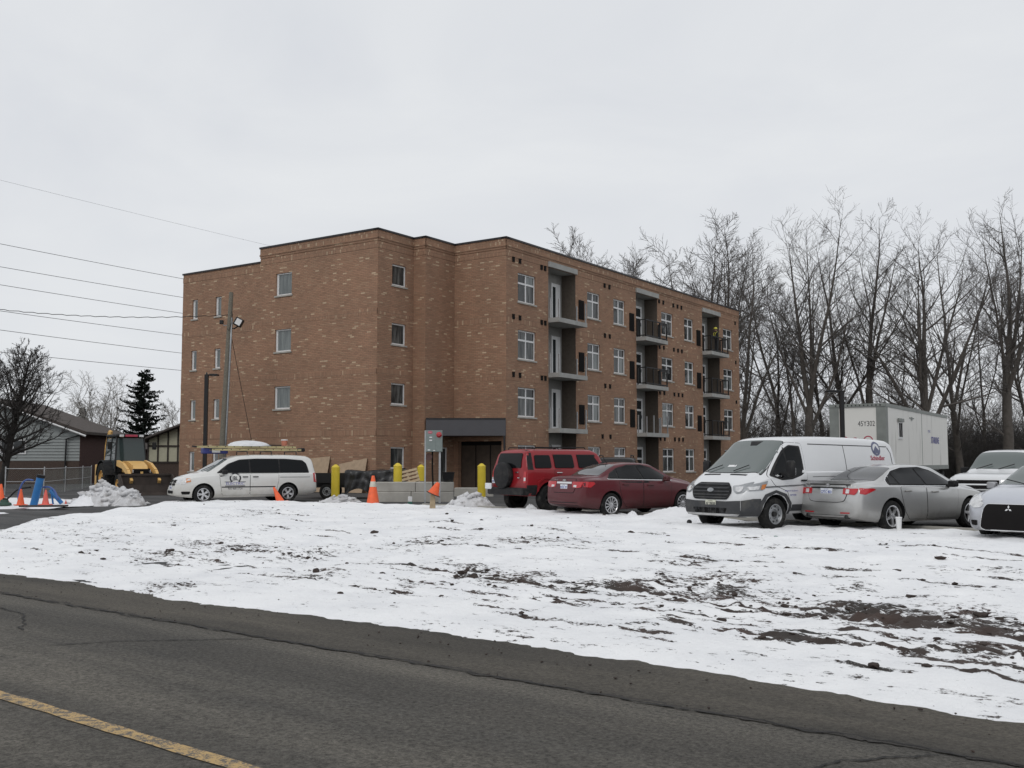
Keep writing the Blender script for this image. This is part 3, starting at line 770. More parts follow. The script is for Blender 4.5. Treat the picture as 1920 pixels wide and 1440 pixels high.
def window(P, rz, s0, s1, za, zb, style, setback=0.075):
    w, h = round(s1-s0, 2), round(zb-za, 2)
    key = (w, h, style)
    if key not in WCACHE:
        fr = 0.07; f = MB(); panes = []
        f.box(0, fr, 0, 0.07, 0, h); f.box(w-fr, w, 0, 0.07, 0, h)
        f.box(fr, w-fr, 0, 0.07, 0, fr); f.box(fr, w-fr, 0, 0.07, h-fr, h)
        if style == 'cross':
            t = h*0.66; m_ = 0.045
            f.box(fr, w-fr, 0.004, 0.066, t-m_, t+m_)
            f.box(w/2-m_, w/2+m_, 0.004, 0.066, fr, t-m_); f.box(w/2-m_, w/2+m_, 0.004, 0.066, t+m_, h-fr)
            rects = [(fr, w/2-m_, fr, t-m_), (w/2+m_, w-fr, fr, t-m_), (fr, w/2-m_, t+m_, h-fr), (w/2+m_, w-fr, t+m_, h-fr)]
        elif style == 'slide':      # one pane with a wide white jamb of the sliding sash
            f.box(fr, fr+0.06, 0.012, 0.066, fr, h-fr)
            rects = [(fr+0.06, w-fr, fr, h-fr)]
        else:
            rects = [(fr, w-fr, fr, h-fr)]
        fm = f.mesh('window_frame', M['white_pvc'])
        for (a, b, c, d) in rects:
            p = MB().box(a, b, 0.035, 0.05, c, d); panes.append(p.mesh('pane', M['window_glass']))
        sm = MB().box(-0.07, w+0.07, -setback-0.05, 0.03, -0.075, -0.001).mesh('sill', M['concrete_light'])
        bk = MB().box(0.0, w, 0.30, 0.32, 0, h).mesh('blind', M['charcoal'])
        WCACHE[key] = (fm, panes, sm)
    fm, panes, sm = WCACHE[key]
    loc = Vector(P) + Matrix.Rotation(rz, 3, 'Z') @ Vector((s0, setback, 0)) + Vector((0, 0, za))
    o = bchild('window', fm, loc, rz)
    for p in panes:
        q = link_mesh('pane', p, o)
        q.material_slots[0].link = 'OBJECT'; q.material_slots[0].material = M['window_glass%d' % (2 if style == 'slide' else 1 if style == 'plain' else wrng.choice((0, 0, 1, 2)))]
    link_mesh('sill', sm, o)
    return o

# --- left face (end wall), local s measured from the far left corner
LEN1 = 14.43
P1 = B(-5.03, 3.98 + LEN1)
op1, w1 = [], []
for i, zt in enumerate([11.40, 8.49, 5.56]):
    w1.append((LEN1-6.98, LEN1-5.82, zt-1.16, zt, 'slide'))
for zt in (10.62, 7.80, 5.08, 2.28):
    w1.append((LEN1-13.60, LEN1-13.15, zt-1.07, zt, 'slide')); w1.append((LEN1-11.68, LEN1-11.20, zt-1.06, zt, 'slide'))
facade('wall', P1, A_V, [(0, LEN1-8.15, LOWTOP), (LEN1-8.15, LEN1, TOP)], [x[:4]+(0.11,) for x in w1], Z0)
for x in w1: window(P1, A_V, *x)
# --- stepped corner
PA = B(-5.03, 3.98); LEN2 = 2.67
w2 = [(1.05, 2.10, zt-1.04, zt, 'plain') for zt in (11.34, 8.45, 5.53, 2.44)]
facade('wall', PA, A_U, [(0, LEN2, TOP)], [x[:4]+(0.11,) for x in w2], Z0)
for x in w2: window(PA, A_U, *x)
PB = B(-2.36, 3.98); LEN3 = 0.76
facade('wall', PB, A_V, [(0, LEN3, TOP)], [], Z0)
PD = B(-2.36, 3.22); LEN4 = 2.36
w4 = [(1.15, 1.85, 0.62, 2.45, 'plain')]
facade('wall', PD, A_U, [(0, LEN4, TOP)], [x[:4]+(0.11,) for x in w4], Z0)
for x in w4: window(PD, A_U, *x)
PE = B(0, 3.22); LEN5 = 3.22
facade('wall', PE, A_V, [(0, LEN5, TOP)], [(0.25, 2.95, 0.30, 2.75, 0.35)], Z0)
# boarded entrance
em = MB().box(0.25, 2.95, 0.30, 0.34, 0.30, 2.75)
M['brown_board'] = pmat('brown_board', (0.060,0.042,0.030), 0.8, var=0.2, scale=4)
ent = bchild('entrance_dark_backing', em.mesh('entrance_dark_backing', M['dark_vent']), PE, A_V)  # near-black sheet stands in for the dark opening behind the boards
for a, b in ((0.30, 1.15), (1.22, 2.05), (2.12, 2.90)):
    d = link_mesh('board', MB().box(a, b, 0.27, 0.295, 0.34, 2.55).mesh('board', M['brown_board']), ent)
# --- long facade
LEN6 = 30.2
PC = B(0, 0)
BAL = [(3.91, 6.70), (13.86, 16.75), (23.64, 26.57)]
cols = [(1.04, 2.68), (7.98, 9.42), (11.02, 12.45), (17.33, 19.0), (20.74, 22.18), (27.25, 28.95)]
w6 = []
for r, zt in enumerate(HEADS):
    for c, (a, b) in enumerate(cols):
        w6.append((a, b, zt-1.48, zt, 'cross'))
RD6 = 0.90
openings = [x[:4]+(0.11,) for x in w6] + [(a, b, Z0, 12.10, 0) for a, b in BAL]
facade('wall', PC, A_U, [(0, LEN6, TOP)], openings, Z0)
for x in w6: window(PC, A_U, *x)
# hidden back walls, roof deck
back = MB()
pts = [B(-5.03, 18.41), B(30.2, 18.41), B(30.2, 0)]
bw = MB()
for a, b in zip(pts[:-1], pts[1:]):
    bw.add([(a.x,a.y,Z0),(b.x,b.y,Z0),(b.x,b.y,LOWTOP),(a.x,a.y,LOWTOP)], [(0,1,2,3)])
bchild('wall', bw.mesh('wall', M['brick']), Vector((0,0,0)), 0)
rf = [B(-5.0, 10.2), B(-5.0, 4.0), B(-2.34, 4.0), B(-2.34, 3.25), B(0.02, 3.25), B(0.02, 0.03), B(30.17, 0.03), B(30.17, 18.38), B(-5.0, 18.38)]
roof = MB().add([(p.x, p.y, 12.05) for p in rf], [tuple(range(len(rf)))])
bchild('roof', roof.mesh('roof', M['charcoal']), Vector((0,0,0)), 0)
# --- cornice: projecting brick courses, soldier course, dark metal cap
def cornice(P, rz, s0, s1, top, e0, e1):
    """e0/e1: +1 outer corner, -1 inner corner"""
    def ext(o): return (o if e0 > 0 else -0.001, o if e1 > 0 else -0.001)
    a, b = ext(0.030); band('soldier_course', P, rz, s0, s1, top-0.36, top-0.06, 0.030, M['brick_soldier'], a, b)
    a, b = ext(0.055); band('brick_course', P, rz, s0, s1, top-0.45, top-0.365, 0.055, M['brick'], a, b)
    a, b = ext(0.028); band('brick_course', P, rz, s0, s1, top-0.56, top-0.455, 0.028, M['brick'], a, b)
    a, b = ext(0.016); band('soldier_course', P, rz, s0, s1, top-0.90, top-0.60, 0.012, M['brick_soldier'], a, b)
    a, b = ext(0.07); m = MB().box(s0-a, s1+b, -0.07, 0.25, top-0.055, top+0.035)
    bchild('parapet_cap', m.mesh('parapet_cap', M['flashing']), P, rz)
cornice(P1, A_V, LEN1-8.15, LEN1, TOP, 1, 1)
lm = MB().box(-0.05, LEN1-8.15, -0.05, 0.25, LOWTOP-0.05, LOWTOP+0.035)
bchild('parapet_cap', lm.mesh('parapet_cap', M['flashing']), P1, A_V)
band('soldier_course', P1, A_V, 0, LEN1-8.15, LOWTOP-0.50, LOWTOP-0.22, 0.012, M['brick_soldier'], 0.01, 0)
# end return of the taller parapet
em = MB().box(LEN1-8.15-0.0, LEN1-8.15+0.2, 0.0, 6.0, LOWTOP, TOP)
bchild('parapet_return', em.mesh('parapet_return', M['brick']), P1, A_V)
cornice(PA, A_U, 0, LEN2, TOP, 1, -1)
cornice(PB, A_V, 0, LEN3, TOP, -1, 1)
cornice(PD, A_U, 0, LEN4, TOP, 1, -1)
cornice(PE, A_V, 0, LEN5, TOP, -1, 1)
cornice(PC, A_U, 0, LEN6, TOP, 1, 1)
# soldier courses at the floor levels of the end wall and the corner
for zt in (9.05, 6.15, 3.25):
    band('soldier_course', P1, A_V, LEN1-8.0, LEN1, zt-0.28, zt, 0.008, M['brick_soldier'], 0, 0.008)
    band('soldier_course', PA, A_U, 0, LEN2, zt-0.28, zt, 0.008, M['brick_soldier'], 0.008, -0.002)
for zt in (8.85, 6.0, 3.2):
    band('soldier_course', P1, A_V, 0, LEN1-8.15, zt-0.28, zt, 0.008, M['brick_soldier'], 0, 0)
for zt in (8.95, 6.05, 3.15):
    band('soldier_course', PE, A_V, 0, LEN5, zt-0.28, zt, 0.008, M['brick_soldier'], -0.002, 0.008)
    for a, b in ((0, 3.90), (6.71, 13.85), (16.76, 23.63), (26.58, LEN6)):
        band('soldier_course', PC, A_U, a, b, zt-0.28, zt, 0.006, M['brick_soldier'], 0, 0)
# --- balcony recesses, slabs, headers, doors, railings
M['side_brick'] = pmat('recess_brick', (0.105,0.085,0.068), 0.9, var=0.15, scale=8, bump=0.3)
def bl(x, y, z): return Vector((x, y, z))
for bi, (a, b) in enumerate(BAL):
    rc = MB()
    d = RD6
    rc.add([(a,d,Z0),(b,d,Z0),(b,d,12.10),(a,d,12.10)], [(0,1,2,3)], 0)
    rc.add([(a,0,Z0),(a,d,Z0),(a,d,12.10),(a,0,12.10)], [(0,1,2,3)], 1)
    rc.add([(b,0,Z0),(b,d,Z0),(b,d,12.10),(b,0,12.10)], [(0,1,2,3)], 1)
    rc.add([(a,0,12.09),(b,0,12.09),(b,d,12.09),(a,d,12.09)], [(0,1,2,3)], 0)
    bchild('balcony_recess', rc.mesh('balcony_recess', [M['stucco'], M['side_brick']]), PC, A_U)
    hd = MB().box(a-0.05, b+0.05, -0.12, d-0.01, 12.0, 12.28)
    bchild('balcony_header', hd.mesh('balcony_header', M['concrete']), PC, A_U)
    # doors on the back wall of each level, ground floor too
    for lv, fz in enumerate(FLOORS + [0.45]):
        dr = MB()
        x0 = a + (1.68 if bi == 0 else 1.22); x1 = x0 + (0.76 if bi == 0 else 1.05); h = 2.12
        dr.box(x0-0.07, x1+0.07, d-0.09, d-0.005, fz, fz+h+0.07)
        if bi == 0:
            gl = MB().box(x0+0.05, x0+0.33, d-0.10, d-0.092, fz+0.15, fz+h-0.12)
        else:
            gl = MB().box(x0+0.12, x1-0.12, d-0.10, d-0.092, fz+0.25, fz+h*0.66)
            gl.box(x0+0.12, x1-0.12, d-0.10, d-0.092, fz+h*0.72, fz+h-0.08)
        do = bchild('balcony_door', dr.mesh('balcony_door', M['white_pvc']), PC, A_U)
        link_mesh('pane', gl.mesh('pane', M['window_glass']), do)
        hn = MB().box(x1-0.12, x1-0.07, d-0.13, d-0.091, fz+0.95, fz+1.15)
        link_mesh('handle', hn.mesh('handle', M['grey_steel']), do)
    for lv, fz in enumerate(FLOORS):
        sl_ = MB().box(a-0.02, b+0.10, -0.68, d-0.01, fz-0.20, fz)
        slab = bchild('balcony_slab', sl_.mesh('balcony_slab', M['concrete']), PC, A_U)
        dk = MB().box(a-0.018, b+0.098, -0.681, 0.0, fz-0.235, fz-0.20)   # drip edge
        link_mesh('drip_edge', dk.mesh('drip_edge', M['concrete']), slab)
        x0, x1, yo = a+0.06, b+0.02, -0.62
        finished = bi == 2 or (bi == 1 and lv < 2)
        posts = [(x0, -0.06), (x0, yo), ((2*x0+x1)/3, yo), ((x0+2*x1)/3, yo), (x1, yo), (x1, -0.06)]
        hgt = 1.07
        if finished:
            for (px_, py_) in posts:
                link_mesh('railing_post', MB().box(px_-0.035, px_+0.035, py_-0.035, py_+0.035, fz, fz+hgt).mesh('railing_post', M['black_metal']), slab)
            for zz in (fz+0.09, fz+hgt-0.03):
                rl = MB().box(x0, x1, yo-0.03, yo+0.03, zz-0.03, zz+0.03)
                rl.box(x0-0.03, x0+0.03, yo+0.03, -0.06, zz-0.03, zz+0.03); rl.box(x1-0.03, x1+0.03, yo+0.03, -0.06, zz-0.03, zz+0.03)
                link_mesh('railing', rl.mesh('railing', M['black_metal']), slab)
            if bi == 1:
                xm = (x0+2*x1)/3
                rl = MB().box(xm+0.05, xm+0.10, yo-0.03, yo+0.03, fz+0.02, fz+1.0); rl.box(xm+0.1, x1-0.02, yo-0.03, yo+0.03, fz+0.90, fz+0.98)
                link_mesh('gate_frame', rl.mesh('gate_frame', M['black_metal']), slab)
        else:
            for k, (px_, py_) in enumerate(posts):
                if k in (2, 3) and bi == 0: continue
                mt = M['galv']
                link_mesh('railing_post', MB().box(px_-0.03, px_+0.03, py_-0.03, py_+0.03, fz, fz+hgt-0.1*(k % 2)).mesh('railing_post', mt), slab)
# tall dark grilles beside the balconies
for (a, b) in ((7.02, 7.58), (12.98, 13.56), (22.66, 23.30)):
    for dz in (0, 2.9, 5.8):
        g = MB().box(a, b, -0.035, 0.0, 9.58-dz, 10.65-dz)
        lv = bchild('wall_grille', g.mesh('wall_grille', M['dark_vent']), PC, A_U)
        for k in range(9):
            link_mesh('grille_slat', MB().box(a+0.02, b-0.02, -0.05, -0.036, 9.64-dz+k*0.11, 9.69-dz+k*0.11).mesh('grille_slat', M['dark_vent']), lv)
# small wall vents
vme_ = MB().box(-0.085, 0.085, -0.05, 0.0, -0.12, 0.10).box(-0.10, 0.10, -0.062, 0.0, 0.10, 0.125).mesh('wall_vent', M['dark_vent'])
for s in (0.62, 1.20, 3.23, 3.57, 9.95, 10.52, 17.0, 17.6, 19.07, 19.70, 20.29, 29.5):
    for dz in (0, 2.9, 5.8, 8.7):
        if dz == 8.7 and s in (0.62, 1.20, 3.23, 3.57, 29.5): continue
        o = bchild('wall_vent', vme_, Vector(PC) + U*(s - (0.35 if dz == 8.7 and s == 9.95 else 0)) + Vector((0,0,11.86-dz)), A_U)
# --- diagonal entrance canopy across the stepped corner
pL, pR = B(-2.30, 3.16), B(-0.05, -0.02)
can = MB()
tri = [pL, pR, B(-0.02, 3.18)]
out_ = Vector((0, -0.22, 0))
poly = [pL+out_, pR+out_, pR, B(-0.02, 3.18), pL]
can.prism([(p.x, p.y) for p in poly], 3.0, 3.80)
cp = bchild('entrance_canopy', can.mesh('entrance_canopy', M['charcoal']), Vector((0,0,0)), 0)
cc = MB().prism([(p.x + (0.0), p.y) for p in [pL+out_*1.15, pR+out_*1.15, pR, pL]], 3.80, 3.86)
link_mesh('canopy_flashing', cc.mesh('canopy_flashing', M['flashing']), cp)
link_mesh('canopy_column', MB().box(pR.x-0.12, pR.x-0.02, pR.y-0.2, pR.y-0.1, LOT, 3.0).mesh('canopy_column', M['flashing']), cp)
# ================================================================ TREES
def tubes_mesh(branches, name, mat):
    """branches: list of (pts[K,3], radii[K], sides) -> one mesh, vectorised by (K, sides)"""
    groups = {}
    for p, r, s in branches: groups.setdefault((len(p), s), []).append((p, r))
    VV, FF, off = [], [], 0
    for (K, s), lst in groups.items():
        P = np.array([x[0] for x in lst]); R = np.array([x[1] for x in lst]); nb = len(lst)
        T = np.gradient(P, axis=1); T /= np.linalg.norm(T, axis=2, keepdims=True) + 1e-9
        ref = np.zeros_like(T); ref[..., 0] = 0.83; ref[..., 1] = 0.55; ref[..., 2] = 0.08
        A = np.cross(T, ref); A /= np.linalg.norm(A, axis=2, keepdims=True) + 1e-9
        Bv = np.cross(T, A)
        ang = np.arange(s)*2*math.pi/s
        ring = P[:, :, None, :] + R[:, :, None, None]*(A[:, :, None, :]*np.cos(ang)[None, None, :, None] + Bv[:, :, None, :]*np.sin(ang)[None, None, :, None])
        VV.append(ring.reshape(-1, 3))
        idx = np.arange(nb*K*s).reshape(nb, K, s) + off
        a = idx[:, :-1, :]; b = np.roll(a, -1, axis=2); d = idx[:, 1:, :]; c = np.roll(d, -1, axis=2)
        FF.append(np.stack([a.ravel(), b.ravel(), c.ravel(), d.ravel()], 1))
        off += nb*K*s
    return np_mesh(name, np.concatenate(VV), np.concatenate(FF), mat, True)

def curve(rng, p0, d0, length, K, wander, lift):
    """a wandering branch that bends towards (0,0,lift)"""
    return curves(rng, np.array([p0], float), np.array([d0], float), np.array([length]), K, wander, lift)[0]
def curves(rng, P0, D0, Ls, K, wander, lift):
    P = P0.copy(); D = D0/np.linalg.norm(D0, axis=1, keepdims=True); st = (np.asarray(Ls)/(K-1))[:, None]; out = [P.copy()]
    for i in range(K-1):
        D = D + rng.randn(*D.shape)*wander; D[:, 2] += lift; D /= np.linalg.norm(D, axis=1, keepdims=True)
        P = P + D*st; out.append(P.copy())
    return np.stack(out, 1)
def dirs_off(rng, D, ang, az=None):
    D = D/(np.linalg.norm(D, axis=1, keepdims=True)+1e-9)
    ref = np.where((np.abs(D[:, 2]) < 0.9)[:, None], np.array([[0.31, 0.17, 0.93]]), np.array([[1.0, 0, 0]]))
    A = np.cross(D, ref); A /= np.linalg.norm(A, axis=1, keepdims=True); Bn = np.cross(D, A)
    az = rng.rand(len(D))*2*math.pi if az is None else az
    ang = np.broadcast_to(ang, (len(D),))
    return D*np.cos(ang)[:, None] + (A*np.cos(az)[:, None] + Bn*np.sin(az)[:, None])*np.sin(ang)[:, None]
def dir_off(rng, d, ang, az=None):
    return dirs_off(rng, np.array([d], float), np.array([ang]), None if az is None else np.array([az]))[0]
def sprout(rng, C, R, Ls, n, t0, ang, lfac, lfall, K, wander, lift, rfac, rmin, taper):
    """n side shoots on every parent branch of the batch C (N,K0,3)"""
    N_, K0 = C.shape[0], C.shape[1]
    t = t0 + (1-t0)*0.98*((np.arange(n)[None, :] + rng.rand(N_, n))/n)
    f = t*(K0-1); i = np.minimum(K0-2, f.astype(int)); w_ = (f-i)[..., None]; r_ = np.arange(N_)[:, None]
    P = C[r_, i]*(1-w_) + C[r_, i+1]*w_; D = C[r_, i+1]-C[r_, i]
    ra = R[r_, i]
    L2 = Ls[:, None]*lfac*(1+lfall*0.12-lfall*t)*(0.55+0.9*rng.rand(N_, n))
    D2 = dirs_off(rng, D.reshape(-1, 3), (ang*(0.55+0.8*rng.rand(N_, n))).ravel())
    B1 = curves(rng, P.reshape(-1, 3), D2, L2.ravel(), K, wander, lift)
    rb = np.maximum(rmin, ra.ravel()*rfac)[:, None]*np.linspace(1, taper, K)[None, :]
    return B1, rb, L2.ravel()
def pack(B1, rb, s): return [(B1[i], rb[i], s) for i in range(len(B1))]

def grow(seed, H, r0, fork=0.32, leaders=4, spread=0.36, lift=0.05, side=(9, 7, 4), ang=0.75, sl=0.36, wander=0.07, lean=(0, 0), low=0.25, twr=0.011):
    rng = np.random.RandomState(seed)
    trunk, crown = [], []
    base = curve(rng, (0, 0, -0.15), (lean[0]*0.5, lean[1]*0.5, 1), H*fork+0.15, 6, 0.035, 0.08)
    r1 = r0*0.74
    rad_ = np.linspace(r0, r1, 6); rad_[0] *= 1.3
    trunk.append((base, rad_, 9))
    tips = []
    d0 = base[-1]-base[-2]
    az0 = rng.rand()*6.28
    for k in range(leaders):
        d = dir_off(rng, d0 + np.array([lean[0], lean[1], 0])*0.4, spread*(0.45 + 0.9*rng.rand()) if k else spread*0.25, az0 + k*2*math.pi/max(1, leaders-1))
        Lh = (H - base[-1][2])*(1.05 if k == 0 else 0.70 + 0.4*rng.rand())
        c = curve(rng, base[-1] if k < 2 else base[-1-(k % 3)], d, Lh, 10, wander*0.9, lift)
        rr_ = (r1*(0.78 if k == 0 else 0.46+0.2*rng.rand()))*np.linspace(1, 0.035, 10)**0.9
        trunk.append((c, rr_, 6)); tips.append((c, rr_, Lh))
    for k in range(int(3*low/0.25)):
        t = 0.4 + 0.55*rng.rand(); i = min(4, int(t*5)); p = base[i]
        d = dir_off(rng, np.array([0, 0, 1.0]), 0.8 + 0.4*rng.rand())
        Lh = H*(0.16+0.18*rng.rand()); c = curve(rng, p, d, Lh, 10, wander, lift*1.3)
        rr_ = r0*0.20*np.linspace(1, 0.12, 10); crown.append((c, rr_, 4)); tips.append((c, rr_, Lh))
    n1, n2, n3 = side
    C0 = np.array([t[0] for t in tips]); R0 = np.array([t[1] for t in tips]); L0 = np.array([t[2] for t in tips])
    B1, rb1, L1 = sprout(rng, C0, R0, L0, n1, 0.10, ang, sl, 0.50, 7, wander*1.4, lift*1.2, 0.50, twr*1.7, 0.25)
    B2, rb2, L2 = sprout(rng, B1, rb1, L1, n2, 0.15, ang, 0.50, 0.55, 5, wander*1.9, lift, 0.5, twr*1.25, 0.45)
    B3, rb3, L3 = sprout(rng, B2, rb2, L2, n3, 0.15, ang*0.9, 0.50, 0.4, 3, wander*2.2, lift*0.5, 0.5, twr, 0.55)
    crown += pack(B1, rb1, 4) + pack(B2, rb2, 3) + pack(B3, rb3, 3)
    zmax = max(max(b[0][:, 2].max() for b in trunk), B3[:, :, 2].max()); k = H/zmax
    S = np.array([1, 1, k])
    return [(p*S, r, s) for p, r, s in trunk], [(p*S, r, s) for p, r, s in crown]

def grow_oval(seed, H, r0, lean=(0.0, 0.0), limbs=34, wide=0.30, side=(9, 7, 5), twr=0.009, **kw):
    """single leader with ascending limbs: an oval crown"""
    rng = np.random.RandomState(seed)
    K = 14; base = curve(rng, (0, 0, -0.15), (lean[0], lean[1], 1), H*0.97, K, 0.03, 0.02)
    R = r0*np.linspace(1, 0.06, K)**0.85
    trunk = [(base, R, 9)]
    t = 0.17 + 0.80*(np.arange(limbs)+rng.rand(limbs))/limbs; f = t*(K-1); i = np.minimum(K-2, f.astype(int)); w_ = (f-i)[:, None]
    P = base[i]*(1-w_) + base[i+1]*w_
    Ls = H*wide*1.55*np.sin(np.pi*np.clip((t-0.05)/1.02, 0, 1)**0.62)*(0.75+0.5*rng.rand(limbs))
    D = dirs_off(rng, base[i+1]-base[i], 1.15-0.55*t + 0.15*rng.randn(limbs), np.arange(limbs)*2.4+rng.rand(limbs))
    C0 = curves(rng, P, D, Ls, 10, 0.07, 0.085)
    R0 = np.maximum(0.02, R[i]*0.5)[:, None]*np.linspace(1, 0.12, 10)[None, :]
    crown = pack(C0, R0, 5)
    B1, rb1, L1 = sprout(rng, C0, R0, Ls, side[0], 0.12, 0.7, 0.42, 0.5, 7, 0.09, 0.06, 0.5, twr*1.7, 0.25)
    B2, rb2, L2 = sprout(rng, B1, rb1, L1, side[1], 0.15, 0.7, 0.50, 0.5, 5, 0.12, 0.05, 0.5, twr*1.2, 0.45)
    B3, rb3, L3 = sprout(rng, B2, rb2, L2, side[2], 0.15, 0.65, 0.50, 0.4, 3, 0.14, 0.03, 0.5, twr, 0.55)
    crown += pack(B1, rb1, 4) + pack(B2, rb2, 3) + pack(B3, rb3, 3)
    k = H/max(base[:, 2].max(), B3[:, :, 2].max()); S = np.array([1, 1, k])
    return [(p*S, r, s) for p, r, s in trunk], [(p*S, r, s) for p, r, s in crown]

TREE_CACHE = {}
def tree(name, px, Y, H, label, seed, group=None, cat='tree', rot=0.0, barks=('bark', 'twig'), z=0.2, **kw):
    X = (px-960)/1922.4*Y
    root = empty(name, (X, Y, z), rot)
    tr, cr = (grow_oval if kw.pop('oval', False) else grow)(seed, H, **kw)
    link_mesh('trunk', tubes_mesh(tr, 'trunk', M[barks[0]]), root)
    link_mesh('crown', tubes_mesh(cr, 'crown', M[barks[1]]), root)
    tag(root, label, cat, group)
    return root

WOOD = 'tall bare trees of the wood beside the building'
BEH = 'bare tree tops rising behind the flat roof'
def hh(ytop, Y): return (865-ytop)/1922.4*Y + 1.5
specs = [
 # px, ytop, Y, r0, fork, leaders, spread, lean, label
 (1399, 415, 84, 0.34, 0.22, 5, 0.42, (0.05,0), 'bare multi-stemmed tree rising just right of the brick facade end', WOOD),
 (1456, 462, 92, 0.30, 0.30, 4, 0.50, (0.10,0), 'bare leaning tree, second trunk right of the brick building', WOOD),
 (1494, 520, 86, 0.17, 0.40, 3, 0.35, (-0.14,0), 'slender bare tree leaning left towards the brick building', WOOD),
 (1517, 352, 84, 0.42, 0.30, 5, 0.40, (0.0,0), 'tall straight bare tree left of the dark lamp post', WOOD),
 (1546, 440, 94, 0.26, 0.26, 4, 0.55, (0.08,0), 'bare spreading tree directly behind the left end of the white trailer', WOOD),
 (1592, 405, 88, 0.36, 0.30, 4, 0.50, (-0.05,0), 'bare forked tree right behind the black lamp post', WOOD),
 (1634, 358, 85, 0.38, 0.36, 4, 0.34, (0.02,0), 'tall slim bare tree above the grey corner of the trailer', WOOD),
 (1739, 356, 82, 0.52, 0.27, 6, 0.36, (0.0,0), 'thickest bare tree, its stems dividing above the trailer', WOOD),
 (1690, 560, 100, 0.20, 0.25, 4, 0.6, (0.15,0), 'short bare tree leaning over the trailer roof', WOOD),
 (1802, 388, 88, 0.34, 0.28, 4, 0.45, (-0.12,0), 'bare tree bent left at the right end of the trailer', WOOD),
 (1845, 470, 96, 0.20, 0.33, 3, 0.42, (-0.10,0), 'thin bare tree above the white pickup cab', WOOD),
 (1888, 333, 84, 0.46, 0.40, 5, 0.36, (0.04,0), 'very tall bare tree at the far right with forked crown', WOOD),
 (1935, 400, 90, 0.30, 0.25, 4, 0.45, (-0.05,0), 'bare tree cut by the right edge of the photo', WOOD),
 (1030, 412, 112, 0.30, 0.45, 4, 0.45, (0.05,0), 'leftmost pale bare tree top above the flat roof', BEH),
 (1075, 425, 114, 0.28, 0.45, 4, 0.45, (0.05,0), 'wide bare tree top above the first balcony column', BEH),
 (1112, 428, 110, 0.24, 0.45, 3, 0.38, (0,0), 'narrow bare tree top above the roof, second gap from the corner', BEH),
 (1182, 448, 112, 0.26, 0.42, 4, 0.42, (0.04,0), 'bare tree top above the roof between first and second balconies', BEH),
 (1005, 440, 118, 0.22, 0.45, 5, 0.55, (0,0), 'small pale tree top nearest the roof corner', BEH),
 (1145, 440, 116, 0.26, 0.40, 5, 0.55, (0,0), 'spreading bare tree top above the roof left of the second balcony', BEH),
 (1205, 470, 112, 0.24, 0.40, 5, 0.55, (0,0), 'bare tree top directly above the second balcony header', BEH),
 (1275, 470, 108, 0.26, 0.36, 5, 0.6, (0,0), 'low spreading bare tree top left of the broad dense crown', BEH),
 (1240, 500, 116, 0.20, 0.40, 4, 0.50, (0,0), 'lowest bare tree top above the second balcony column', BEH),
 (1318, 380, 98, 0.42, 0.34, 6, 0.46, (0.02,0), 'broad bare tree with dense crown above the third balcony column', BEH),
 (1352, 378, 100, 0.36, 0.38, 5, 0.36, (0.02,0), 'tall bare tree rising behind the far end of the roof', BEH),
]
for i, (px, yt, Y, r0, fk, ld, spd, ln, lab, grp) in enumerate(specs):
    ln = (ln[0]*0.6, 0); spd *= 0.95
    tw_ = Y*(0.00012 if grp == WOOD else 0.00017)
    tree('bare_tree', px, Y, hh(yt, Y), lab, 100+i*7, grp, r0=r0, fork=fk, leaders=ld, spread=spd, lean=ln, side=(12, 8, 5) if r0 > 0.25 else (11, 7, 5), low=0.2, twr=tw_, wander=0.05, sl=0.33, lift=0.06)

# left group
tree('bare_tree', 4, 60, hh(630, 60), 'large dark bare tree with rounded crown left of the backhoe', 501, oval=True, r0=0.24, lean=(0.17,0.0), wide=0.27, side=(8, 6, 5), barks=('bark_dark','bark_dark'))
tree('bare_tree', -46, 58, hh(655, 58), 'dark bare tree cut by the left edge of the photo', 512, oval=True, r0=0.22, lean=(0.05,0.0), wide=0.25, side=(7, 6, 4), barks=('bark_dark','bark_dark'))
tree('birch_tree', 172, 84, hh(690, 84), 'pale fine-twigged birch between the large bare tree and the spruce', 523, r0=0.15, fork=0.2, leaders=6, spread=0.42, lift=0.05, lean=(-0.04,0), side=(10, 8, 4), barks=('birch','birch'), twr=0.011)
tree('birch_tree', 205, 88, hh(698, 88), 'pale birch just left of the dark spruce', 534, r0=0.14, fork=0.2, leaders=5, spread=0.42, lift=0.05, side=(9, 7, 4), barks=('birch','birch'), twr=0.011)
tree('bare_tree', 128, 96, hh(740, 96), 'low grey bare tree beyond the white sided house', 545, r0=0.14, fork=0.2, leaders=5, spread=0.6, side=(8, 7, 4), barks=('bark','birch'), twr=0.012)
tree('bare_tree', 322, 100, hh(742, 100), 'grey bare tree between the spruce and the brick end wall', 556, r0=0.15, fork=0.2, leaders=6, spread=0.6, side=(8, 7, 4), barks=('bark','birch'), twr=0.012)
tree('bare_tree', 300, 104, hh(760, 104), 'small bare tree over the half-timbered house roof', 567, r0=0.12, fork=0.2, leaders=5, spread=0.6, side=(7, 6, 4), barks=('bark','birch'), twr=0.012)

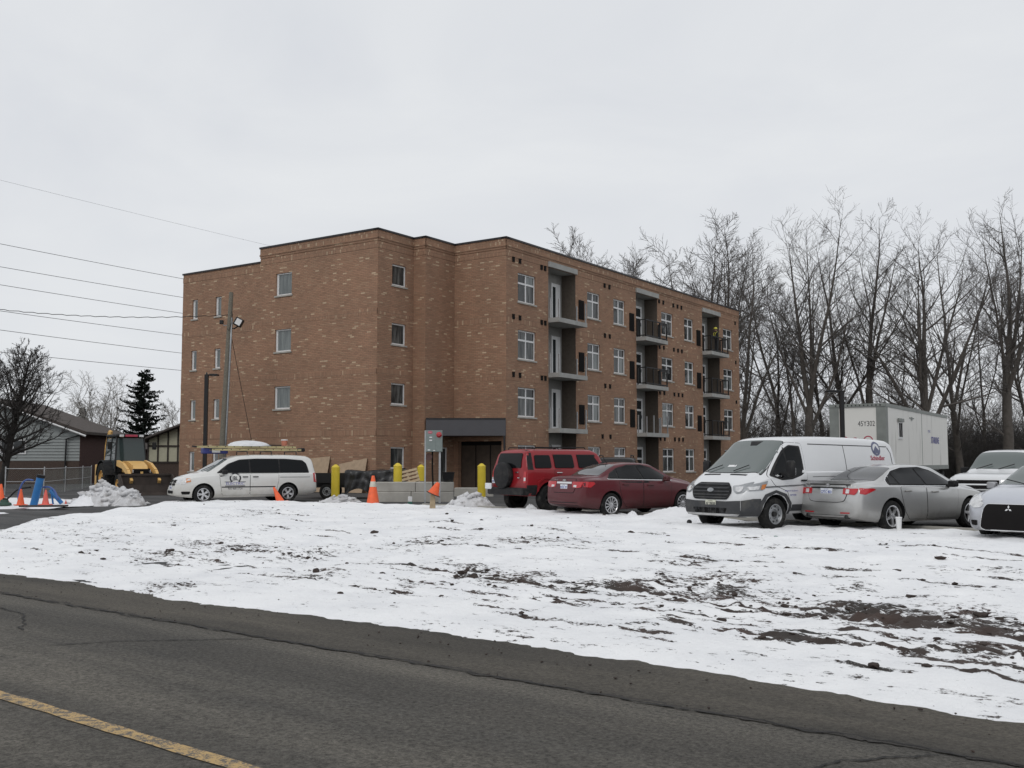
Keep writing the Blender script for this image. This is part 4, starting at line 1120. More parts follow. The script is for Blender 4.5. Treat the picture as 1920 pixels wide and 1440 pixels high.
def spruce(name, px, Y, H, wid, label, seed):
    rng = np.random.RandomState(seed)
    X = (px-960)/1922.4*Y
    root = empty(name, (X, Y, 0.2), 0)
    link_mesh('trunk', tubes_mesh([(np.array([(0,0,-0.1),(0.05,0,H*0.5),(0.0,0,H)]), np.array([0.2,0.12,0.02]), 7)], 'trunk', M['bark_dark']), root)
    V, F = [], []
    n = int(H*17)
    for k in range(n):
        t = (k+rng.rand())/n; z = H*(0.10+0.88*t)
        if rng.rand() < 0.10: continue
        L_ = wid*(1.06-t)**0.42*(0.5+0.7*rng.rand())*(1.0 if t < 0.85 else 0.75)
        az = rng.rand()*6.283
        d = np.array([math.cos(az), math.sin(az), 0.0]); sdir = np.array([-d[1], d[0], 0])
        m = max(5, int(L_/0.11))
        for j in range(m):
            u_ = (j+0.6)/m
            p = np.array([0, 0, z]) + d*L_*u_ + np.array([0, 0, (0.42*u_*u_ - 0.34*u_)*L_*0.9 + 0.02*rng.randn()])
            for sgn in (-1, 1, 0, 0):
                ln = (0.20+0.16*rng.rand())*(1.1-0.5*u_)
                dd = d*(0.6+0.4*rng.rand()) + sdir*sgn*(0.8+0.3*rng.rand()) + np.array([0, 0, -0.35+0.5*rng.rand() if sgn else (-0.9 if rng.rand() < 0.7 else 0.7)])
                dd /= np.linalg.norm(dd); e = np.cross(dd, [0.2, 0.3, 0.9]); e /= np.linalg.norm(e)
                w_ = 0.07+0.05*rng.rand(); i0 = len(V)
                V += [p - e*w_*0.5, p + e*w_*0.5, p + dd*ln*0.6 + e*w_, p + dd*ln, p + dd*ln*0.6 - e*w_]
                F += [(i0, i0+1, i0+2), (i0, i0+2, i0+4), (i0+4, i0+2, i0+3)]
    link_mesh('crown', np_mesh('crown', np.array(V), F, M['needles'], False), root)
    tag(root, label, 'tree')
spruce('spruce_tree', 266, 84, hh(690, 84), 2.35, 'dark green spruce rising behind the yellow backhoe', 61)
spruce('spruce_tree', 152, 92, hh(762, 92), 1.0, 'small dark conifer behind the white sided house', 62)

# dense brush at the foot of the wood: reads as one mass
def brush(name, label, seed, n, x0, x1, y0, y1, hmin, hmax, mat, r=0.016, side=5):
    rng = np.random.RandomState(seed)
    Y = rng.uniform(y0, y1, n); X = rng.uniform(x0, x1, n)
    H = rng.uniform(hmin, hmax, n)*(0.6+0.8*fbm(X*0.12+50, Y*0.12+50, 2))
    C0 = curves(rng, np.stack([X, Y, X*0+0.1], 1), np.stack([rng.randn(n)*.35, rng.randn(n)*.35, np.ones(n)], 1), H, 5, 0.12, 0.05)
    R0 = np.broadcast_to(np.linspace(r*2, r*0.6, 5), (n, 5))
    B1, rb1, L1 = sprout(rng, C0, R0, H, side, 0.05, 0.85, 0.42, 0.2, 4, 0.2, 0.06, 0.5, r, 0.5)
    B2, rb2, L2 = sprout(rng, B1, rb1, L1, 3, 0.1, 0.8, 0.42, 0.2, 3, 0.2, 0.03, 0.5, r*0.6, 0.8)
    br = pack(C0, R0, 3) + pack(B1, rb1, 3) + pack(B2, rb2, 3)
    o = link_mesh(name, tubes_mesh(br, name, mat))
    tag(o, label, 'brush', kind='stuff')
brush('brush_thicket', 'dense dark bare brush at the foot of the wood', 71, 3400, 14, 60, 90, 108, 2.2, 5.2, M['bark_dark'], 0.018)
brush('distant_wood', 'distant grey twiggy wood behind the tall trees', 72, 800, 12, 75, 110, 140, 5, 11, M['twig'], 0.020, 7)
brush('garden_brush', 'low dark garden brush between the houses on the left', 73, 260, -42, -26, 74, 84, 1.0, 2.6, M['bark_dark'], 0.014)

# ================================================================ HOUSES ON THE LEFT
M['siding'] = pmat('white_siding', (0.36,0.385,0.38), 0.7, var=0.05)
M['house_brick'] = pmat('house_brick', (0.075,0.052,0.042), 0.9, var=0.25, scale=9, bump=0.4)
M['red_brick'] = pmat('red_brick', (0.075,0.038,0.033), 0.9, var=0.25, scale=9, bump=0.4)
M['shingle'] = pmat('shingle', (0.075,0.062,0.055), 0.95, var=0.3, scale=5, bump=0.5)
M['shingle_snow'] = pmat('shingle_snow', (0.20,0.19,0.19), 0.9, var=0.4, scale=2)
M['cream_stucco'] = pmat('cream_stucco', (0.50,0.48,0.36), 0.85, var=0.06)
M['dark_timber'] = pmat('dark_timber', (0.035,0.026,0.022), 0.8)
def roof_pair(mb, x0, x1, xm, ze, zr, y0, y1, t=0.18, over=0.5):
    """gable roof with ridge along y"""
    sl = (zr-ze)/(xm-x0); sr = (zr-ze)/(x1-xm)
    a = (x0-over, ze-sl*over); b = (xm, zr); c = (x1+over, ze-sr*over)
    for p, q in ((a, b), (b, c)):
        vs = [(p[0],y0,p[1]),(q[0],y0,q[1]),(q[0],y1,q[1]),(p[0],y1,p[1]),(p[0],y0,p[1]+t),(q[0],y0,q[1]+t),(q[0],y1,q[1]+t),(p[0],y1,p[1]+t)]
        mb.add(vs, [(0,3,2,1),(4,5,6,7),(0,1,5,4),(1,2,6,5),(2,3,7,6),(3,0,4,7)])
# white sided house with gable to the camera
h1 = empty('sided_house', (-32.75, 68.0, 0.22), rad(4))
tag(h1, 'white sided house with brown brick base behind the chain link fence', 'house')
W0, W1, XM = -6.5, 3.95, -2.0
br = MB().box(W0, W1, 0, 9, 0, 1.55)
br.build('brick_base', M['house_brick'], h1)
gb = MB().prism([(W0, 1.55), (W1, 1.55), (W1, 3.45), (XM, 5.6), (W0, 3.45)], 0.03, 8.97, M=Matrix(((1,0,0,0),(0,0,1,0),(0,1,0,0),(0,0,0,1))))
wl_ = gb.build('siding_wall', M['siding'], h1)
MB().box(W1-.01, W1+.03, .02, 9.0, 0.0, 3.45).build('side_wall', M['red_brick'], h1)
sdm = MB().box(W0, W1, -0.012, 0.05, 0, 0.03).mesh('siding_board', M['siding'])
for k in range(9):
    o = link_mesh('siding_board', sdm, wl_); o.location = (0, 0, 1.58 + k*0.205)
rp_ = MB(); roof_pair(rp_, W0, W1, XM, 3.5, 5.62, -0.4, 9.3); rf_ = rp_.build('roof', M['shingle'], h1)
MB().tube([(W1+0.1, -0.12, 3.3), (W1-0.85, -0.12, 3.0), (W1-0.9, -0.12, 0.1)], 0.055).build('downpipe', M['black_metal'], h1)
fas = MB().tube([(XM, -0.42, 5.60), (W1+0.5, -0.42, 3.20)], 0.07, 4).build('fascia', M['white_pvc'], rf_)
wn_ = MB().box(-1.2, 0.5, -0.04, 0.0, 2.0, 3.0).build('window', M['white_pvc'], h1)
MB().box(-1.1, -0.4, -0.05, -0.041, 2.1, 2.9).box(-0.3, 0.4, -0.05, -0.041, 2.1, 2.9).build('pane', M['window_glass'], wn_)
# dark red brick bungalow in the middle
h2 = empty('brick_bungalow', (-30.6, 76.0, 0.22), 0)
tag(h2, 'dark red brick bungalow between the sided house and the backhoe', 'house')
MB().box(-1.6, 2.4, 0, 6, 0, 2.5).build('wall', M['red_brick'], h2)
r2_ = MB(); r2_.add([(-2.1,-0.5,2.45),(2.9,-0.5,2.45),(2.9,6.5,2.45),(-2.1,6.5,2.45),(-0.1,3,3.7),(0.9,3,3.7)], [(0,1,5,4),(1,2,5),(2,3,4,5),(3,0,4),(3,2,1,0)])
r2_.build('roof', M['shingle'], h2)
for (a, b) in ((0.9, 1.6), (1.85, 2.2)):
    w_ = MB().box(a, b, -0.05, 0.0, 1.05, 1.75).build('window', M['white_pvc'], h2)
    MB().box(a+0.07, b-0.07, -0.06, -0.051, 1.12, 1.68).build('pane', M['window_glass'], w_)
# half timbered gable house, partly behind the brick building
h3 = empty('timbered_house', (-25.9, 72.0, 0.22), 0)
tag(h3, 'cream half-timbered gable house left of the apartment building end wall', 'house')
MB().box(0.3, 9.0, 0, 9, 0, 1.45).build('brick_base', M['house_brick'], h3)
tw = MB().prism([(0.3,1.45),(9.0,1.45),(9.0,3.05),(4.65,4.75),(0.3,3.05)], 0.02, 8.9, M=Matrix(((1,0,0,0),(0,0,1,0),(0,1,0,0),(0,0,0,1)))).build('stucco_wall', M['cream_stucco'], h3)
for x in (0.33, 1.02, 1.72, 2.42, 3.12, 3.82, 4.52):
    MB().box(x-0.05, x+0.05, -0.04, 0.02, 1.45, 3.05+min(x, 4.65)*0.36).build('timber', M['dark_timber'], h3)
MB().box(0.3, 9.0, -0.045, 0.018, 2.55, 2.66).build('timber', M['dark_timber'], h3)
MB().box(0.3, 9.0, -0.045, 0.018, 1.40, 1.52).build('timber', M['dark_timber'], h3)
rp_ = MB(); roof_pair(rp_, 0.3, 9.0, 4.65, 3.08, 4.78, -0.5, 9.3, 0.16, 0.6); rf_ = rp_.build('roof', M['shingle'], h3)
MB().tube([(-0.4, -0.53, 2.82), (4.65, -0.53, 4.80)], 0.09, 4).build('bargeboard', M['dark_timber'], rf_)
# ================================================================ VEHICLE KIT
def pchip(xk, yk, x):
    xk = np.array(xk, float); yk = np.array(yk, float)
    h = np.diff(xk); dl = np.diff(yk)/h
    m = np.zeros(len(xk)); m[0] = dl[0]; m[-1] = dl[-1]
    for i in range(1, len(xk)-1):
        if dl[i-1]*dl[i] > 0:
            w1 = 2*h[i]+h[i-1]; w2 = h[i]+2*h[i-1]; m[i] = (w1+w2)/(w1/dl[i-1]+w2/dl[i])
    x = np.clip(x, xk[0], xk[-1]); i = np.clip(np.searchsorted(xk, x)-1, 0, len(xk)-2)
    t = (x-xk[i])/h[i]
    return ((1+2*t)*(1-t)**2)*yk[i] + t*(1-t)**2*h[i]*m[i] + t*t*(3-2*t)*yk[i+1] + t*t*(t-1)*h[i]*m[i+1]

def offset_poly(P, d):
    P = [Vector(p) for p in P]; n = len(P)
    area = sum(P[i].x*P[(i+1)%n].y - P[(i+1)%n].x*P[i].y for i in range(n))
    s = 1 if area > 0 else -1; out = []
    for i in range(n):
        a = (P[i]-P[i-1]).normalized(); b = (P[(i+1)%n]-P[i]).normalized()
        na = Vector((a.y, -a.x))*s; nb = Vector((b.y, -b.x))*s
        k = na+nb; L_ = k.length
        k = k/L_ if L_ > 1e-6 else na
        out.append(tuple(P[i] + k*(d/max(0.35, k.dot(na)))))
    return out
def round_poly(P, r, k=4):
    P = [Vector(p) for p in P]; n = len(P); out = []
    for i in range(n):
        p, a, b = P[i], P[i-1], P[(i+1)%n]
        da, db = (a-p), (b-p); ra = min(r, da.length*0.45); rb = min(r, db.length*0.45)
        s, e = p + da.normalized()*ra, p + db.normalized()*rb
        for t in np.linspace(0, 1, k+1): out.append(tuple(s*(1-t)**2 + p*2*t*(1-t) + e*t*t))
    return out
def text_verts(txt, size, bold=0.0):
    cu = bpy.data.curves.new('t', 'FONT'); cu.body = txt; cu.size = size; cu.align_x = 'CENTER'; cu.align_y = 'CENTER'; cu.offset = bold; cu.resolution_u = 3
    o = bpy.data.objects.new('t', cu); COL.objects.link(o)
    dg = bpy.context.evaluated_depsgraph_get(); me = bpy.data.meshes.new_from_object(o.evaluated_get(dg))
    V = [tuple(v.co) for v in me.vertices]; F = [tuple(p.vertices) for p in me.polygons]
    bpy.data.objects.remove(o); bpy.data.curves.remove(cu); bpy.data.meshes.remove(me)
    return V, F
def flat_text(txt, size, origin, right, up, mat, parent, name='lettering', bold=0.0, squeeze=1.0):
    V, F = text_verts(txt, size, bold); o_, r_, u_ = Vector(origin), Vector(right), Vector(up)
    me = bpy.data.meshes.new(name); me.from_pydata([o_ + r_*v[0]*squeeze + u_*v[1] for v in V], [], F); me.materials.append(mat); me.update()
    return link_mesh(name, me, parent)

class Car:
    def __init__(s, name, X, Y, head, label, cat, paint, L, p, wheels, wr_=0.33, ww=0.22, group=None, z0=LOT, arch=0.055, arch_mat=None, lower=None, side_bow=0.02):
        s.L = L
        s.root = empty(name, (X, Y, z0), rad(90-head)); tag(s.root, label, cat, group)
        s.paint = paint
        xs = sorted(set([round(float(x), 3) for k in p for x in np.array(p[k])[:, 0]]) | set(np.round(np.arange(0.06, L, 0.06), 3)))
        xs = [x for x in xs if p['zt'][0][0] <= x <= p['zt'][-1][0]]
        keep_ = [xs[0]]
        for x in xs[1:]:
            if x-keep_[-1] > 0.012: keep_.append(x)
        if xs[-1] != keep_[-1]: keep_[-1] = xs[-1]
        xs = np.array(keep_)
        g = {k: pchip(np.array(p[k])[:, 0], np.array(p[k])[:, 1], xs) for k in p}
        rings = []
        for i in range(len(xs)):
            zb, zt, w, wr = g['zb'][i], g['zt'][i], g['w'][i], g['wr'][i]
            zs = min(g['zs'][i], zt-0.03); zs = max(zs, zb+0.06)
            wr = min(wr, w*0.97); hgt = zs-zb
            pts = [(0, zb), (0.6*w, zb), (0.88*w, zb+0.01*min(1, hgt/0.3)), (0.955*w, zb+0.12*hgt)]
            for t in (0.25, 0.4, 0.55, 0.7, 0.82, 0.92):
                pts.append((w*(1-side_bow*2.2*(t-0.6)**2*4*0.5), zb+t*hgt))
            pts.append((w*0.985, zs))
            dr = min(0.13, 0.5*(zt-zs))
            ws = w*0.985; y0, z0_ = ws - min(0.03, (ws-wr)*0.4), zs + min(0.025, 0.25*(zt-zs))
            pts.append((y0, z0_))
            for t in (0.2, 0.4, 0.6, 0.8):
                pts.append((y0+(wr-y0)*t + 0.012*math.sin(math.pi*t)*min(1, (zt-zs)/0.3), z0_+(zt-dr-z0_)*t))
            pts += [(wr, zt-dr), (wr*0.965, zt-dr*0.60), (wr*0.90, zt-dr*0.32), (wr*0.78, zt-dr*0.16), (wr*0.5, zt-dr*0.05), (0, zt)]
            rings.append([(xs[i], y, z) for y, z in pts] + [(xs[i], -y, z) for y, z in reversed(pts[1:-1])])
        m = len(rings[0]); V = [q for r in rings for q in r]
        F = [(i*m+k, i*m+(k+1) % m, (i+1)*m+(k+1) % m, (i+1)*m+k) for i in range(len(xs)-1) for k in range(m)]
        F += [tuple(range(m)), tuple(reversed(range((len(xs)-1)*m, len(xs)*m)))]
        me = bpy.data.meshes.new('body'); me.from_pydata(V, [], F)
        bm = bmesh.new(); bm.from_mesh(me); bmesh.ops.recalc_face_normals(bm, faces=bm.faces)
        s.bvh = BVHTree.FromBMesh(bm); bm.to_mesh(me); bm.free()
        me.materials.append(paint); me.materials.append(M['black_plastic'])
        if lower is not None:        # unpainted lower cladding
            me.materials.append(lower[0])
            for f in me.polygons:
                c = f.center
                if lower[1](c.x, c.z): f.material_index = 2
        tmp = bpy.data.objects.new('body', me); COL.objects.link(tmp)
        # wheel arches cut out of the body
        cut = MB()
        for (ax, half) in wheels:
            R_ = wr_ + arch
            for sg in (-1, 1):
                Mx = Matrix.Translation((ax, sg*(half-0.26) if sg > 0 else -(half+0.3), wr_+0.01)) @ Matrix(((1,0,0,0),(0,0,1,0),(0,-1,0,0),(0,0,0,1)))
                cut.lathe([(R_, 0), (R_, 0.56)], 28, Mx)
        cm = cut.mesh('cut', [M['black_plastic'], M['black_plastic']])
        for f in cm.polygons: f.material_index = 1
        co = bpy.data.objects.new('cut', cm); COL.objects.link(co)
        md = tmp.modifiers.new('b', 'BOOLEAN'); md.operation = 'DIFFERENCE'; md.object = co; md.solver = 'EXACT'
        try: md.material_mode = 'INDEX'
        except Exception: pass
        dg = bpy.context.evaluated_depsgraph_get(); nm = bpy.data.meshes.new_from_object(tmp.evaluated_get(dg))
        bpy.data.objects.remove(tmp); bpy.data.objects.remove(co)
        nm.name = 'body'
        for f in nm.polygons: f.use_smooth = True
        nm.set_sharp_from_angle(angle=rad(38))
        s.body = link_mesh('body', nm, s.root)
        s.wr_ = wr_; s.ww = ww; s.wheelspec = wheels
    def hit(s, a, b, side):
        if side == 'L': o, d = Vector((a, 3, b)), Vector((0, -1, 0))
        elif side == 'R': o, d = Vector((a, -3, b)), Vector((0, 1, 0))
        elif side == 'F': o, d = Vector((s.L+3, a, b)), Vector((-1, 0, 0))
        elif side == 'B': o, d = Vector((-3, a, b)), Vector((1, 0, 0))
        else: o, d = Vector((a, b, 6)), Vector((0, 0, -1))
        h = s.bvh.ray_cast(o, d)
        if h[0] is None:
            q = {'L': (a, 0.8, b), 'R': (a, -0.8, b), 'F': (s.L, a, b), 'B': (0, a, b)}.get(side, (a, b, 1.2))
            h = s.bvh.find_nearest(Vector(q))
        n = h[1]
        if n.dot(d) > 0: n = -n
        return h[0], n
    def patch(s, name, poly, side, mat, off=0.005, parent=None, r=0.0, res=0.07, depth=None):
        if r: poly = round_poly(poly, r)
        bm = bmesh.new()
        try: bm.faces.new([bm.verts.new((p[0], p[1], 0)) for p in poly])
        except ValueError: bm.free(); return None
        for ax in (0, 1):
            lo = min(p[ax] for p in poly); hi = max(p[ax] for p in poly); c = lo+res
            while c < hi-res*0.3:
                co = (c, 0, 0) if ax == 0 else (0, c, 0); no = (1, 0, 0) if ax == 0 else (0, 1, 0)
                bmesh.ops.bisect_plane(bm, geom=bm.verts[:]+bm.edges[:]+bm.faces[:], plane_co=co, plane_no=no, dist=1e-5)
                c += res
        ns = {}
        for v in bm.verts:
            p, n = s.hit(v.co.x, v.co.y, side); ns[v] = n; v.co = p + n*off
        be = [e for e in bm.edges if e.is_boundary]
        ex = bmesh.ops.extrude_edge_only(bm, edges=be)
        dp = (off + 0.01) if depth is None else depth
        # push the rim back into the body
        vmap = {}
        for g in ex['geom']:
            if isinstance(g, bmesh.types.BMVert):
                src = min((v for e in g.link_edges for v in e.verts if v is not g and v in ns), key=lambda q: (q.co-g.co).length, default=None)
                if src is not None: vmap[g] = ns[src]
        for g, n in vmap.items(): g.co = g.co - n*dp
        bmesh.ops.recalc_face_normals(bm, faces=bm.faces)
        me = bpy.data.meshes.new(name); bm.to_mesh(me); bm.free(); me.materials.append(mat)
        for f in me.polygons: f.use_smooth = True
        me.set_sharp_from_angle(angle=rad(35))
        # outward normals: compare with the side direction
        o = link_mesh(name, me, parent or s.root)
        return o
    def both(s, name, poly, mat, **k):
        return [s.patch(name, poly, 'L', mat, **k), s.patch(name, poly, 'R', mat, **k)]
    def sym(s, name, poly, side, mat, **k):
        """front/rear pieces mirrored left-right: poly in (y,z) with y>0"""
        a = s.patch(name, poly, side, mat, **k); b = s.patch(name, [(-p[0], p[1]) for p in poly], side, mat, **k)
        return [a, b]
    def door(s, poly, handle=None, hmat=None, r=0.05, name='door'):
        for sd in 'LR':
            d = s.patch(name, poly, sd, s.paint, off=0.006, r=r)
            s.patch('door_gap', offset_poly(round_poly(poly, r), 0.010), sd, M['black_plastic'], off=0.002, parent=d)
            if handle:
                p, n = s.hit(handle[0], handle[1], sd)
                h = MB().rbox(-0.10, 0.10, -0.018, 0.018, -0.016, 0.016, 0.008)
                o = h.build('handle', hmat or s.paint, d, True); o.location = p + n*0.028
    def text(s, txt, size, cx, cz, side, mat, parent=None, bold=0.0, squeeze=1.0, off=0.010, name='lettering'):
        V, F = text_verts(txt, size, bold); out = []
        sg = {'L': -1, 'R': 1, 'F': 1, 'B': -1}[side]
        for v in V:
            p, n = s.hit(cx + sg*v[0]*squeeze, cz + v[1], side); out.append(p + n*off)
        me = bpy.data.meshes.new(name); me.from_pydata(out, [], F); me.materials.append(mat); me.update()
        return link_mesh(name, me, parent or s.root)
    def wheels(s, style, rim_mat, rim_r=0.22, n=5):
        tyre, rim = wheel_meshes(s.wr_, s.ww, rim_r, style, rim_mat, n)
        for (ax, half) in s.wheelspec:
            for sg in (1, -1):
                o = link_mesh('wheel', tyre, s.root); o.location = (ax, sg*(half-s.ww/2), s.wr_)
                o.rotation_euler = (0, rad(17*ax), 0 if sg > 0 else math.pi)
                link_mesh('rim', rim, o)
    def mirrors(s, x, z, size=(0.10, 0.20, 0.15), mat=None, out=0.12):
        for sg, sd in ((1, 'L'), (-1, 'R')):
            p, n = s.hit(x, z, sd); a, b, c = size
            m = MB().rbox(-a, a*0.7, 0.0, b, -c/2, c/2, min(a, c)*0.28)
            m.box(-0.03, 0.03, -out, 0.02, -c/2+0.0, -c/2+0.05)
            o = m.build('mirror', mat or s.paint, s.root, 40); o.location = (p.x, p.y + sg*out*0.7, z+0.02)
            if sg < 0: o.scale = (1, -1, 1)
    def plate(s, y, z, side, txt, mats, w=0.30, h=0.15, ink='plate_blue'):
        p, n = s.hit(y, z, side); x = p.x
        sg = 1 if side == 'F' else -1
        m = MB().box(x-0.005, x+0.012, y-w/2, y+w/2, z-h/2, z+h/2) if sg > 0 else MB().box(x-0.018, x+0.005, y-w/2, y+w/2, z-h/2, z+h/2)
        o = m.build('licence_plate', mats, s.root)
        xx = x+0.014 if sg > 0 else x-0.020
        flat_text(txt, h*0.52, (xx, y, z-0.002), (0, sg, 0), (0, 0, 1), M[ink], o, squeeze=0.85, bold=0.002)
        flat_text('ONTARIO', h*0.17, (xx, y, z+h*0.36), (0, sg, 0), (0, 0, 1), M[ink], o)

def wheel_meshes(r, w, rr, style, rim_mat, n):
    Mx = Matrix(((1,0,0,0),(0,0,1,0),(0,-1,0,0),(0,0,0,1)))     # lathe z -> +y
    hw = w/2
    t = MB().lathe([(rr, -hw*0.9), (rr+0.02, -hw), (r-0.035, -hw), (r-0.008, -hw*0.78), (r, -hw*0.5), (r, hw*0.5), (r-0.008, hw*0.78), (r-0.035, hw), (rr+0.02, hw), (rr, hw*0.9), (rr-0.01, hw*0.7)], 40, Mx, cap=False)
    t.lathe([(r*1.001, -hw*0.12), (r*1.001, hw*0.12)], 40, Mx, cap=False)
    tyre = t.mesh('wheel', M['rubber'], 40)
    k = MB(); dk = 1
    k.lathe([(rr+0.004, hw*0.92), (rr-0.012, hw*0.96), (rr-0.03, hw*0.75), (rr-0.035, -hw*0.6)], 40, Mx, 0, cap=False)
    k.lathe([(0.0, hw*0.15), (rr-0.03, hw*0.15)], 24, Mx, dk, cap=False)        # dark disc colours in the shade behind the spokes
    if style == 'steel':
        k.lathe([(rr-0.02, hw*0.7), (rr*0.82, hw*0.50), (rr*0.66, hw*0.62), (rr*0.50, hw*0.66), (rr*0.42, hw*0.40), (0.0, hw*0.40)], 28, Mx, 0, cap=False)
        for q in range(8):
            a = q*math.pi/4; c = Vector((math.cos(a)*rr*0.74, hw*0.60, math.sin(a)*rr*0.74))
            k.lathe([(0.024, 0), (0.0, 0.012)], 8, Matrix.Translation(c) @ Mx, dk)
        k.lathe([(0.06, hw*0.40), (0.055, hw*0.85), (0.0, hw*0.9)], 16, Mx, dk)
    else:
        for q in range(n):
            a = 2*math.pi*q/n
            ws, we = (0.036, 0.022) if style == 'spoke' else (0.013, 0.017)
            subs = (-0.16, 0.16) if style == 'split' else (0.0,)
            for sb in subs:
                a0, a1 = a + sb*0.3, a + sb
                c0, c1 = (math.cos(a0), math.sin(a0)), (math.cos(a1), math.sin(a1))
                r0_, r1_ = 0.045, rr-0.012
                if style == 'split': ws, we = 0.022, 0.017
                vs = []
                for (c, rad__, wd, yy) in ((c0, r0_, ws, hw*0.80), (c1, r1_, we, hw*0.90)):
                    nx, nz = -c[1], c[0]
                    for dy in (0, -0.035):
                        vs += [(c[0]*rad__+nx*wd, yy+dy, c[1]*rad__+nz*wd), (c[0]*rad__-nx*wd, yy+dy, c[1]*rad__-nz*wd)]
                k.add(vs, [(0,1,5,4),(2,6,7,3),(0,4,6,2),(1,3,7,5)], 0)
        k.lathe([(0.062, hw*0.55), (0.060, hw*0.84), (0.03, hw*0.90), (0, hw*0.90)], 18, Mx, 0)
    rim = k.mesh('rim', [rim_mat, M['dark_wheel']], 35)
    return tyre, rim

M['ink_grey'] = pmat('ink_grey', (0.13,0.14,0.22), 0.6)
M['p_silver'] = road_paint('silver_paint', (0.53,0.53,0.52), rough=0.26, flake=0.75, low=0.2, high=0.7)
M['p_silver2'] = road_paint('pale_silver_paint', (0.55,0.57,0.62), rough=0.34, flake=0.45)
M['p_maroon'] = road_paint('maroon_paint', (0.095,0.008,0.014), rough=0.3, dirtcol=(0.07,0.045,0.042), coat=0.45, spec=0.25)
M['p_red'] = road_paint('red_paint', (0.26,0.012,0.018), rough=0.3, dirtcol=(0.10,0.05,0.045), coat=0.4, spec=0.25)
M['p_white'] = road_paint('white_van_paint', (0.70,0.71,0.72), rough=0.32, low=0.25, high=0.9)
M['p_white2'] = road_paint('white_paint', (0.66,0.66,0.64), rough=0.34, low=0.25, high=0.95, dirtcol=(0.30,0.27,0.22))
M['p_black'] = road_paint('black_paint', (0.008,0.008,0.009), rough=0.3, coat=0.25, spec=0.15)

# ================================================================ SILVER SEDAN (rear three-quarter)
c = Car('silver_sedan', 6.78, 22.15, 58.0, 'silver sedan with ribbed rear spoiler and white plate, seen from behind', 'car', M['p_silver'], 4.73, dict(
    zt=[(0,.66),(.03,.84),(.07,.99),(.13,1.045),(.42,1.065),(.74,1.085),(1.15,1.275),(1.55,1.395),(2.15,1.44),(2.75,1.41),(3.2,1.24),(3.65,1.035),(4.0,.97),(4.4,.86),(4.6,.75),(4.69,.62),(4.73,.48)],
    zs=[(0,.55),(.1,.90),(.5,.955),(1.5,.95),(3.0,.90),(3.8,.84),(4.4,.72),(4.73,.42)],
    zb=[(0,.32),(.2,.26),(.8,.20),(3.9,.19),(4.5,.22),(4.73,.28)],
    w=[(0,.70),(.04,.78),(.15,.845),(.45,.89),(1.2,.92),(3.4,.92),(4.1,.89),(4.45,.80),(4.65,.65),(4.73,.48)],
    wr=[(0,.60),(.1,.72),(.7,.72),(1.15,.64),(1.6,.57),(2.7,.56),(3.2,.62),(3.65,.70),(4.3,.66),(4.73,.35)]),
    [(1.02,.905),(3.73,.90)], 0.335, 0.22)
c.wheels('spoke', M['alloy'], 0.225, 5)
gl = [(1.00,1.005),(1.12,1.13),(1.38,1.275),(1.75,1.345),(2.35,1.36),(2.72,1.29),(3.05,1.12),(3.28,.965),(2.2,.985)]
c.both('window_trim', offset_poly(gl, 0.028), M['chrome'], off=0.004, r=0.04, res=.05)
c.both('window_surround', offset_poly(gl, 0.012), M['black_plastic'], off=0.011, r=0.04, res=.05)
c.both('side_window', [(1.30,1.00),(1.33,1.24),(1.75,1.335),(2.10,1.35),(2.14,.99)], M['car_glass'], off=0.019, r=0.02)
c.both('side_window', [(1.03,1.01),(1.14,1.12),(1.28,1.21),(1.25,1.005)], M['car_glass'], off=0.019, r=0.01)
c.both('side_window', [(2.20,.985),(2.17,1.35),(2.38,1.345),(2.70,1.27),(3.03,1.10),(3.22,.975)], M['car_glass'], off=0.019, r=0.02)
c.door([(1.42,.42),(1.33,.70),(1.28,.95),(2.13,.95),(2.15,.26),(1.60,.26)], (1.50,.86))
c.door([(2.18,.26),(2.16,.95),(3.26,.915),(3.24,.60),(3.18,.26)], (2.42,.83))
c.patch('rear_window', [(.80,.60),(.80,-.60),(1.10,-.59),(1.47,-.50),(1.47,.50),(1.10,.59)], 'T', M['rear_glass'], off=0.006, r=0.05)
c.patch('windscreen', [(2.86,.50),(2.86,-.50),(3.55,-.64),(3.60,0),(3.55,.64)], 'T', M['windscreen'], off=0.006, r=0.05)
bt = c.patch('boot_lid', [(-.50,.985),(.50,.985),(.52,.80),(.46,.66),(.30,.635),(-.30,.635),(-.46,.66),(-.52,.80)], 'B', M['p_silver'], off=0.012, r=0.05)
c.patch('boot_gap', offset_poly([(-.50,.985),(.50,.985),(.52,.80),(.46,.66),(.30,.635),(-.30,.635),(-.46,.66),(-.52,.80)], 0.012), 'B', M['black_plastic'], off=0.004, parent=bt, r=0.05)
c.patch('chrome_strip', [(-.46,.945),(.46,.945),(.46,.915),(-.46,.915)], 'B', M['black_plastic'], off=0.018)
c.sym('tail_light', [(.42,.925),(.42,.80),(.60,.80),(.70,.79),(.755,.84),(.775,.925)], 'B', M['red_lens'], off=0.020, r=0.015)
c.sym('reversing_lens', [(.50,.905),(.50,.82),(.585,.82),(.585,.905)], 'B', M['clear_lens'], off=0.025, r=0.01)
c.both('tail_light', [(.10,.93),(.08,.82),(.20,.80),(.50,.905),(.42,.93)], M['red_lens'], off=0.012, r=0.01)
c.sym('reflector', [(.36,.42),(.36,.395),(.60,.40),(.60,.425)], 'B', M['red_lens'], off=0.008)
c.patch('bumper_insert', [(-.55,.36),(.55,.36),(.50,.30),(-.50,.30)], 'B', M['black_plastic'], off=0.008)
for y in (-.52, .52):
    MB().lathe([(.045,-.04),(.05,.12)], 16, Matrix.Translation((.02, y, .33)) @ AX_X).build('exhaust_tip', M['dark_wheel'], c.root, True)
c.plate(0.02, .845, 'B', 'CFTC 803', M['plate_white'], .31, .155)
sp = MB()
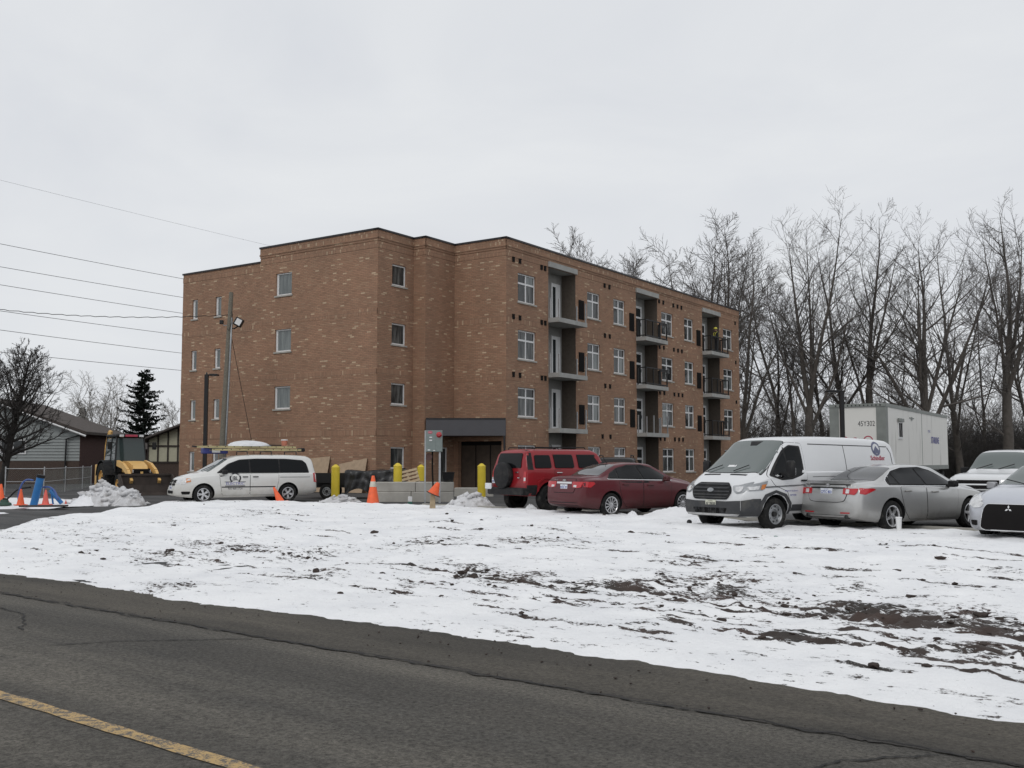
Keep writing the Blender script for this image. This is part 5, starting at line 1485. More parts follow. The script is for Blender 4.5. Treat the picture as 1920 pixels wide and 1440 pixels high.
for (y0, y1) in ((-.56, .56),):
    sp.add([(.04,y0,1.02),(.04,y1,1.02),(.30,y1,1.055),(.30,y0,1.055),(.02,y0,1.085),(.02,y1,1.085),(.16,y1,1.09),(.16,y0,1.09)], [(0,1,2,3),(4,7,6,5),(0,4,5,1),(3,2,6,7),(0,3,7,4),(1,5,6,2)])
sp.build('spoiler', M['p_silver'], c.root)
MB().lathe([(.05,0),(.045,.012),(.03,.012)], 18, Matrix.Translation((.052,0,.985)) @ Matrix(((0,0,-1,0),(1,0,0,0),(0,1,0,0),(0,0,0,1)))).build('emblem', M['chrome'], c.root)
c.mirrors(2.98, .985, (0.09, 0.19, 0.14), M['black_plastic'])
c.sym('head_light', [(.45,.66),(.50,.56),(.75,.60),(.80,.72)], 'F', M['clear_lens'], off=0.008)

# ================================================================ MAROON SEDAN (rear three-quarter)
c = Car('maroon_sedan', 1.40, 27.9, 54.7, 'dark maroon sedan with silver wheels parked beside the red off-road wagon', 'car', M['p_maroon'], 4.60, dict(
    zt=[(0,.66),(.03,.85),(.07,1.02),(.12,1.085),(.40,1.11),(.66,1.115),(1.05,1.30),(1.45,1.43),(2.0,1.478),(2.6,1.45),(3.05,1.28),(3.55,1.05),(3.9,.99),(4.3,.88),(4.5,.75),(4.57,.62),(4.60,.46)],
    zs=[(0,.55),(.1,.93),(.5,.985),(1.5,.97),(3.0,.92),(3.8,.85),(4.3,.72),(4.6,.40)],
    zb=[(0,.34),(.2,.27),(.8,.20),(3.8,.19),(4.4,.22),(4.6,.28)],
    w=[(0,.68),(.04,.77),(.15,.83),(.45,.87),(1.2,.895),(3.3,.895),(4.0,.87),(4.3,.79),(4.52,.64),(4.60,.46)],
    wr=[(0,.58),(.1,.70),(.6,.70),(1.05,.63),(1.5,.56),(2.6,.55),(3.1,.61),(3.55,.68),(4.2,.64),(4.6,.33)]),
    [(.96,.885),(3.65,.88)], 0.325, 0.21)
c.wheels('multi', M['alloy'], 0.225, 12)
gl = [(.92,1.035),(1.10,1.17),(1.38,1.30),(1.80,1.385),(2.32,1.39),(2.68,1.31),(3.0,1.13),(3.22,.985),(2.1,1.01)]
c.both('window_surround', offset_poly(gl, 0.014), M['black_plastic'], off=0.011, r=0.04, res=.05)
c.both('belt_trim', [(.86,1.03),(3.24,.97),(3.24,.952),(.86,1.008)], M['chrome'], off=0.009)
c.both('side_window', [(1.26,1.035),(1.36,1.28),(1.80,1.372),(2.05,1.378),(2.10,1.02)], M['car_glass'], off=0.019, r=0.02)
c.both('side_window', [(.96,1.04),(1.11,1.155),(1.29,1.25),(1.21,1.035)], M['car_glass'], off=0.019, r=0.01)
c.both('side_window', [(2.17,1.015),(2.13,1.378),(2.32,1.375),(2.66,1.29),(2.97,1.11),(3.15,.99)], M['car_glass'], off=0.019, r=0.02)
c.door([(1.36,.42),(1.27,.70),(1.24,.98),(2.09,.975),(2.10,.26),(1.52,.26)], (1.46,.87))
c.door([(2.13,.26),(2.12,.975),(3.18,.935),(3.16,.60),(3.10,.26)], (2.36,.84))
c.patch('rear_window', [(.72,.58),(.72,-.58),(1.0,-.57),(1.40,-.49),(1.40,.49),(1.0,.57)], 'T', M['rear_glass'], off=0.006, r=0.05)
c.patch('windscreen', [(2.70,.49),(2.70,-.49),(3.45,-.62),(3.5,0),(3.45,.62)], 'T', M['windscreen'], off=0.006, r=0.05)
bp_ = [(-.46,1.03),(.46,1.03),(.50,.84),(.42,.66),(-.42,.66),(-.50,.84)]
bt = c.patch('boot_lid', bp_, 'B', M['p_maroon'], off=0.012, r=0.05)
c.patch('boot_gap', offset_poly(bp_, 0.012), 'B', M['black_plastic'], off=0.004, parent=bt, r=0.05)
c.patch('chrome_strip', [(-.32,.945),(.32,.945),(.32,.895),(-.32,.895)], 'B', M['chrome'], off=0.02)
c.sym('tail_light', [(.35,.955),(.36,.80),(.55,.785),(.70,.80),(.76,.95)], 'B', M['red_lens'], off=0.020, r=0.03)
c.sym('reversing_lens', [(.42,.86),(.42,.81),(.54,.80),(.54,.86)], 'B', M['clear_lens'], off=0.025, r=0.01)
c.both('tail_light', [(.08,.95),(.06,.82),(.25,.80),(.40,.90),(.36,.95)], M['red_lens'], off=0.012, r=0.02)
c.plate(0.0, .80, 'B', 'BVZK 297', M['plate_white'], .30, .155)
flat_text('CRUZE', .05, (.035, .36, 1.0), (0,-1,0), (0,0,1), M['chrome'], c.root)
MB().box(.030,.04,-.075,.075,.975,1.005).box(.029,.041,-.03,.03,.962,1.018).build('emblem', M['chrome'], c.root)
c.mirrors(2.92, 1.0, (0.09, 0.18, 0.14))
MB().tube([(1.55,0,1.43),(1.42,0,1.60)], .008, 5).build('aerial', M['black_plastic'], c.root)
c.patch('bumper_insert', [(-.6,.40),(.6,.40),(.55,.33),(-.55,.33)], 'B', M['black_plastic'], off=0.008)

# ================================================================ RED BOXY OFF-ROAD WAGON (rear three-quarter)
c = Car('red_offroader', -0.34, 30.7, 54.0, 'boxy bright red off-road wagon with covered spare wheel on its tailgate', 'car', M['p_red'], 4.78, dict(
    zt=[(.28,.80),(.30,1.22),(.34,1.50),(.42,1.76),(.52,1.845),(.8,1.875),(2.9,1.875),(3.15,1.80),(3.42,1.42),(3.52,1.30),(4.2,1.26),(4.62,1.22),(4.72,1.12),(4.78,.80)],
    zs=[(.28,.72),(.34,1.24),(1.0,1.26),(3.3,1.24),(4.5,1.16),(4.78,.7)],
    zb=[(.28,.55),(.6,.46),(4.2,.46),(4.78,.55)],
    w=[(.28,.84),(.34,.90),(.6,.93),(4.0,.93),(4.5,.90),(4.70,.84),(4.78,.78)],
    wr=[(.28,.78),(.5,.74),(2.9,.73),(3.4,.80),(4.5,.82),(4.78,.7)]),
    [(1.16,.95),(4.0,.95)], 0.40, 0.27, arch=0.09, side_bow=0.01,
    )
c.wheels('spoke', M['dark_wheel'], 0.21, 6)
c.both('lower_cladding', [(.30,.50),(.32,.80),(.66,.80),(.66,.50)], M['black_plastic'], off=0.010)
c.both('lower_cladding', [(1.68,.50),(1.68,.66),(3.48,.66),(3.48,.50)], M['black_plastic'], off=0.012)
for (x0, x1, xa, xb) in ((.62,1.24,.66,1.24), (1.38,2.12,1.38,2.12), (2.30,3.22,2.30,2.95)):
    c.both('side_window', [(x0,1.30),(xa,1.68),(xb,1.68),(x1,1.30)], M['car_glass'], off=0.019, r=0.05)
for x in (1.38, 2.30): c.both('rain_visor', [(x,1.70),(x,1.64),(x+.72,1.64),(x+.72,1.70)], M['black_plastic'], off=0.018)
c.both('pillar_trim', [(.36,1.25),(.44,1.80),(.58,1.84),(.55,1.25)], M['black_plastic'], off=0.006)
c.door([(1.62,.82),(1.34,1.0),(1.34,1.25),(2.20,1.25),(2.20,.62),(1.72,.62)], (1.50,1.16), M['chrome'])
c.door([(2.24,.62),(2.24,1.25),(3.20,1.25),(3.20,.62)], (2.42,1.16), M['chrome'])
c.patch('rear_window', [(-.62,1.30),(.62,1.30),(.58,1.74),(-.58,1.74)], 'B', M['car_glass'], off=0.019, r=0.06)
c.patch('windscreen', [(3.02,.62),(3.02,-.62),(3.44,-.70),(3.44,.70)], 'T', M['windscreen'], off=0.006)
c.sym('tail_light', [(.76,1.20),(.76,.86),(.86,.86),(.86,1.20)], 'B', M['red_lens'], off=0.012, r=0.02)
c.sym('reversing_lens', [(.78,1.02),(.78,.92),(.85,.92),(.85,1.02)], 'B', M['clear_lens'], off=0.018)
c.both('fender_flare', [(.66,.62),(.70,.90),(.90,1.02),(1.42,1.02),(1.60,.90),(1.62,.88),(1.42,.98),(.92,.98),(.74,.86),(.72,.62)], M['p_red'], off=0.03)
MB().rbox(.12,.42,-.90,.90,.50,.72,.04).build('rear_bumper', M['black_plastic'], c.root)
MB().rbox(4.62,4.9,-.90,.90,.48,.74,.04).build('front_bumper', M['black_plastic'], c.root)
sw = MB().lathe([(0,-.02),(.33,-.02),(.39,.04),(.40,.12),(.39,.20),(.35,.235),(.15,.25),(0,.25)], 36, Matrix.Translation((.30,.12,1.08)) @ Matrix(((0,0,-1,0),(1,0,0,0),(0,-1,0,0),(0,0,0,1))))
sp = sw.build('spare_wheel_cover', M['black_plastic'], c.root, 40)
MB().box(.27,.30,-.52,-.36,1.16,1.19).build('tailgate_handle', M['chrome'], c.root)
MB().box(.25,.27,-.60,-.50,1.0,1.03).build('badge', M['chrome'], c.root)
c.plate(.72, .90, 'B', 'ABFL 418', M['plate_white'], .22, .12)
o = MB().rbox(.10,.16,.66,.98,.66,.84,.015).build('plate_holder', M['plate_white'], c.root)
c.mirrors(3.15, 1.34, (0.07, 0.22, 0.22), M['black_plastic'])
for y in (-.66, .66): MB().tube([(.75,y,1.86),(.8,y,1.92),(2.7,y,1.92),(2.75,y,1.87)], .018, 6).build('roof_rail', M['black_plastic'], c.root)

# ================================================================ WHITE CARGO VAN (front three-quarter)
c = Car('white_cargo_van', 8.86, 25.75, 234.3, 'white low-roof cargo van with black slatted grille and grey bumper', 'van', M['p_white'], 5.58, dict(
    zt=[(0,.60),(.015,1.35),(.05,1.80),(.12,1.95),(.3,2.03),(2.4,2.085),(3.6,2.06),(3.92,1.99),(4.2,1.80),(4.98,1.26),(5.15,1.17),(5.35,1.07),(5.48,.96),(5.54,.80),(5.58,.55)],
    zs=[(0,.55),(.05,1.2),(.3,1.25),(3.5,1.25),(4.6,1.17),(5.0,1.07),(5.3,.93),(5.5,.72),(5.58,.48)],
    zb=[(0,.42),(.4,.36),(4.4,.34),(5.3,.30),(5.58,.33)],
    w=[(0,.94),(.05,.99),(.3,1.02),(4.3,1.02),(4.9,1.0),(5.25,.94),(5.45,.85),(5.54,.76),(5.58,.66)],
    wr=[(0,.80),(.15,.84),(3.7,.82),(4.0,.79),(4.98,.84),(5.35,.72),(5.58,.5)]),
    [(1.32,1.0),(4.60,1.0)], 0.36, 0.24, arch=0.06, side_bow=0.012,
    )
c.patch('front_bumper', [(-.80,.66),(-.45,.64),(.45,.64),(.80,.66),(.80,.31),(-.80,.31)], 'F', M['grey_plastic'], off=0.010)
c.both('front_bumper', [(5.50,.66),(5.25,.70),(5.06,.70),(5.035,.55),(5.02,.33),(5.50,.33)], M['grey_plastic'], off=0.010)
c.both('arch_trim', [(4.15,.36),(4.19,.55),(4.33,.73),(4.60,.82),(4.87,.73),(5.01,.55),(5.05,.36),(5.10,.36),(5.09,.60),(4.93,.79),(4.60,.88),(4.27,.79),(4.11,.60),(4.09,.36)], M['grey_plastic'], off=0.014)
c.both('rub_strip', [(1.80,.56),(4.08,.56),(4.08,.42),(1.80,.42)], M['grey_plastic'], off=0.012)
c.wheels('steel', M['grey_steel'], 0.215)
ws_ = [(3.96,.70),(3.96,-.70),(4.30,-.77),(4.90,-.84),(4.985,-.5),(5.0,0),(4.985,.5),(4.90,.84),(4.30,.77)]
wsp = c.patch('windscreen', ws_, 'T', M['windscreen'], off=0.008, r=0.04)
c.patch('windscreen_seal', offset_poly(ws_, 0.018), 'T', M['black_plastic'], off=0.003, parent=wsp, r=0.05)
c.patch('camera_pod', [(4.0,.17),(4.0,-.17),(4.13,-.09),(4.13,.09)], 'T', M['black_plastic'], off=0.012, parent=wsp)
c.patch('dash_paper', [(4.74,.05),(4.74,-.18),(4.80,-.18),(4.80,.05)], 'T', M['white_pvc'], off=0.0085, parent=wsp)
for y0, y1 in ((.15,.62), (-.62,-.15)):
    c.patch('cowl_vent', [(5.05,y0),(5.05,y1),(5.09,y1*0.97),(5.09,y0)], 'T', M['black_plastic'], off=0.008)
    MB().tube([(4.98,y0,1.29),(4.80,y0+.30,1.42)], .010, 5).build('wiper', M['black_plastic'], c.root)
dw = [(3.62,1.27),(3.62,1.83),(3.92,1.85),(4.12,1.74),(4.42,1.46),(4.72,1.19),(4.40,1.10),(4.05,1.12),(3.74,1.20)]
c.both('window_surround', offset_poly(dw, 0.012), M['black_plastic'], off=0.010, r=0.04)
c.both('side_window', [(3.66,1.28),(3.66,1.81),(3.90,1.83),(4.06,1.74),(4.10,1.16),(3.76,1.22)], M['car_glass'], off=0.014, r=0.03)
c.both('side_window', [(4.14,1.15),(4.12,1.69),(4.42,1.42),(4.62,1.22),(4.42,1.14)], M['car_glass'], off=0.014, r=0.03)
c.door([(3.56,.48),(3.54,1.9),(3.95,1.92),(4.18,1.78),(4.80,1.18),(4.62,.98),(4.22,.85),(4.10,.48)], (3.68,1.08), M['black_plastic'])
c.both('side_panel_crease_shade', [(.35,1.86),(3.3,1.90),(3.3,1.88),(.35,1.84)], M['grey_plastic'], off=0.004)  # dark strips paint the shade line of the pressed panel creases
c.both('side_panel_crease_shade', [(.33,1.84),(.24,1.70),(.24,1.20),(.26,1.20),(.26,1.70),(.35,1.82)], M['grey_plastic'], off=0.004)
c.both('side_panel_crease_shade', [(.35,1.175),(3.35,1.165),(3.35,1.155),(.35,1.165)], M['grey_plastic'], off=0.004)
c.both('sliding_door_gap', [(2.05,.50),(2.05,1.87),(2.065,1.87),(2.065,.50)], M['grey_plastic'], off=0.004)
c.both('stripe', [(3.2,1.005),(5.0,.955),(5.0,.943),(3.2,.993)], M['ink_black'], off=0.012)
c.both('stripe', [(3.2,.985),(5.0,.935),(5.0,.928),(3.2,.978)], M['ink_black'], off=0.012)
gp = [(-.42,1.03),(.42,1.03),(.54,.94),(.57,.84),(.50,.70),(.44,.675),(-.44,.675),(-.50,.70),(-.57,.84),(-.54,.94)]
gr = c.patch('grille', gp, 'F', M['black_plastic'], off=0.02, r=0.04)
for k, z in enumerate((.985,.915,.845,.775,.715)):
    hw_ = (.44,.50,.52,.50,.46)[k]
    c.patch('grille_slat', [(-hw_,z+.012),(hw_,z+.012),(hw_,z-.012),(-hw_,z-.012)], 'F', M['grey_plastic'], off=0.036, parent=gr)
c.patch('emblem', [(.09*math.cos(a), .87+.042*math.sin(a)) for a in np.linspace(0, 2*math.pi, 20, endpoint=False)], 'F', M['grey_steel'], off=0.045, parent=gr, res=.04)
hl = [(.56,.97),(.60,.86),(.70,.80),(.84,.83),(.90,.95),(.90,1.06),(.72,1.0)]
for o in c.sym('head_light', hl, 'F', M['grey_steel'], off=0.012, r=0.03): pass
c.sym('head_light_lens', [(.62,.94),(.64,.87),(.71,.83),(.79,.85),(.79,.95),(.70,.95)], 'F', M['clear_lens'], off=0.024, r=0.03)
c.both('head_light', [(5.36,.86),(5.0,.88),(4.88,1.0),(4.84,1.08),(5.15,1.02),(5.38,.96)], M['grey_steel'], off=0.012, r=0.02)
c.both('head_light_lens', [(5.34,.88),(5.12,.90),(5.08,.98),(5.34,.94)], M['clear_lens'], off=0.022, r=0.02)
c.both('indicator', [(5.06,.89),(4.96,.91),(4.90,1.01),(5.02,1.0)], M['amber_lens'], off=0.020, r=0.01)
c.patch('lower_intake', [(-.50,.50),(.50,.50),(.44,.38),(-.44,.38)], 'F', M['dark_vent'], off=0.010, r=0.04)
c.plate(0.02, .585, 'F', 'AP 78038', M['plate_yellow'], .30, .155, 'ink_black')
c.text('Schindler', .15, .80, 1.575, 'L', M['ink_red'], off=0.008, bold=0.003)
ring = [(.20*math.cos(a), .24*math.sin(a)) for a in np.linspace(0, 2*math.pi, 24, endpoint=False)]
em = c.patch('emblem', [(.80+x*.85, 1.80+z*.7) for x, z in ring], 'L', M['ink_grey'], off=0.006, res=.1)
c.patch('emblem_mark', [(.80+x*.6, 1.80+z*.5) for x, z in ring], 'L', M['p_white'], off=0.009, parent=em, res=.1)
c.patch('emblem_mark', [(.88,1.69),(.72,1.69),(.69,1.75),(.80,1.87),(.91,1.75)], 'L', M['ink_grey'], off=0.012, parent=em, res=.1)
c.text('elevators escalators', .055, 4.10, .86, 'L', M['ink_blue'], off=0.009)
c.text('service', .075, 4.05, .77, 'L', M['ink_blue'], off=0.009)
for sg in (1, -1):
    m = MB().rbox(-.07,.07,0,.20,-.18,.18,.04); m.box(-.04,.05,-.14,.04,-.16,-.08)
    o = m.build('mirror', M['black_plastic'], c.root, 40); o.location = (4.36, sg*1.13, 1.34); o.scale = (1, sg, 1)
    link_mesh('mirror_glass', MB().box(-.079,-.071,.03,.17,-.14,.02).mesh('mirror_glass', M['chrome']), o)

# ================================================================ WHITE MINIVAN (side view, facing left)
c = Car('white_minivan', -7.78, 39.3, 239.0, 'white contractor minivan with roof rack carrying a long ladder', 'van', M['p_white2'], 5.14, dict(
    zt=[(0,.60),(.02,1.05),(.08,1.40),(.20,1.64),(.42,1.72),(1.2,1.75),(2.2,1.752),(2.9,1.71),(3.25,1.62),(3.6,1.43),(4.15,1.13),(4.4,1.06),(4.8,.95),(5.0,.84),(5.09,.70),(5.14,.50)],
    zs=[(0,.55),(.05,.98),(.4,1.03),(2.5,1.03),(3.8,.98),(4.4,.93),(4.85,.80),(5.14,.45)],
    zb=[(0,.36),(.3,.28),(1.0,.22),(4.3,.20),(4.9,.24),(5.14,.30)],
    w=[(0,.84),(.05,.91),(.3,.96),(1.0,.975),(4.2,.975),(4.6,.92),(4.9,.80),(5.06,.66),(5.14,.50)],
    wr=[(0,.70),(.15,.74),(.5,.74),(2.8,.71),(3.4,.70),(4.15,.78),(4.8,.68),(5.14,.4)]),
    [(1.13,.955),(4.21,.955)], 0.335, 0.22)
c.wheels('split', M['alloy'], 0.215, 5)
gl = [(.33,1.09),(.42,1.42),(.55,1.53),(1.2,1.58),(2.3,1.585),(2.9,1.55),(3.3,1.40),(3.72,1.09)]
c.both('window_surround', offset_poly(gl, 0.012), M['black_plastic'], off=0.011, r=0.05, res=.05)
c.both('side_window', [(.37,1.10),(.45,1.42),(.57,1.515),(1.42,1.57),(1.42,1.10)], M['car_glass'], off=0.019, r=0.03)
c.both('side_window', [(1.48,1.10),(1.48,1.57),(2.3,1.575),(2.52,1.565),(2.52,1.10)], M['car_glass'], off=0.019, r=0.03)
c.both('side_window', [(2.58,1.10),(2.58,1.56),(2.88,1.54),(3.27,1.39),(3.62,1.10)], M['car_glass'], off=0.019, r=0.03)
c.door([(1.58,.45),(1.50,.80),(1.50,1.06),(2.54,1.06),(2.54,.30),(1.66,.30)], (2.36,.94), M['black_plastic'])
c.door([(2.57,.30),(2.57,1.06),(3.66,1.04),(3.62,.70),(3.55,.30)], (2.74,.94), M['black_plastic'])
c.both('rub_strip', [(1.62,.60),(3.58,.60),(3.58,.565),(1.62,.565)], M['black_plastic'], off=0.014)
c.both('slide_rail', [(.30,.93),(1.45,.93),(1.45,.915),(.30,.915)], M['grey_plastic'], off=0.006)
c.both('tail_light', [(.03,1.08),(.03,.72),(.15,.74),(.17,1.06)], M['red_lens'], off=0.012, r=0.02)
c.sym('tail_light', [(.70,1.10),(.74,.72),(.86,.72),(.84,1.10)], 'B', M['red_lens'], off=0.012, r=0.02)
c.patch('rear_window', [(-.62,1.12),(.62,1.12),(.56,1.55),(-.56,1.55)], 'B', M['car_glass'], off=0.006, r=0.05)
c.patch('windscreen', [(3.30,.60),(3.30,-.60),(4.05,-.74),(4.12,0),(4.05,.74)], 'T', M['windscreen'], off=0.008, r=0.05)
MB().tube([(4.12,.2,1.17),(3.75,.55,1.36)], .012, 5).build('wiper', M['black_plastic'], c.root)
for q in ((.06,.74,.42,.84), (.06,.64,.42,.72)):
    c.sym('grille', [(q[0],q[1]),(q[2],q[1]),(q[2],q[3]),(q[0],q[3])], 'F', M['dark_vent'], off=0.012, r=0.02)
c.both('head_light', [(4.70,.90),(5.02,.82),(5.04,.70),(4.82,.70),(4.66,.78)], M['clear_lens'], off=0.012, r=0.03)
c.both('indicator', [(4.66,.90),(4.78,.88),(4.80,.74),(4.64,.78)], M['amber_lens'], off=0.016, r=0.02)
c.patch('lower_intake', [(-.40,.46),(.40,.46),(.36,.36),(-.36,.36)], 'F', M['dark_vent'], off=0.010, r=0.03)
c.both('fog_recess', [(4.66,.44),(4.95,.44),(4.92,.34),(4.68,.34)], M['dark_vent'], off=0.008, r=0.03)
c.plate(0.0, .56, 'F', 'AK 20518', M['plate_white'], .30, .15)
c.mirrors(3.52, 1.10, (0.10, 0.20, 0.16), M['black_plastic'])
# lettering on the front door
ring = []
for k in range(25):
    a = rad(-50 + 280*k/24); ring.append((.21*math.cos(a), .19*math.sin(a)))
inner = [(x*.74, z*.74) for x, z in reversed(ring)]
c.patch('emblem', [(3.10+x, .90+z) for x, z in ring+inner], 'L', M['ink_black'], off=0.010, res=.2)
c.text('JBL', .20, 3.10, .885, 'L', M['ink_black'], off=0.011, bold=0.004, squeeze=0.8)
for (a, b) in ((2.72,2.98), (3.22,3.48)): c.patch('stripe', [(a,.775),(b,.775),(b,.755),(a,.755)], 'L', M['ink_black'], off=0.010)
c.text('ELECTRIC', .135, 3.10, .70, 'L', M['ink_blue'], off=0.010, squeeze=1.15)
c.patch('stripe', [(2.74,.635),(3.46,.635),(3.46,.612),(2.74,.612)], 'L', M['ink_black'], off=0.010)
c.text('905 468 3724', .095, 3.10, .52, 'L', M['ink_black'], off=0.010, squeeze=1.0)
for x in (.75, 1.7, 2.6):
    MB().tube([(x,-.68,1.74),(x,-.66,1.86),(x,.66,1.86),(x,.68,1.74)], .02, 6).build('roof_rack_bar', M['black_metal'], c.root)
VAN = c.root

# ================================================================ PALE SILVER SEDAN at the right edge (front)
c = Car('silver_sport_sedan', 12.55, 21.95, 228.5, 'pale silver sedan with large black front grille at the right edge', 'car', M['p_silver2'], 4.57, dict(
    zt=[(0,.66),(.05,1.0),(.12,1.09),(.55,1.12),(1.0,1.31),(1.45,1.44),(2.0,1.485),(2.6,1.45),(3.0,1.30),(3.55,1.05),(3.9,.99),(4.25,.90),(4.44,.80),(4.53,.70),(4.57,.55)],
    zs=[(0,.55),(.1,.93),(.5,.98),(3.0,.93),(3.8,.87),(4.2,.78),(4.45,.66),(4.57,.48)],
    zb=[(0,.34),(.2,.27),(.8,.20),(3.8,.19),(4.4,.20),(4.57,.22)],
    w=[(0,.70),(.15,.83),(.5,.87),(3.6,.88),(4.1,.87),(4.35,.82),(4.5,.72),(4.57,.60)],
    wr=[(0,.6),(.5,.70),(1.0,.63),(1.5,.56),(2.6,.55),(3.05,.61),(3.55,.68),(4.2,.64),(4.57,.45)]),
    [(.98,.87),(3.62,.87)], 0.325, 0.21)
c.wheels('spoke', M['alloy'], 0.225, 5)
c.both('side_window', [(1.2,1.03),(1.36,1.28),(1.80,1.372),(2.05,1.378),(2.10,1.01)], M['car_glass'], off=0.019, r=0.02)
c.both('side_window', [(2.17,1.01),(2.13,1.378),(2.32,1.375),(2.66,1.29),(2.97,1.11),(3.15,.985)], M['car_glass'], off=0.019, r=0.02)
c.door([(1.38,.42),(1.25,.98),(2.09,.975),(2.10,.26),(1.52,.26)], (1.46,.87))
c.door([(2.13,.26),(2.12,.975),(3.18,.935),(3.10,.26)], (2.36,.84))
c.patch('windscreen', [(2.66,.50),(2.66,-.50),(3.48,-.64),(3.55,0),(3.48,.64)], 'T', M['windscreen'], off=0.006, r=0.05)
c.patch('rear_window', [(.62,.58),(.62,-.58),(1.38,-.48),(1.38,.48)], 'T', M['rear_glass'], off=0.006)
MB().tube([(3.56,-.1,1.07),(3.40,-.5,1.15)], .010, 5).build('wiper', M['black_plastic'], c.root)
gp = [(-.40,.70),(.40,.70),(.46,.62),(.52,.28),(.46,.235),(-.46,.235),(-.52,.28),(-.46,.62)]
g_ = c.patch('grille', gp, 'F', M['dark_vent'], off=0.014, r=0.04)
c.patch('grille_frame', offset_poly(gp, 0.015), 'F', M['chrome'], off=0.006, parent=g_, r=0.05)
for k in range(3):
    a = rad(90 + 120*k); t_ = [(0, 0)]
    cx_, cz_ = .035*math.cos(a), .62+.035*math.sin(a)
    dm = [(cx_+.034*math.cos(a), cz_+.034*math.sin(a)), (cx_+.017*math.cos(a+math.pi/2), cz_+.017*math.sin(a+math.pi/2)), (cx_-.034*math.cos(a), cz_-.034*math.sin(a)), (cx_-.017*math.cos(a+math.pi/2), cz_-.017*math.sin(a+math.pi/2))]
    c.patch('emblem', dm, 'F', M['chrome'], off=0.022, parent=g_)
c.sym('head_light', [(.48,.72),(.52,.64),(.66,.62),(.76,.68),(.78,.80),(.66,.77)], 'F', M['clear_lens'], off=0.012, r=0.02)
c.both('head_light', [(4.44,.66),(4.20,.72),(4.02,.86),(4.25,.84),(4.42,.78)], M['clear_lens'], off=0.012, r=0.02)
c.sym('fog_light', [(.58,.40),(.58,.30),(.70,.31),(.72,.40)], 'F', M['dark_vent'], off=0.010, r=0.02)
c.mirrors(2.98, 1.0, (0.09, 0.18, 0.14))

# ================================================================ WHITE PICKUP behind the sedans (front)
def big_front(name, X, Y, head, label, paint, H):
    c = Car(name, X, Y, head, label, 'truck' if 'pickup' in label else 'car', paint, 5.2, dict(
        zt=[(0,.80),(.03,1.25),(.10,H-.35),(.35,H-.05),(.7,H),(2.5,H),(2.95,H-.04),(3.15,H-.12),(3.75,1.26),(3.9,1.19),(4.5,1.15),(4.95,1.08),(5.1,.98),(5.2,.62)],
        zs=[(0,.7),(.1,1.10),(3.6,1.10),(4.6,1.02),(5.0,.92),(5.2,.55)],
        zb=[(0,.50),(.4,.42),(4.7,.40),(5.2,.45)],
        w=[(0,.88),(.1,.95),(.5,.98),(4.4,.98),(4.8,.95),(5.05,.88),(5.2,.80)],
        wr=[(0,.76),(.5,.76),(2.9,.73),(3.75,.84),(4.6,.86),(5.2,.72)]),
        [(1.15,.97),(4.25,.97)], 0.38, 0.25, side_bow=0.012)
    c.wheels('spoke', M['alloy'], 0.22, 6)
    c.patch('windscreen', [(3.06,.66),(3.06,-.66),(3.68,-.82),(3.74,0),(3.68,.82)], 'T', M['windscreen'], off=0.008, r=0.05)
    for y in (.1, -.55): MB().tube([(3.78,y,1.27),(3.62,y+.42,1.42)], .012, 5).build('wiper', M['black_plastic'], c.root)
    for (x0, x1, xb) in ((.5,1.3,1.3), (1.4,2.2,2.2), (2.3,3.35,3.0)):
        c.both('side_window', [(x0,1.18),(x0,H-.14),(xb,H-.14),(x1,1.18)], M['car_glass'], off=0.019, r=0.04)
    c.door([(1.7,.55),(1.45,.9),(1.40,1.12),(2.23,1.12),(2.23,.5),(1.75,.5)], (1.55,1.02))
    c.door([(2.27,.5),(2.27,1.12),(3.5,1.10),(3.45,.5)], (2.45,1.02))
    g_ = c.patch('grille', [(-.62,.95),(.62,.95),(.60,.70),(-.60,.70)], 'F', M['dark_vent'], off=0.012, r=0.03)
    c.patch('grille_bar', [(-.60,.84),(.60,.84),(.60,.80),(-.60,.80)], 'F', M['chrome'], off=0.022, parent=g_)
    c.sym('head_light', [(.66,.95),(.66,.74),(.84,.76),(.85,.95)], 'F', M['clear_lens'], off=0.012, r=0.02)
    MB().rbox(5.02,5.26,-.90,.90,.44,.66,.05).build('front_bumper', M['black_plastic'], c.root)
    c.sym('tail_light', [(.76,1.05),(.76,.80),(.86,.80),(.86,1.05)], 'B', M['red_lens'], off=0.012)
    c.mirrors(3.30, 1.20, (0.08, 0.22, 0.20), M['black_plastic'])
    return c
big_front('white_pickup', 17.3, 33.6, 226, 'white pickup cab parked behind the two silver sedans', M['p_white'], 1.86)
c = big_front('black_wagon', 3.75, 38.0, 10.0, 'black wagon roof showing above the maroon sedan', M['p_black'], 1.66)
for y in (-.6, .6): MB().tube([(.9,y,1.64),(.95,y,1.72),(2.6,y,1.72),(2.65,y,1.65)], .022, 6).build('roof_rail', M['black_plastic'], c.root)
# ================================================================ SMALL AND MIDDLE SIZED THINGS
def ground_at(px, Y): return (px-960)/1922.4*Y

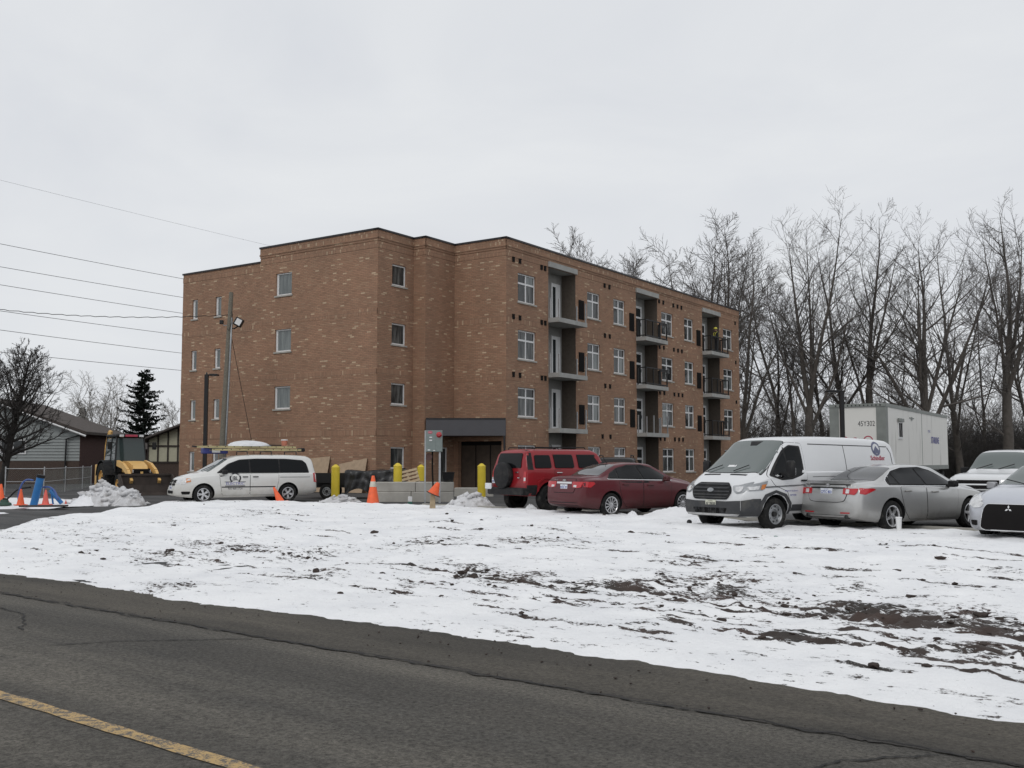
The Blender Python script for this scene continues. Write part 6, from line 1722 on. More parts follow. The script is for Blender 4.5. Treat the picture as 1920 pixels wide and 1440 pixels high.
# --- ladder and load on the minivan roof (resting, so things of their own)
def on_van(name, label, cat):
    o = empty(name, VAN.location, VAN.rotation_euler[2]); tag(o, label, cat); return o
M['fibreglass'] = pmat('fibreglass', (0.47,0.41,0.22), 0.6, var=0.12, scale=4)
ld = on_van('extension_ladder', 'cream fibreglass extension ladder lying on the white minivan roof', 'ladder')
for (x0, x1, zz, yy) in ((.40, 3.75, 1.885, .22), (.60, 4.20, 1.985, .19)):
    for sg in (1, -1):
        rl = MB().box(x0, x1, sg*yy-.018, sg*yy+.018, zz+.012, zz+.075)
        rl.box(x0, x1, sg*yy-.03, sg*yy+.03, zz+.068, zz+.078).box(x0, x1, sg*yy-.03, sg*yy+.03, zz+.008, zz+.016)
        rl.build('rail', M['fibreglass'], ld)
    for k in range(11):
        x = x0 + .14 + k*.315
        MB().tube([(x,-yy-.022,zz+.05),(x,yy+.022,zz+.05)], .02, 8).build('rung', M['dark_wheel'], ld)
MB().rbox(.25,.41,-.26,.26,1.86,2.0,.03).build('foot', M['black_plastic'], ld)
MB().tube([(4.15,-.2,2.03),(4.37,-.2,2.05)], .03, 6).build('rope_hook', M['black_metal'], ld)
def lump(name, cx, cy, cz, sx, sy, sz, mat, parent=None, seed=1, amp=0.12, n=26, m=14, half=True):
    V, F = [], []
    for i in range(m+1):
        ph = (math.pi/2)*(1-i/m) if half else math.pi/2 - math.pi*i/m
        for k in range(n):
            t = 2*math.pi*k/n; d = (math.cos(ph)*math.cos(t), math.cos(ph)*math.sin(t), math.sin(ph))
            f = 1 + amp*2*(float(fbm(np.array([d[0]*2.1+seed*3.1+5]), np.array([d[1]*2.1+d[2]*1.7+seed+5]), 4)[0])-0.5)
            V.append((cx+d[0]*sx*f, cy+d[1]*sy*f, cz+d[2]*sz*f))
    for i in range(m):
        for k in range(n): F.append((i*n+k, (i+1)*n+k, (i+1)*n+(k+1) % n, i*n+(k+1) % n))
    return link_mesh(name, np_mesh(name, V, F, mat, True), parent)
M['white_wrap'] = pmat('white_wrap', (0.66,0.67,0.69), 0.45, var=0.08, bump=0.6, bscale=6)
bw_ = on_van('wrapped_bundle', 'white plastic wrapped bundle on top of the minivan ladder', 'bundle')
lump('wrap', 2.30, -.05, 2.06, .80, .34, .21, M['white_wrap'], bw_, 3, 0.18)
cr_ = on_van('blue_crate', 'blue and white crate under the front of the minivan ladder', 'crate')
MB().rbox(3.05,3.95,-.62,-.20,1.78,2.0,.03).build('crate_shell', pmat('blue_crate', (0.04,0.05,0.22), 0.5), cr_)
MB().box(3.35,3.65,-.195,-.185,1.82,1.94).build('crate_label', M['white_pvc'], cr_)
bk_ = on_van('paint_bucket', 'small orange and white bucket at the rear of the minivan roof', 'bucket')
bm_ = MB().lathe([(0,2.09),(.10,2.09),(.12,2.30),(.125,2.31),(.10,2.31)], 18, Matrix.Translation((.95,-.1,0)))
bm_.build('pail', pmat('orange_pail', (0.55,0.20,0.13), 0.5), bk_, 40)
MB().lathe([(.128,2.29),(.128,2.325),(0,2.33)], 18, Matrix.Translation((.95,-.1,0))).build('lid', M['white_pvc'], bk_)
cp_ = on_van('conduit_pipe', 'dark conduit pipe lying behind the bucket on the minivan roof', 'pipe')
MB().tube([(1.1,.0,2.105),(1.7,.02,2.105)], .022, 8).build('pipe', M['black_metal'], cp_)

# --- black utility trailer under a tarp, behind the minivan
tr = empty('utility_trailer', (-6.15, 42.0, LOT), rad(0)); tag(tr, 'low black utility trailer under a black tarp behind the minivan', 'trailer')
tb = MB().box(-2.3,1.05,-.75,.75,.45,.55); tb.box(-2.3,1.05,-.78,-.72,.55,1.02).box(-2.3,1.05,.72,.78,.55,1.02).box(.99,1.05,-.72,.72,.55,1.02).box(-2.3,-2.24,-.72,.72,.55,1.02)
tb.build('trailer_box', M['black_metal'], tr)
MB().box(-3.2,-2.3,-.05,.05,.45,.53).build('drawbar', M['black_metal'], tr)
for sg in (1, -1):
    ty, rm = wheel_meshes(.30, .17, .17, 'steel', M['grey_steel'], 5)
    o = link_mesh('wheel', ty, tr); o.location = (-1.25, sg*.90, .30); o.rotation_euler = (0,0,0 if sg > 0 else math.pi); link_mesh('rim', rm, o)
    MB().box(-1.65,-.85,sg*.90-.12,sg*.90+.12,.64,.67).build('mudguard', M['black_metal'], tr)
# crumpled tarp draped over the right half
nx, nz = 30, 16; V = []; 
for i in range(nx+1):
    for j in range(nz+1):
        x = -.55 + 2.35*i/nx; t = j/nz
        if t < .35: y, z = .6-1.4*t/.35, 1.12 + .025*math.sin(i*.5)
        else: y, z = -.84-.045*math.sin(i*.9+j*.3)-.16*(t-.35), 1.12-(t-.35)/.65*(1.02 - .30*abs(math.sin(i*.23)))
        f = float(fbm(np.array([x*2.5+4]), np.array([t*4+2.0]), 4)[0])-.5
        V.append((x, y - .18*abs(f)*(1 if t > .3 else 0), z + .12*f + .06*(x+.55)/2.35))
F = [(i*(nz+1)+j, (i+1)*(nz+1)+j, (i+1)*(nz+1)+j+1, i*(nz+1)+j+1) for i in range(nx) for j in range(nz)]
o = link_mesh('tarp', np_mesh('tarp', V, F, M['tarp_black'], True)); o.location = tr.location
tag(o, 'crumpled black tarp draped over the utility trailer', 'tarp')

# --- plywood sheets against the end wall
for (v0, za, zb, v1, zc, zd, lab) in ((4.75,.85,1.86,2.92,.98,1.99,'larger plywood sheet leaning on the brick end wall behind the minivan'), (2.22,.75,1.62,.48,1.15,1.90,'smaller plywood sheet leaning on the brick end wall near the corner')):
    pb = MB()
    def pw(v_, z_, o_): p = B(-5.03, 3.98+v_) - U*(0.03 + o_ + .22*(2.0-z_)); return (p.x, p.y, z_)
    vs = [pw(v0,0.27,0),pw(v1,0.27,0),pw(v1,zd,0),pw(v0,zb,0),pw(v0,0.27,.02),pw(v1,0.27,.02),pw(v1,zd,.02),pw(v0,zb,.02)]
    pb.add(vs, [(0,1,2,3),(4,7,6,5),(0,4,5,1),(1,5,6,2),(2,6,7,3),(3,7,4,0)])
    tag(pb.build('plywood_sheet', M['plywood']), lab, 'plywood')

# --- yellow bollards
def bollard(px, Y, top, label, zb=None):
    X = ground_at(px, Y); zb = LOT-0.02 if zb is None else zb
    o = empty('bollard', (X, Y, zb)); h = top-zb
    MB().lathe([(.165,0),(.165,h-.14),(.165,h-.13)], 24).build('post', M['yellow_paint'], o, 40)
    MB().lathe([(.168,h-.13),(.172,h-.125),(.165,h-.105),(.055,h-.01),(0,h)], 24).build('cap', M['yellow_paint'], o, 40)
    MB().lathe([(.169,h-.22),(.169,h-.19)], 24, cap=False).build('groove', M['yellow_paint'], o)
    tag(o, label, 'bollard', 'yellow bollards in front of the building')
bollard(629.5, 40.6, 1.63, 'leftmost yellow bollard, in front of the black tarp trailer')
bollard(746, 39.6, 1.69, 'yellow bollard standing just left of the grey electrical cabinet')
bollard(789.5, 45.8, 1.61, 'yellow bollard furthest back, beside the leaning pallet', LOT)
bollard(903, 41.5, 1.67, 'rightmost yellow bollard, beside the red off-road wagon')

# --- traffic cones
def cone(px, Y, h, label, mat='orange_cone', band=False, tilt=0.0, tdir=0.0, z=None, base=True, name='traffic_cone'):
    X = ground_at(px, Y); z = max(LOT-0.02, verge_z(X, Y)) if z is None else z
    o = empty(name, (X, Y, z)); o.rotation_euler = (tilt*math.sin(tdir), tilt*math.cos(tdir), 0.0 if tilt else random.random())
    r = h*0.24
    if base: MB().rbox(-r*1.45, r*1.45, -r*1.45, r*1.45, 0, .035, .01).build('base', M[mat] if not band else M['black_plastic'], o)
    MB().lathe([(r,.03),(r*.92,.05),(r*.22,h-.02),(r*.16,h),(0,h)], 20).build('shell', M[mat], o, 40)
    if band:
        for a, b in ((.62,.80),):
            MB().lathe([(r*.92+(r*.22-r*.92)*a+.006, h*a),(r*.92+(r*.22-r*.92)*b+.006, h*b)], 20, cap=False).build('reflective_band', M['reflective_band'], o, True)
    tag(o, label, 'traffic cone')
cone(529, 36.6, .66, 'tilted orange cone half hidden by snow below the minivan', tilt=-.45, tdir=0.0, z=.24)
cone(700, 36.0, 1.02, 'tall orange cone with pale band left of the grey cabinet', band=True)
cone(4, 37.4, .66, 'orange cone at the left edge beside the green base', z=.27)
cone(41.5, 34.6, .55, 'bright red-orange cone left of the thick blue pipe', z=.27)
cone(88, 34.9, .52, 'pinkish cone right of the thick blue pipe', 'pink_cone', z=.27)
cone(126, 34.4, .17, 'tiny red marker cone lying near the snow heap', 'pink_cone', z=.30, base=False)
# stake with a toppled cone over its top
sx_, sy_ = ground_at(811, 31.6), 31.6; sz_ = verge_z(sx_, sy_)
st = empty('wooden_stake', (sx_, sy_, sz_)); tag(st, 'short splintered wooden stake standing in the snow', 'stake')
sp_ = MB(); sp_.add([(-.09,-.06,-.1),(.10,-.05,-.1),(.10,.07,-.1),(-.09,.06,-.1),(-.05,-.05,.44),(.07,-.04,.58),(.08,.05,.52),(-.05,.05,.48)], [(3,2,1,0),(4,5,6,7),(0,1,5,4),(1,2,6,5),(2,3,7,6),(3,0,4,7)])
sp_.build('wood', M['wood_raw'], st)
tc_ = empty('traffic_cone', (sx_+.03, sy_-.02, sz_+.46)); tc_.rotation_euler = (0, rad(24), 0)
MB().lathe([(.20,0),(.17,.03),(.06,.36),(.045,.38),(0,.38)], 20).build('shell', M['orange_cone'], tc_, 40)
MB().lathe([(.23,-.02),(.23,.0),(.17,.012)], 12).build('base', M['dark_timber'], tc_)
tag(tc_, 'small orange cone stuck crookedly on top of a wooden stake', 'traffic cone')

# --- grey electrical cabinet on two posts
cb = empty('electrical_cabinet', (ground_at(813, 37.2), 37.2, LOT)); tag(cb, 'grey electrical cabinet on two steel posts with red emergency knob', 'cabinet')
M['cab_grey'] = pmat('cabinet_grey', (0.20,0.235,0.225), 0.45, 0.2, var=0.08)
MB().rbox(-.28,.32,-.10,.12,1.84,2.62,.012).build('box', M['cab_grey'], cb)
MB().box(-.27,.07,-.112,-.101,1.86,2.60).build('door', M['cab_grey'], cb)
MB().box(.075,.31,-.112,-.101,1.86,2.60).build('door', M['cab_grey'], cb)
for x, w_ in ((-.33,.05), (.19,.07)):
    MB().box(x,x+w_,-.02,.04,-.1,2.62 if x < 0 else 1.84).build('post', M['galv'], cb)
kn = MB().lathe([(.10,0),(.10,.03),(.07,.05),(.05,.09),(0,.09)], 20, Matrix.Translation((.20,-.112,2.46)) @ Matrix(((1,0,0,0),(0,0,-1,0),(0,1,0,0),(0,0,0,1))))
kn.build('emergency_knob', M['red_lens'], cb, 40)
lb = MB().lathe([(.085,0),(.085,.006),(0,.006)], 20, Matrix.Translation((-.12,-.112,2.55)) @ Matrix.Diagonal((1,1,.6,1)) @ Matrix(((1,0,0,0),(0,0,-1,0),(0,1,0,0),(0,0,0,1)))).build('warning_label', M['ink_red'], cb)
flat_text('STOP', .05, (-.12,-.120,2.55), (1,0,0), (0,0,1), M['white_pvc'], lb)
for (x, z, w_, h_) in ((-.10,2.37,.10,.035), (-.10,2.26,.10,.04), (-.16,1.91,.09,.04), (.03,1.89,.07,.03)):
    MB().box(x-w_/2,x+w_/2,-.120,-.113,z-h_/2,z+h_/2).build('sticker', M['white_pvc'], cb)
MB().tube([(-.05,.05,1.84),(-.05,.1,1.2),(.0,.06,.2)], .03, 8).build('cable', M['dark_vent'], cb)
MB().lathe([(.13,0),(.13,.05)], 16, Matrix.Translation((-.18,0,1.66)) @ AX_Y).build('cable_coil', pmat('brown_coil', (0.09,0.045,0.04), 0.7), cb)
ub = empty('service_pedestal', (ground_at(769.5, 36.0), 36.0, .28)); tag(ub, 'tiny white service box with green foot in the snow', 'box')
MB().rbox(-.07,.07,-.05,.05,.06,.24,.01).build('lid', M['white_pvc'], ub)
MB().rbox(-.08,.08,-.06,.06,-.05,.06,.01).build('foot', pmat('green_foot', (0.03,0.12,0.09), 0.5), ub)

# --- concrete blocks
def cblock(px0, px1, Y, z0, z1, lab, dy=.5):
    a, b = ground_at(px0, Y), ground_at(px1, Y)
    o = MB().rbox(a, b, Y, Y+dy, z0, z1, .02).build('concrete_block', M['concrete_light']); tag(o, lab, 'block', 'concrete blocks before the entrance')
cblock(693, 771, 38.2, .22, .62, 'lower left concrete block behind the tall cone')
cblock(771.6, 850, 38.2, .22, .62, 'lower right concrete block behind the cabinet posts')
cblock(705, 779, 38.25, .625, .98, 'upper left concrete block, top row behind the yellow bollard')
cblock(779.6, 850, 38.25, .625, .98, 'upper right concrete block, top row behind the cabinet posts')
cblock(852, 925, 44.0, .22, .62, 'low concrete kerb block before the boarded entrance', .4)
pl_ = empty('wooden_pallet', (ground_at(767, 41.0), 41.0, 1.0)); pl_.rotation_euler = (rad(62), rad(-14), rad(8)); tag(pl_, 'broken wooden pallet leaning above the concrete blocks', 'pallet')
for k in range(5): MB().box(-.42,.42,-.35+k*.165,-.25+k*.165,.08,.10).build('slat', M['wood_raw'], pl_)
for k in range(3): MB().box(-.42+k*.38,-.34+k*.38,-.36,.42,0,.078).build('bearer', M['wood_raw'], pl_)
pst = empty('timber_stack', (ground_at(770,41.2), 41.35, LOT)); tag(pst, 'low stack of grey timber behind the concrete blocks', 'timber')
for k in range(5):
    for q in range(3): MB().rbox(-.5+.03*((k*7+q*3) % 3), .5+.03*((k+q) % 3), -.3+q*.2, -.12+q*.2, k*.142, k*.142+.138, .008).build('plank', M['wood_grey'], pst)
bb = empty('black_bin', (ground_at(841, 38.5), 38.5, .98)); bb.scale = (.85,.8,.5); tag(bb, 'black open bin standing on the concrete blocks', 'bin')
MB().add([(-.20,-.2,0),(.20,-.2,0),(.20,.2,0),(-.20,.2,0),(-.26,-.26,.72),(.26,-.26,.72),(.26,.26,.72),(-.26,.26,.72)], [(3,2,1,0),(0,1,5,4),(1,2,6,5),(2,3,7,6),(3,0,4,7),(4,5,6,7)]).build('tub', M['black_plastic'], bb)
MB().box(-.28,.28,-.28,.28,.70,.74).build('rim', M['black_plastic'], bb)

# --- snow heaps
M['snow_pile'] = pmat('old_snow', (0.60,0.60,0.61), 0.8, var=0.2, scale=3.5, bump=1.0, bscale=9, dirt=(0.16,0.14,0.12,0.85), dscale=2.6)
M['snow_clean'] = pmat('fresh_snow', (0.78,0.785,0.80), 0.8, var=0.06, scale=2, bump=0.8, bscale=6)
def heap(name, px, Y, sx, sy, h, mat, seed, label, amp=.35, rz=0.0, z=None, chunks=0):
    X = ground_at(px, Y); z = max(LOT-.03, verge_z(X, Y)-.05) if z is None else z
    n, m = 72, 26; V = [];
    for i in range(m+1):
        rr_ = i/m
        for k in range(n):
            t = 2*math.pi*k/n; x, y = rr_*math.cos(t), rr_*math.sin(t)
            f = float(fbm(np.array([x*3.6+seed*7.7+20]), np.array([y*3.6+seed*3.3+20]), 5, .68)[0])-.5
            edge = 1+.5*(float(fbm(np.array([math.cos(t)*1.5+seed*2+9]), np.array([math.sin(t)*1.5+9.0]), 3)[0])-.5)
            zz = h*max(0, (1-rr_**1.7))*(1+amp*2.4*f) - .06*rr_**8
            V.append((x*sx*edge, y*sy*edge, zz))
    F = [(i*n+k, (i+1)*n+k, (i+1)*n+(k+1) % n, i*n+(k+1) % n) for i in range(m) for k in range(n)]
    o = link_mesh(name, np_mesh(name, V, F, M[mat], True)); o.location = (X, Y, z); o.rotation_euler = (0,0,rz)
    tag(o, label, 'snow pile')
    if chunks:      # frozen lumps thrown up by the plough
        rg = np.random.RandomState(seed+90); CV_, CF_ = [], []
        for q in range(chunks):
            v_ = V[rg.randint(0, len(V))]; sz = .04+.11*rg.rand()**2
            CF_.append(np.array(ICOF)+12*len(CV_)); CV_.append(clod_arrays((v_[0], v_[1], max(v_[2], 0)-.01), sz, rg, .75))
        k_ = link_mesh('frozen_lumps', np_mesh('frozen_lumps', np.concatenate(CV_), np.concatenate(CF_), M[mat], True), o); k_['kind'] = 'stuff'
heap('snow_pile', 203, 36.4, 1.35, .9, .60, 'snow_pile', 1, 'large dirty snow heap in front of the backhoe', .8, chunks=170)
heap('snow_pile', 246, 36.0, .55, .5, .52, 'snow_pile', 2, 'smaller snow lump at the right foot of the large heap', .4, chunks=40)
heap('snow_pile', 165, 36.0, .6, .5, .34, 'snow_clean', 3, 'low clean snow hump left of the large heap', .4)
heap('snow_pile', 885, 33.4, .95, .55, .42, 'snow_pile', 4, 'grey crusted snow heap left of the red off-road wagon', .3, chunks=50)
heap('snow_pile', 995, 30.0, .22, .16, .17, 'snow_pile', 5, 'small icy lump behind the red off-road wagon wheel', .5)
heap('snow_pile', 1272, 27.6, 1.15, .45, .30, 'snow_clean', 6, 'long white snow hump between maroon sedan and cargo van', .35)
heap('snow_pile', 1184, 27.2, .2, .14, .16, 'snow_clean', 7, 'small pointed snow chunk beside the maroon sedan wheel', .5)
heap('snow_pile', 640, 38.2, .9, .5, .22, 'snow_pile', 8, 'muddy snow mound at the foot of the leftmost bollard', .5, chunks=40)
# snow strip beyond the driveway
sv = grid_mesh('snow_strip', np.linspace(-46, -33.5, 90), np.linspace(15.5, 22.0, 50),
     lambda Q, Nn: LOT + .05*(fbm(Q*.9, Nn*.9, 4)-.5)+.02 - .30*np.clip(np.hypot((Q+39)/7.5, (Nn-18.6)/3.3)**6, 0, 1.5) + .06*(fbm(Q*2.5, Nn*2.5, 3)-.5), M['snow_clean'])
rd_obj('snow_strip', sv)
pv = grid_mesh('driveway_snow_patch', np.linspace(-35.5, -31.5, 60), np.linspace(14.0, 16.2, 30),
     lambda Q, Nn: drive_z(Q, Nn) + .012 - .05*np.clip(np.hypot((Q+33.4)/1.9, (Nn-15.1)/.7)**2, 0, 2) + .05*(fbm(Q*2.0, Nn*3.0, 4)-.5), M['snow_clean'])
rd_obj('driveway_snow_patch', pv)

# --- blue pipes, hoses and bits by the driveway
bp1 = empty('blue_pipe', (ground_at(66, 35.3), 35.3, .25)); bp1.rotation_euler = (0, rad(12), 0); tag(bp1, 'thick blue plastic pipe standing tilted out of the snow', 'pipe')
MB().lathe([(.125,-.1),(.125,1.0),(.105,1.0),(.105,.7)], 24, cap=False).build('pipe', M['blue_pipe'], bp1, 40)
MB().lathe([(.14,.96),(.14,1.06),(0,1.07)], 24).build('cap', M['black_plastic'], bp1, 40)
bs = empty('blue_stand', (ground_at(104, 35.3), 35.3, .26)); tag(bs, 'short blue angled strut leaning beside the pinkish cone', 'stand')
MB().tube([(-.14,0,.50),(.26,0,.06)], .075, 8).build('strut', M['blue_pipe'], bs, 40)
MB().tube([(-.10,0,.42),(-.04,.02,.02)], .03, 6).build('leg', M['blue_pipe'], bs)
def hose(px_pts, r, mat, label):
    pts = [(ground_at(a, Y), Y, z) for a, Y, z in px_pts]; k = len(pts); sm = []
    for i in range(k-1):
        p0, p1, p2, p3 = [Vector(pts[max(0, min(k-1, j))]) for j in (i-1, i, i+1, i+2)]
        for t in np.linspace(0, 1, 7, endpoint=False):
            sm.append(.5*((2*p1)+(p2-p0)*t+(2*p0-5*p1+4*p2-p3)*t*t+(3*p1-p0-3*p2+p3)*t**3))
    sm.append(Vector(pts[-1])); tag(MB().tube(sm, r, 7).build('hose', M[mat], None, True), label, 'hose')
hose([(38,35.2,.35),(37,35.2,.62),(43,35.2,.98),(52,35.2,1.12),(64,35.2,1.10)], .032, 'blue_hose', 'blue hose looping up left of the thick blue pipe')
hose([(80,35.5,.86),(94,35.4,.86),(104,35.2,.74),(112,35.0,.45)], .032, 'blue_hose', 'blue hose arching right of the thick blue pipe')
hose([(12,35.4,.40),(20,35.4,.52),(36,35.4,.78),(60,35.5,.86)], .030, 'black_plastic', 'dark hose rising from the green base')
gb_ = empty('green_base', (ground_at(11, 35.4), 35.4, .24)); tag(gb_, 'low dark green plastic base at the left edge', 'base')
MB().lathe([(.22,0),(.20,.08),(.13,.12),(.11,.20),(0,.20)], 20, Matrix.Diagonal((1.15,.8,1,1))).build('body', pmat('green_base', (0.03,0.07,0.05), 0.6), gb_, 40)
MB().lathe([(.06,.19),(.06,.25),(0,.25)], 12).build('nozzle', M['black_plastic'], gb_)
pt = MB().rbox(-.72,.72,-.22,.22,0,.05,.012).build('steel_plate', M['dark_timber']); pt.location = (ground_at(85,34.0), 34.0, .255); pt.rotation_euler = (0,0,rad(6)); tag(pt, 'flat dark steel plate on the snow under the pinkish cone', 'plate')

M['trailer_grey'] = pmat('trailer_grey', (0.23,0.245,0.23), 0.55, 0.3, var=0.15, scale=2)
# --- chain link fence
fn = empty('chain_link_fence', (-22.4, 46.6, .22)); tag(fn, 'galvanised chain link fence in front of the sided house', 'fence')
fp = [Vector((-.3,0,0)), Vector((1.62,.4,0)), Vector((1.3,4.6,0)), Vector((1.0,8.4,0)), Vector((.8,12.0,0)), Vector((.6,16.0,0))]
fp = [Vector((ground_at(a, Y)+22.4, Y-46.6, 0)) for a, Y in ((11.5,46.0),(84,45.6),(124,51.0),(156,56.5),(172,61.0))]
for i, p in enumerate(fp):
    MB().lathe([(.032,-.1),(.032,1.25),(.036,1.26),(.0,1.30)], 10, Matrix.Translation(p)).build('post', M['galv'], fn)
for a, b in zip(fp[:-1], fp[1:]):
    MB().tube([a+Vector((0,0,1.2)), b+Vector((0,0,1.2))], .02, 6).build('top_rail', M['galv'], fn)
    MB().tube([a+Vector((0,0,.62)), b+Vector((0,0,.62))], .014, 6).build('mid_rail', M['galv'], fn)
    Lf = (b-a).length; d = (b-a)/Lf; k = int(Lf/.09); br = []
    for j in range(-12, k):
        for sg in (1, -1):
            s0 = j*.09; p0 = max(0, s0); p1 = min(Lf, s0+1.1)
            if p1 <= p0: continue
            z0_, z1_ = (p0-s0), (p1-s0)
            if sg < 0: z0_, z1_ = 1.15-z0_, 1.15-z1_
            br.append((np.array([a+d*p0+Vector((0,0,z0_+.05)), a+d*p1+Vector((0,0,z1_+.05))]), np.array([.0016,.0016]), 3))
    o = link_mesh('wire_mesh', tubes_mesh(br, 'wire_mesh', M['trailer_grey']), fn); o['kind'] = 'stuff'

# --- utility pole, lamp posts, wires
up = empty('utility_pole', (-14.2, 50.0, LOT)); tag(up, 'weathered wooden utility pole with floodlight before the brick end wall', 'pole')
MB().tube([(0,0,-.1),(.10,0,3),(.24,0,7),(.34,0,9.82)], [.17,.155,.125,.10], 14).build('pole', M['wood_grey'], up, 40)
MB().tube([(.17,-.1,.1),(.27,-.1,3),(.38,-.08,7),(.42,-.07,8.55)], .05, 8).build('conduit', M['grey_steel'], up, True)
f1 = MB().rbox(-.20,.20,-.14,.14,-.22,.20,.03, M=Matrix.Translation((.78,-.15,8.32)) @ Matrix.Rotation(rad(28),4,'Y')).build('floodlight', M['black_metal'], up)
MB().rbox(-.14,.14,-.15,-.141,-.16,.14,.003, M=Matrix.Translation((.80,-.15,8.32)) @ Matrix.Rotation(rad(28),4,'Y')).build('lamp_glass', M['white_pvc'], f1)
MB().tube([(.30,0,8.05),(.55,-.1,8.0),(.72,-.14,8.10)], .035, 6).build('bracket', M['black_metal'], up)
MB().tube([(.30,0,8.2),(.05,-.1,8.15),(-.08,-.1,8.30)], .022, 6).build('bracket', M['grey_steel'], up)
MB().rbox(-.16,0.02,-.2,-.05,8.22,8.42,.02).build('camera_box', M['black_metal'], up)
MB().tube([(.33,0,9.0),(.46,-.12,8.7),(.42,-.12,8.3),(.30,-.16,7.9),(.20,-.1,8.0)], .012, 5).build('drip_loop', M['black_plastic'], up)
def wire(pts, r, label, group=None, mat='black_plastic', sag=0.0, n=24):
    a, b = Vector(pts[0]), Vector(pts[1]); P = []
    for i in range(n+1):
        t = i/n; p = a.lerp(b, t); p.z -= sag*4*t*(1-t); P.append(p)
    o = MB().tube(P, r, 5).build('overhead_wire', M[mat], None, True); tag(o, label, 'wire', group)
def wpt(px, py, Y): return (ground_at(px, Y), Y, (865-py)/1922.4*Y + 1.75)
MWIRE = pmat('wire_grey', (0.16,0.16,0.17), 0.6); M['wire_grey'] = MWIRE
WG = 'overhead wires left of the building'
names = ['highest faint overhead wire reaching the taller roof', 'second overhead wire from the top', 'third overhead wire from the top', 'fourth overhead wire from the top', 'fifth overhead wire from the top, just under the twisted cable', 'sixth overhead wire from the top', 'lowest overhead wire, passing the large bare tree']
ends = [((0,337),(500,459)), ((0,457),(345,523)), ((0,500),(345,558)), ((0,534),(345,588)), ((0,583),(345,629)), ((0,619),(345,663)), ((0,660),(345,695))]
for i, ((xa, ya), (xb, yb)) in enumerate(ends):
    k = (yb-ya)/(xb-xa)
    A_ = wpt(-260, ya-260*k*1.10, 59.5); Bq = wpt(xb+130, yb+130*k*.86, 91 if i else 98)
    wire((A_, Bq), .008 if i == 0 else .019, names[i], WG, 'wire_grey', sag=.10)
# twisted service cable to the pole
P = []
for i in range(61):
    t = i/60; px = -120 + (424+120)*t
    py = 570 + (588-570)*t + 26*4*t*(1-t)*.55 - 6*(1-t)
    Y = 44 + 6*t; p = Vector(wpt(px, py, Y)); p.z += .02*math.sin(i*2.1); P.append(p)
tag(MB().tube(P, .016, 5).build('service_cable', M['black_plastic'], None, True), 'sagging twisted service cable running to the utility pole', 'cable')
gw = MB().tube([(-13.9, 50, 8.3), (-12.35, 50.6, .3)], .014, 5).build('guy_wire', M['black_plastic']); tag(gw, 'dark guy wire slanting down from the utility pole', 'wire')
def lamp(px, Y, top, arm, label, w=.075):
    o = empty('lamp_post', (ground_at(px, Y), Y, LOT)); h = top-LOT; s = 1 if arm > 0 else -1
    MB().box(-w,w,-w,w,-.05,h-.04).build('post', M['black_metal'], o)
    MB().box(-.22,.22,-.22,.22,0,.03).build('base_plate', M['black_metal'], o)
    MB().box(min(0,arm*.35),max(0,arm*.35),-.035,.035,h-.10,h-.04).build('arm', M['black_metal'], o)
    hd = MB().rbox(min(arm*.3,arm),max(arm*.3,arm),-.16,.16,h-.10,h-.02,.015).build('lamp_head', M['black_metal'], o)
    MB().box(min(arm*.45,arm*.9),max(arm*.45,arm*.9),-.12,.12,h-.105,h-.101).build('lens', M['white_pvc'], hd)
    MB().lathe([(.04,0),(.04,.07),(0,.08)], 10, Matrix.Translation((0,0,h-.03))).build('photocell', M['grey_plastic'], o)
    tag(o, label, 'lamp post', 'black square lamp posts')
lamp(384, 44.0, 5.53, .50, 'black square lamp post in front of the brick end wall')
lamp(1581, 40.0, 4.55, -.60, 'black square lamp post in front of the white box trailer')

# --- white box trailer
stl = empty('box_trailer', (16.83, 46.0, LOT), rad(90-32.6)); tag(stl, 'white box trailer with grey corner posts and streaked dirty side', 'trailer')
M['trailer_white'] = pmat('trailer_white', (0.74,0.73,0.69), 0.5, var=0.04, scale=1)
def streaky(name, base, streak):
    m, N, L, b = new_mat(name); tc = N.new('ShaderNodeTexCoord'); mp = N.new('ShaderNodeMapping'); mp.inputs['Scale'].default_value = (1.1, 1.1, .16)
    L.new(tc.outputs['Object'], mp.inputs[0]); ns = N.new('ShaderNodeTexNoise'); ns.inputs['Scale'].default_value = 1.6; ns.inputs['Detail'].default_value = 7; ns.inputs['Roughness'].default_value = .65
    L.new(mp.outputs[0], ns.inputs['Vector']); rp = N.new('ShaderNodeValToRGB'); rp.color_ramp.elements[0].position = .56; rp.color_ramp.elements[1].position = .84
    rp.color_ramp.elements[0].color = base+(1,); rp.color_ramp.elements[1].color = streak+(1,); L.new(ns.outputs['Fac'], rp.inputs['Fac']); L.new(rp.outputs[0], b.inputs['Base Color']); b.inputs['Roughness'].default_value = .5
    return m
M['trailer_side'] = streaky('trailer_side', (0.76,0.75,0.71), (0.24,0.225,0.19))
TL, TWD, TZ0, TZ1 = 15.2, 2.5, 1.22, 4.12      # local x back along the side, y left, origin at the near right corner
MB().box(0.02, TL, 0, TWD, TZ0, TZ1-.08).build('body', M['trailer_side'], stl)
MB().box(0.0, .03, .42, TWD-.42, TZ0+.05, TZ1-.12).build('end_panel', M['trailer_white'], stl)
M['trailer_grey'] = pmat('trailer_grey', (0.23,0.245,0.23), 0.55, 0.3, var=0.15, scale=2)
MB().box(-.03, .35, -.012, .42, TZ0, TZ1-.06).build('corner_post', M['trailer_grey'], stl)
MB().box(-.03, .35, TWD-.42, TWD+.012, TZ0, TZ1-.06).build('corner_post', M['trailer_grey'], stl)
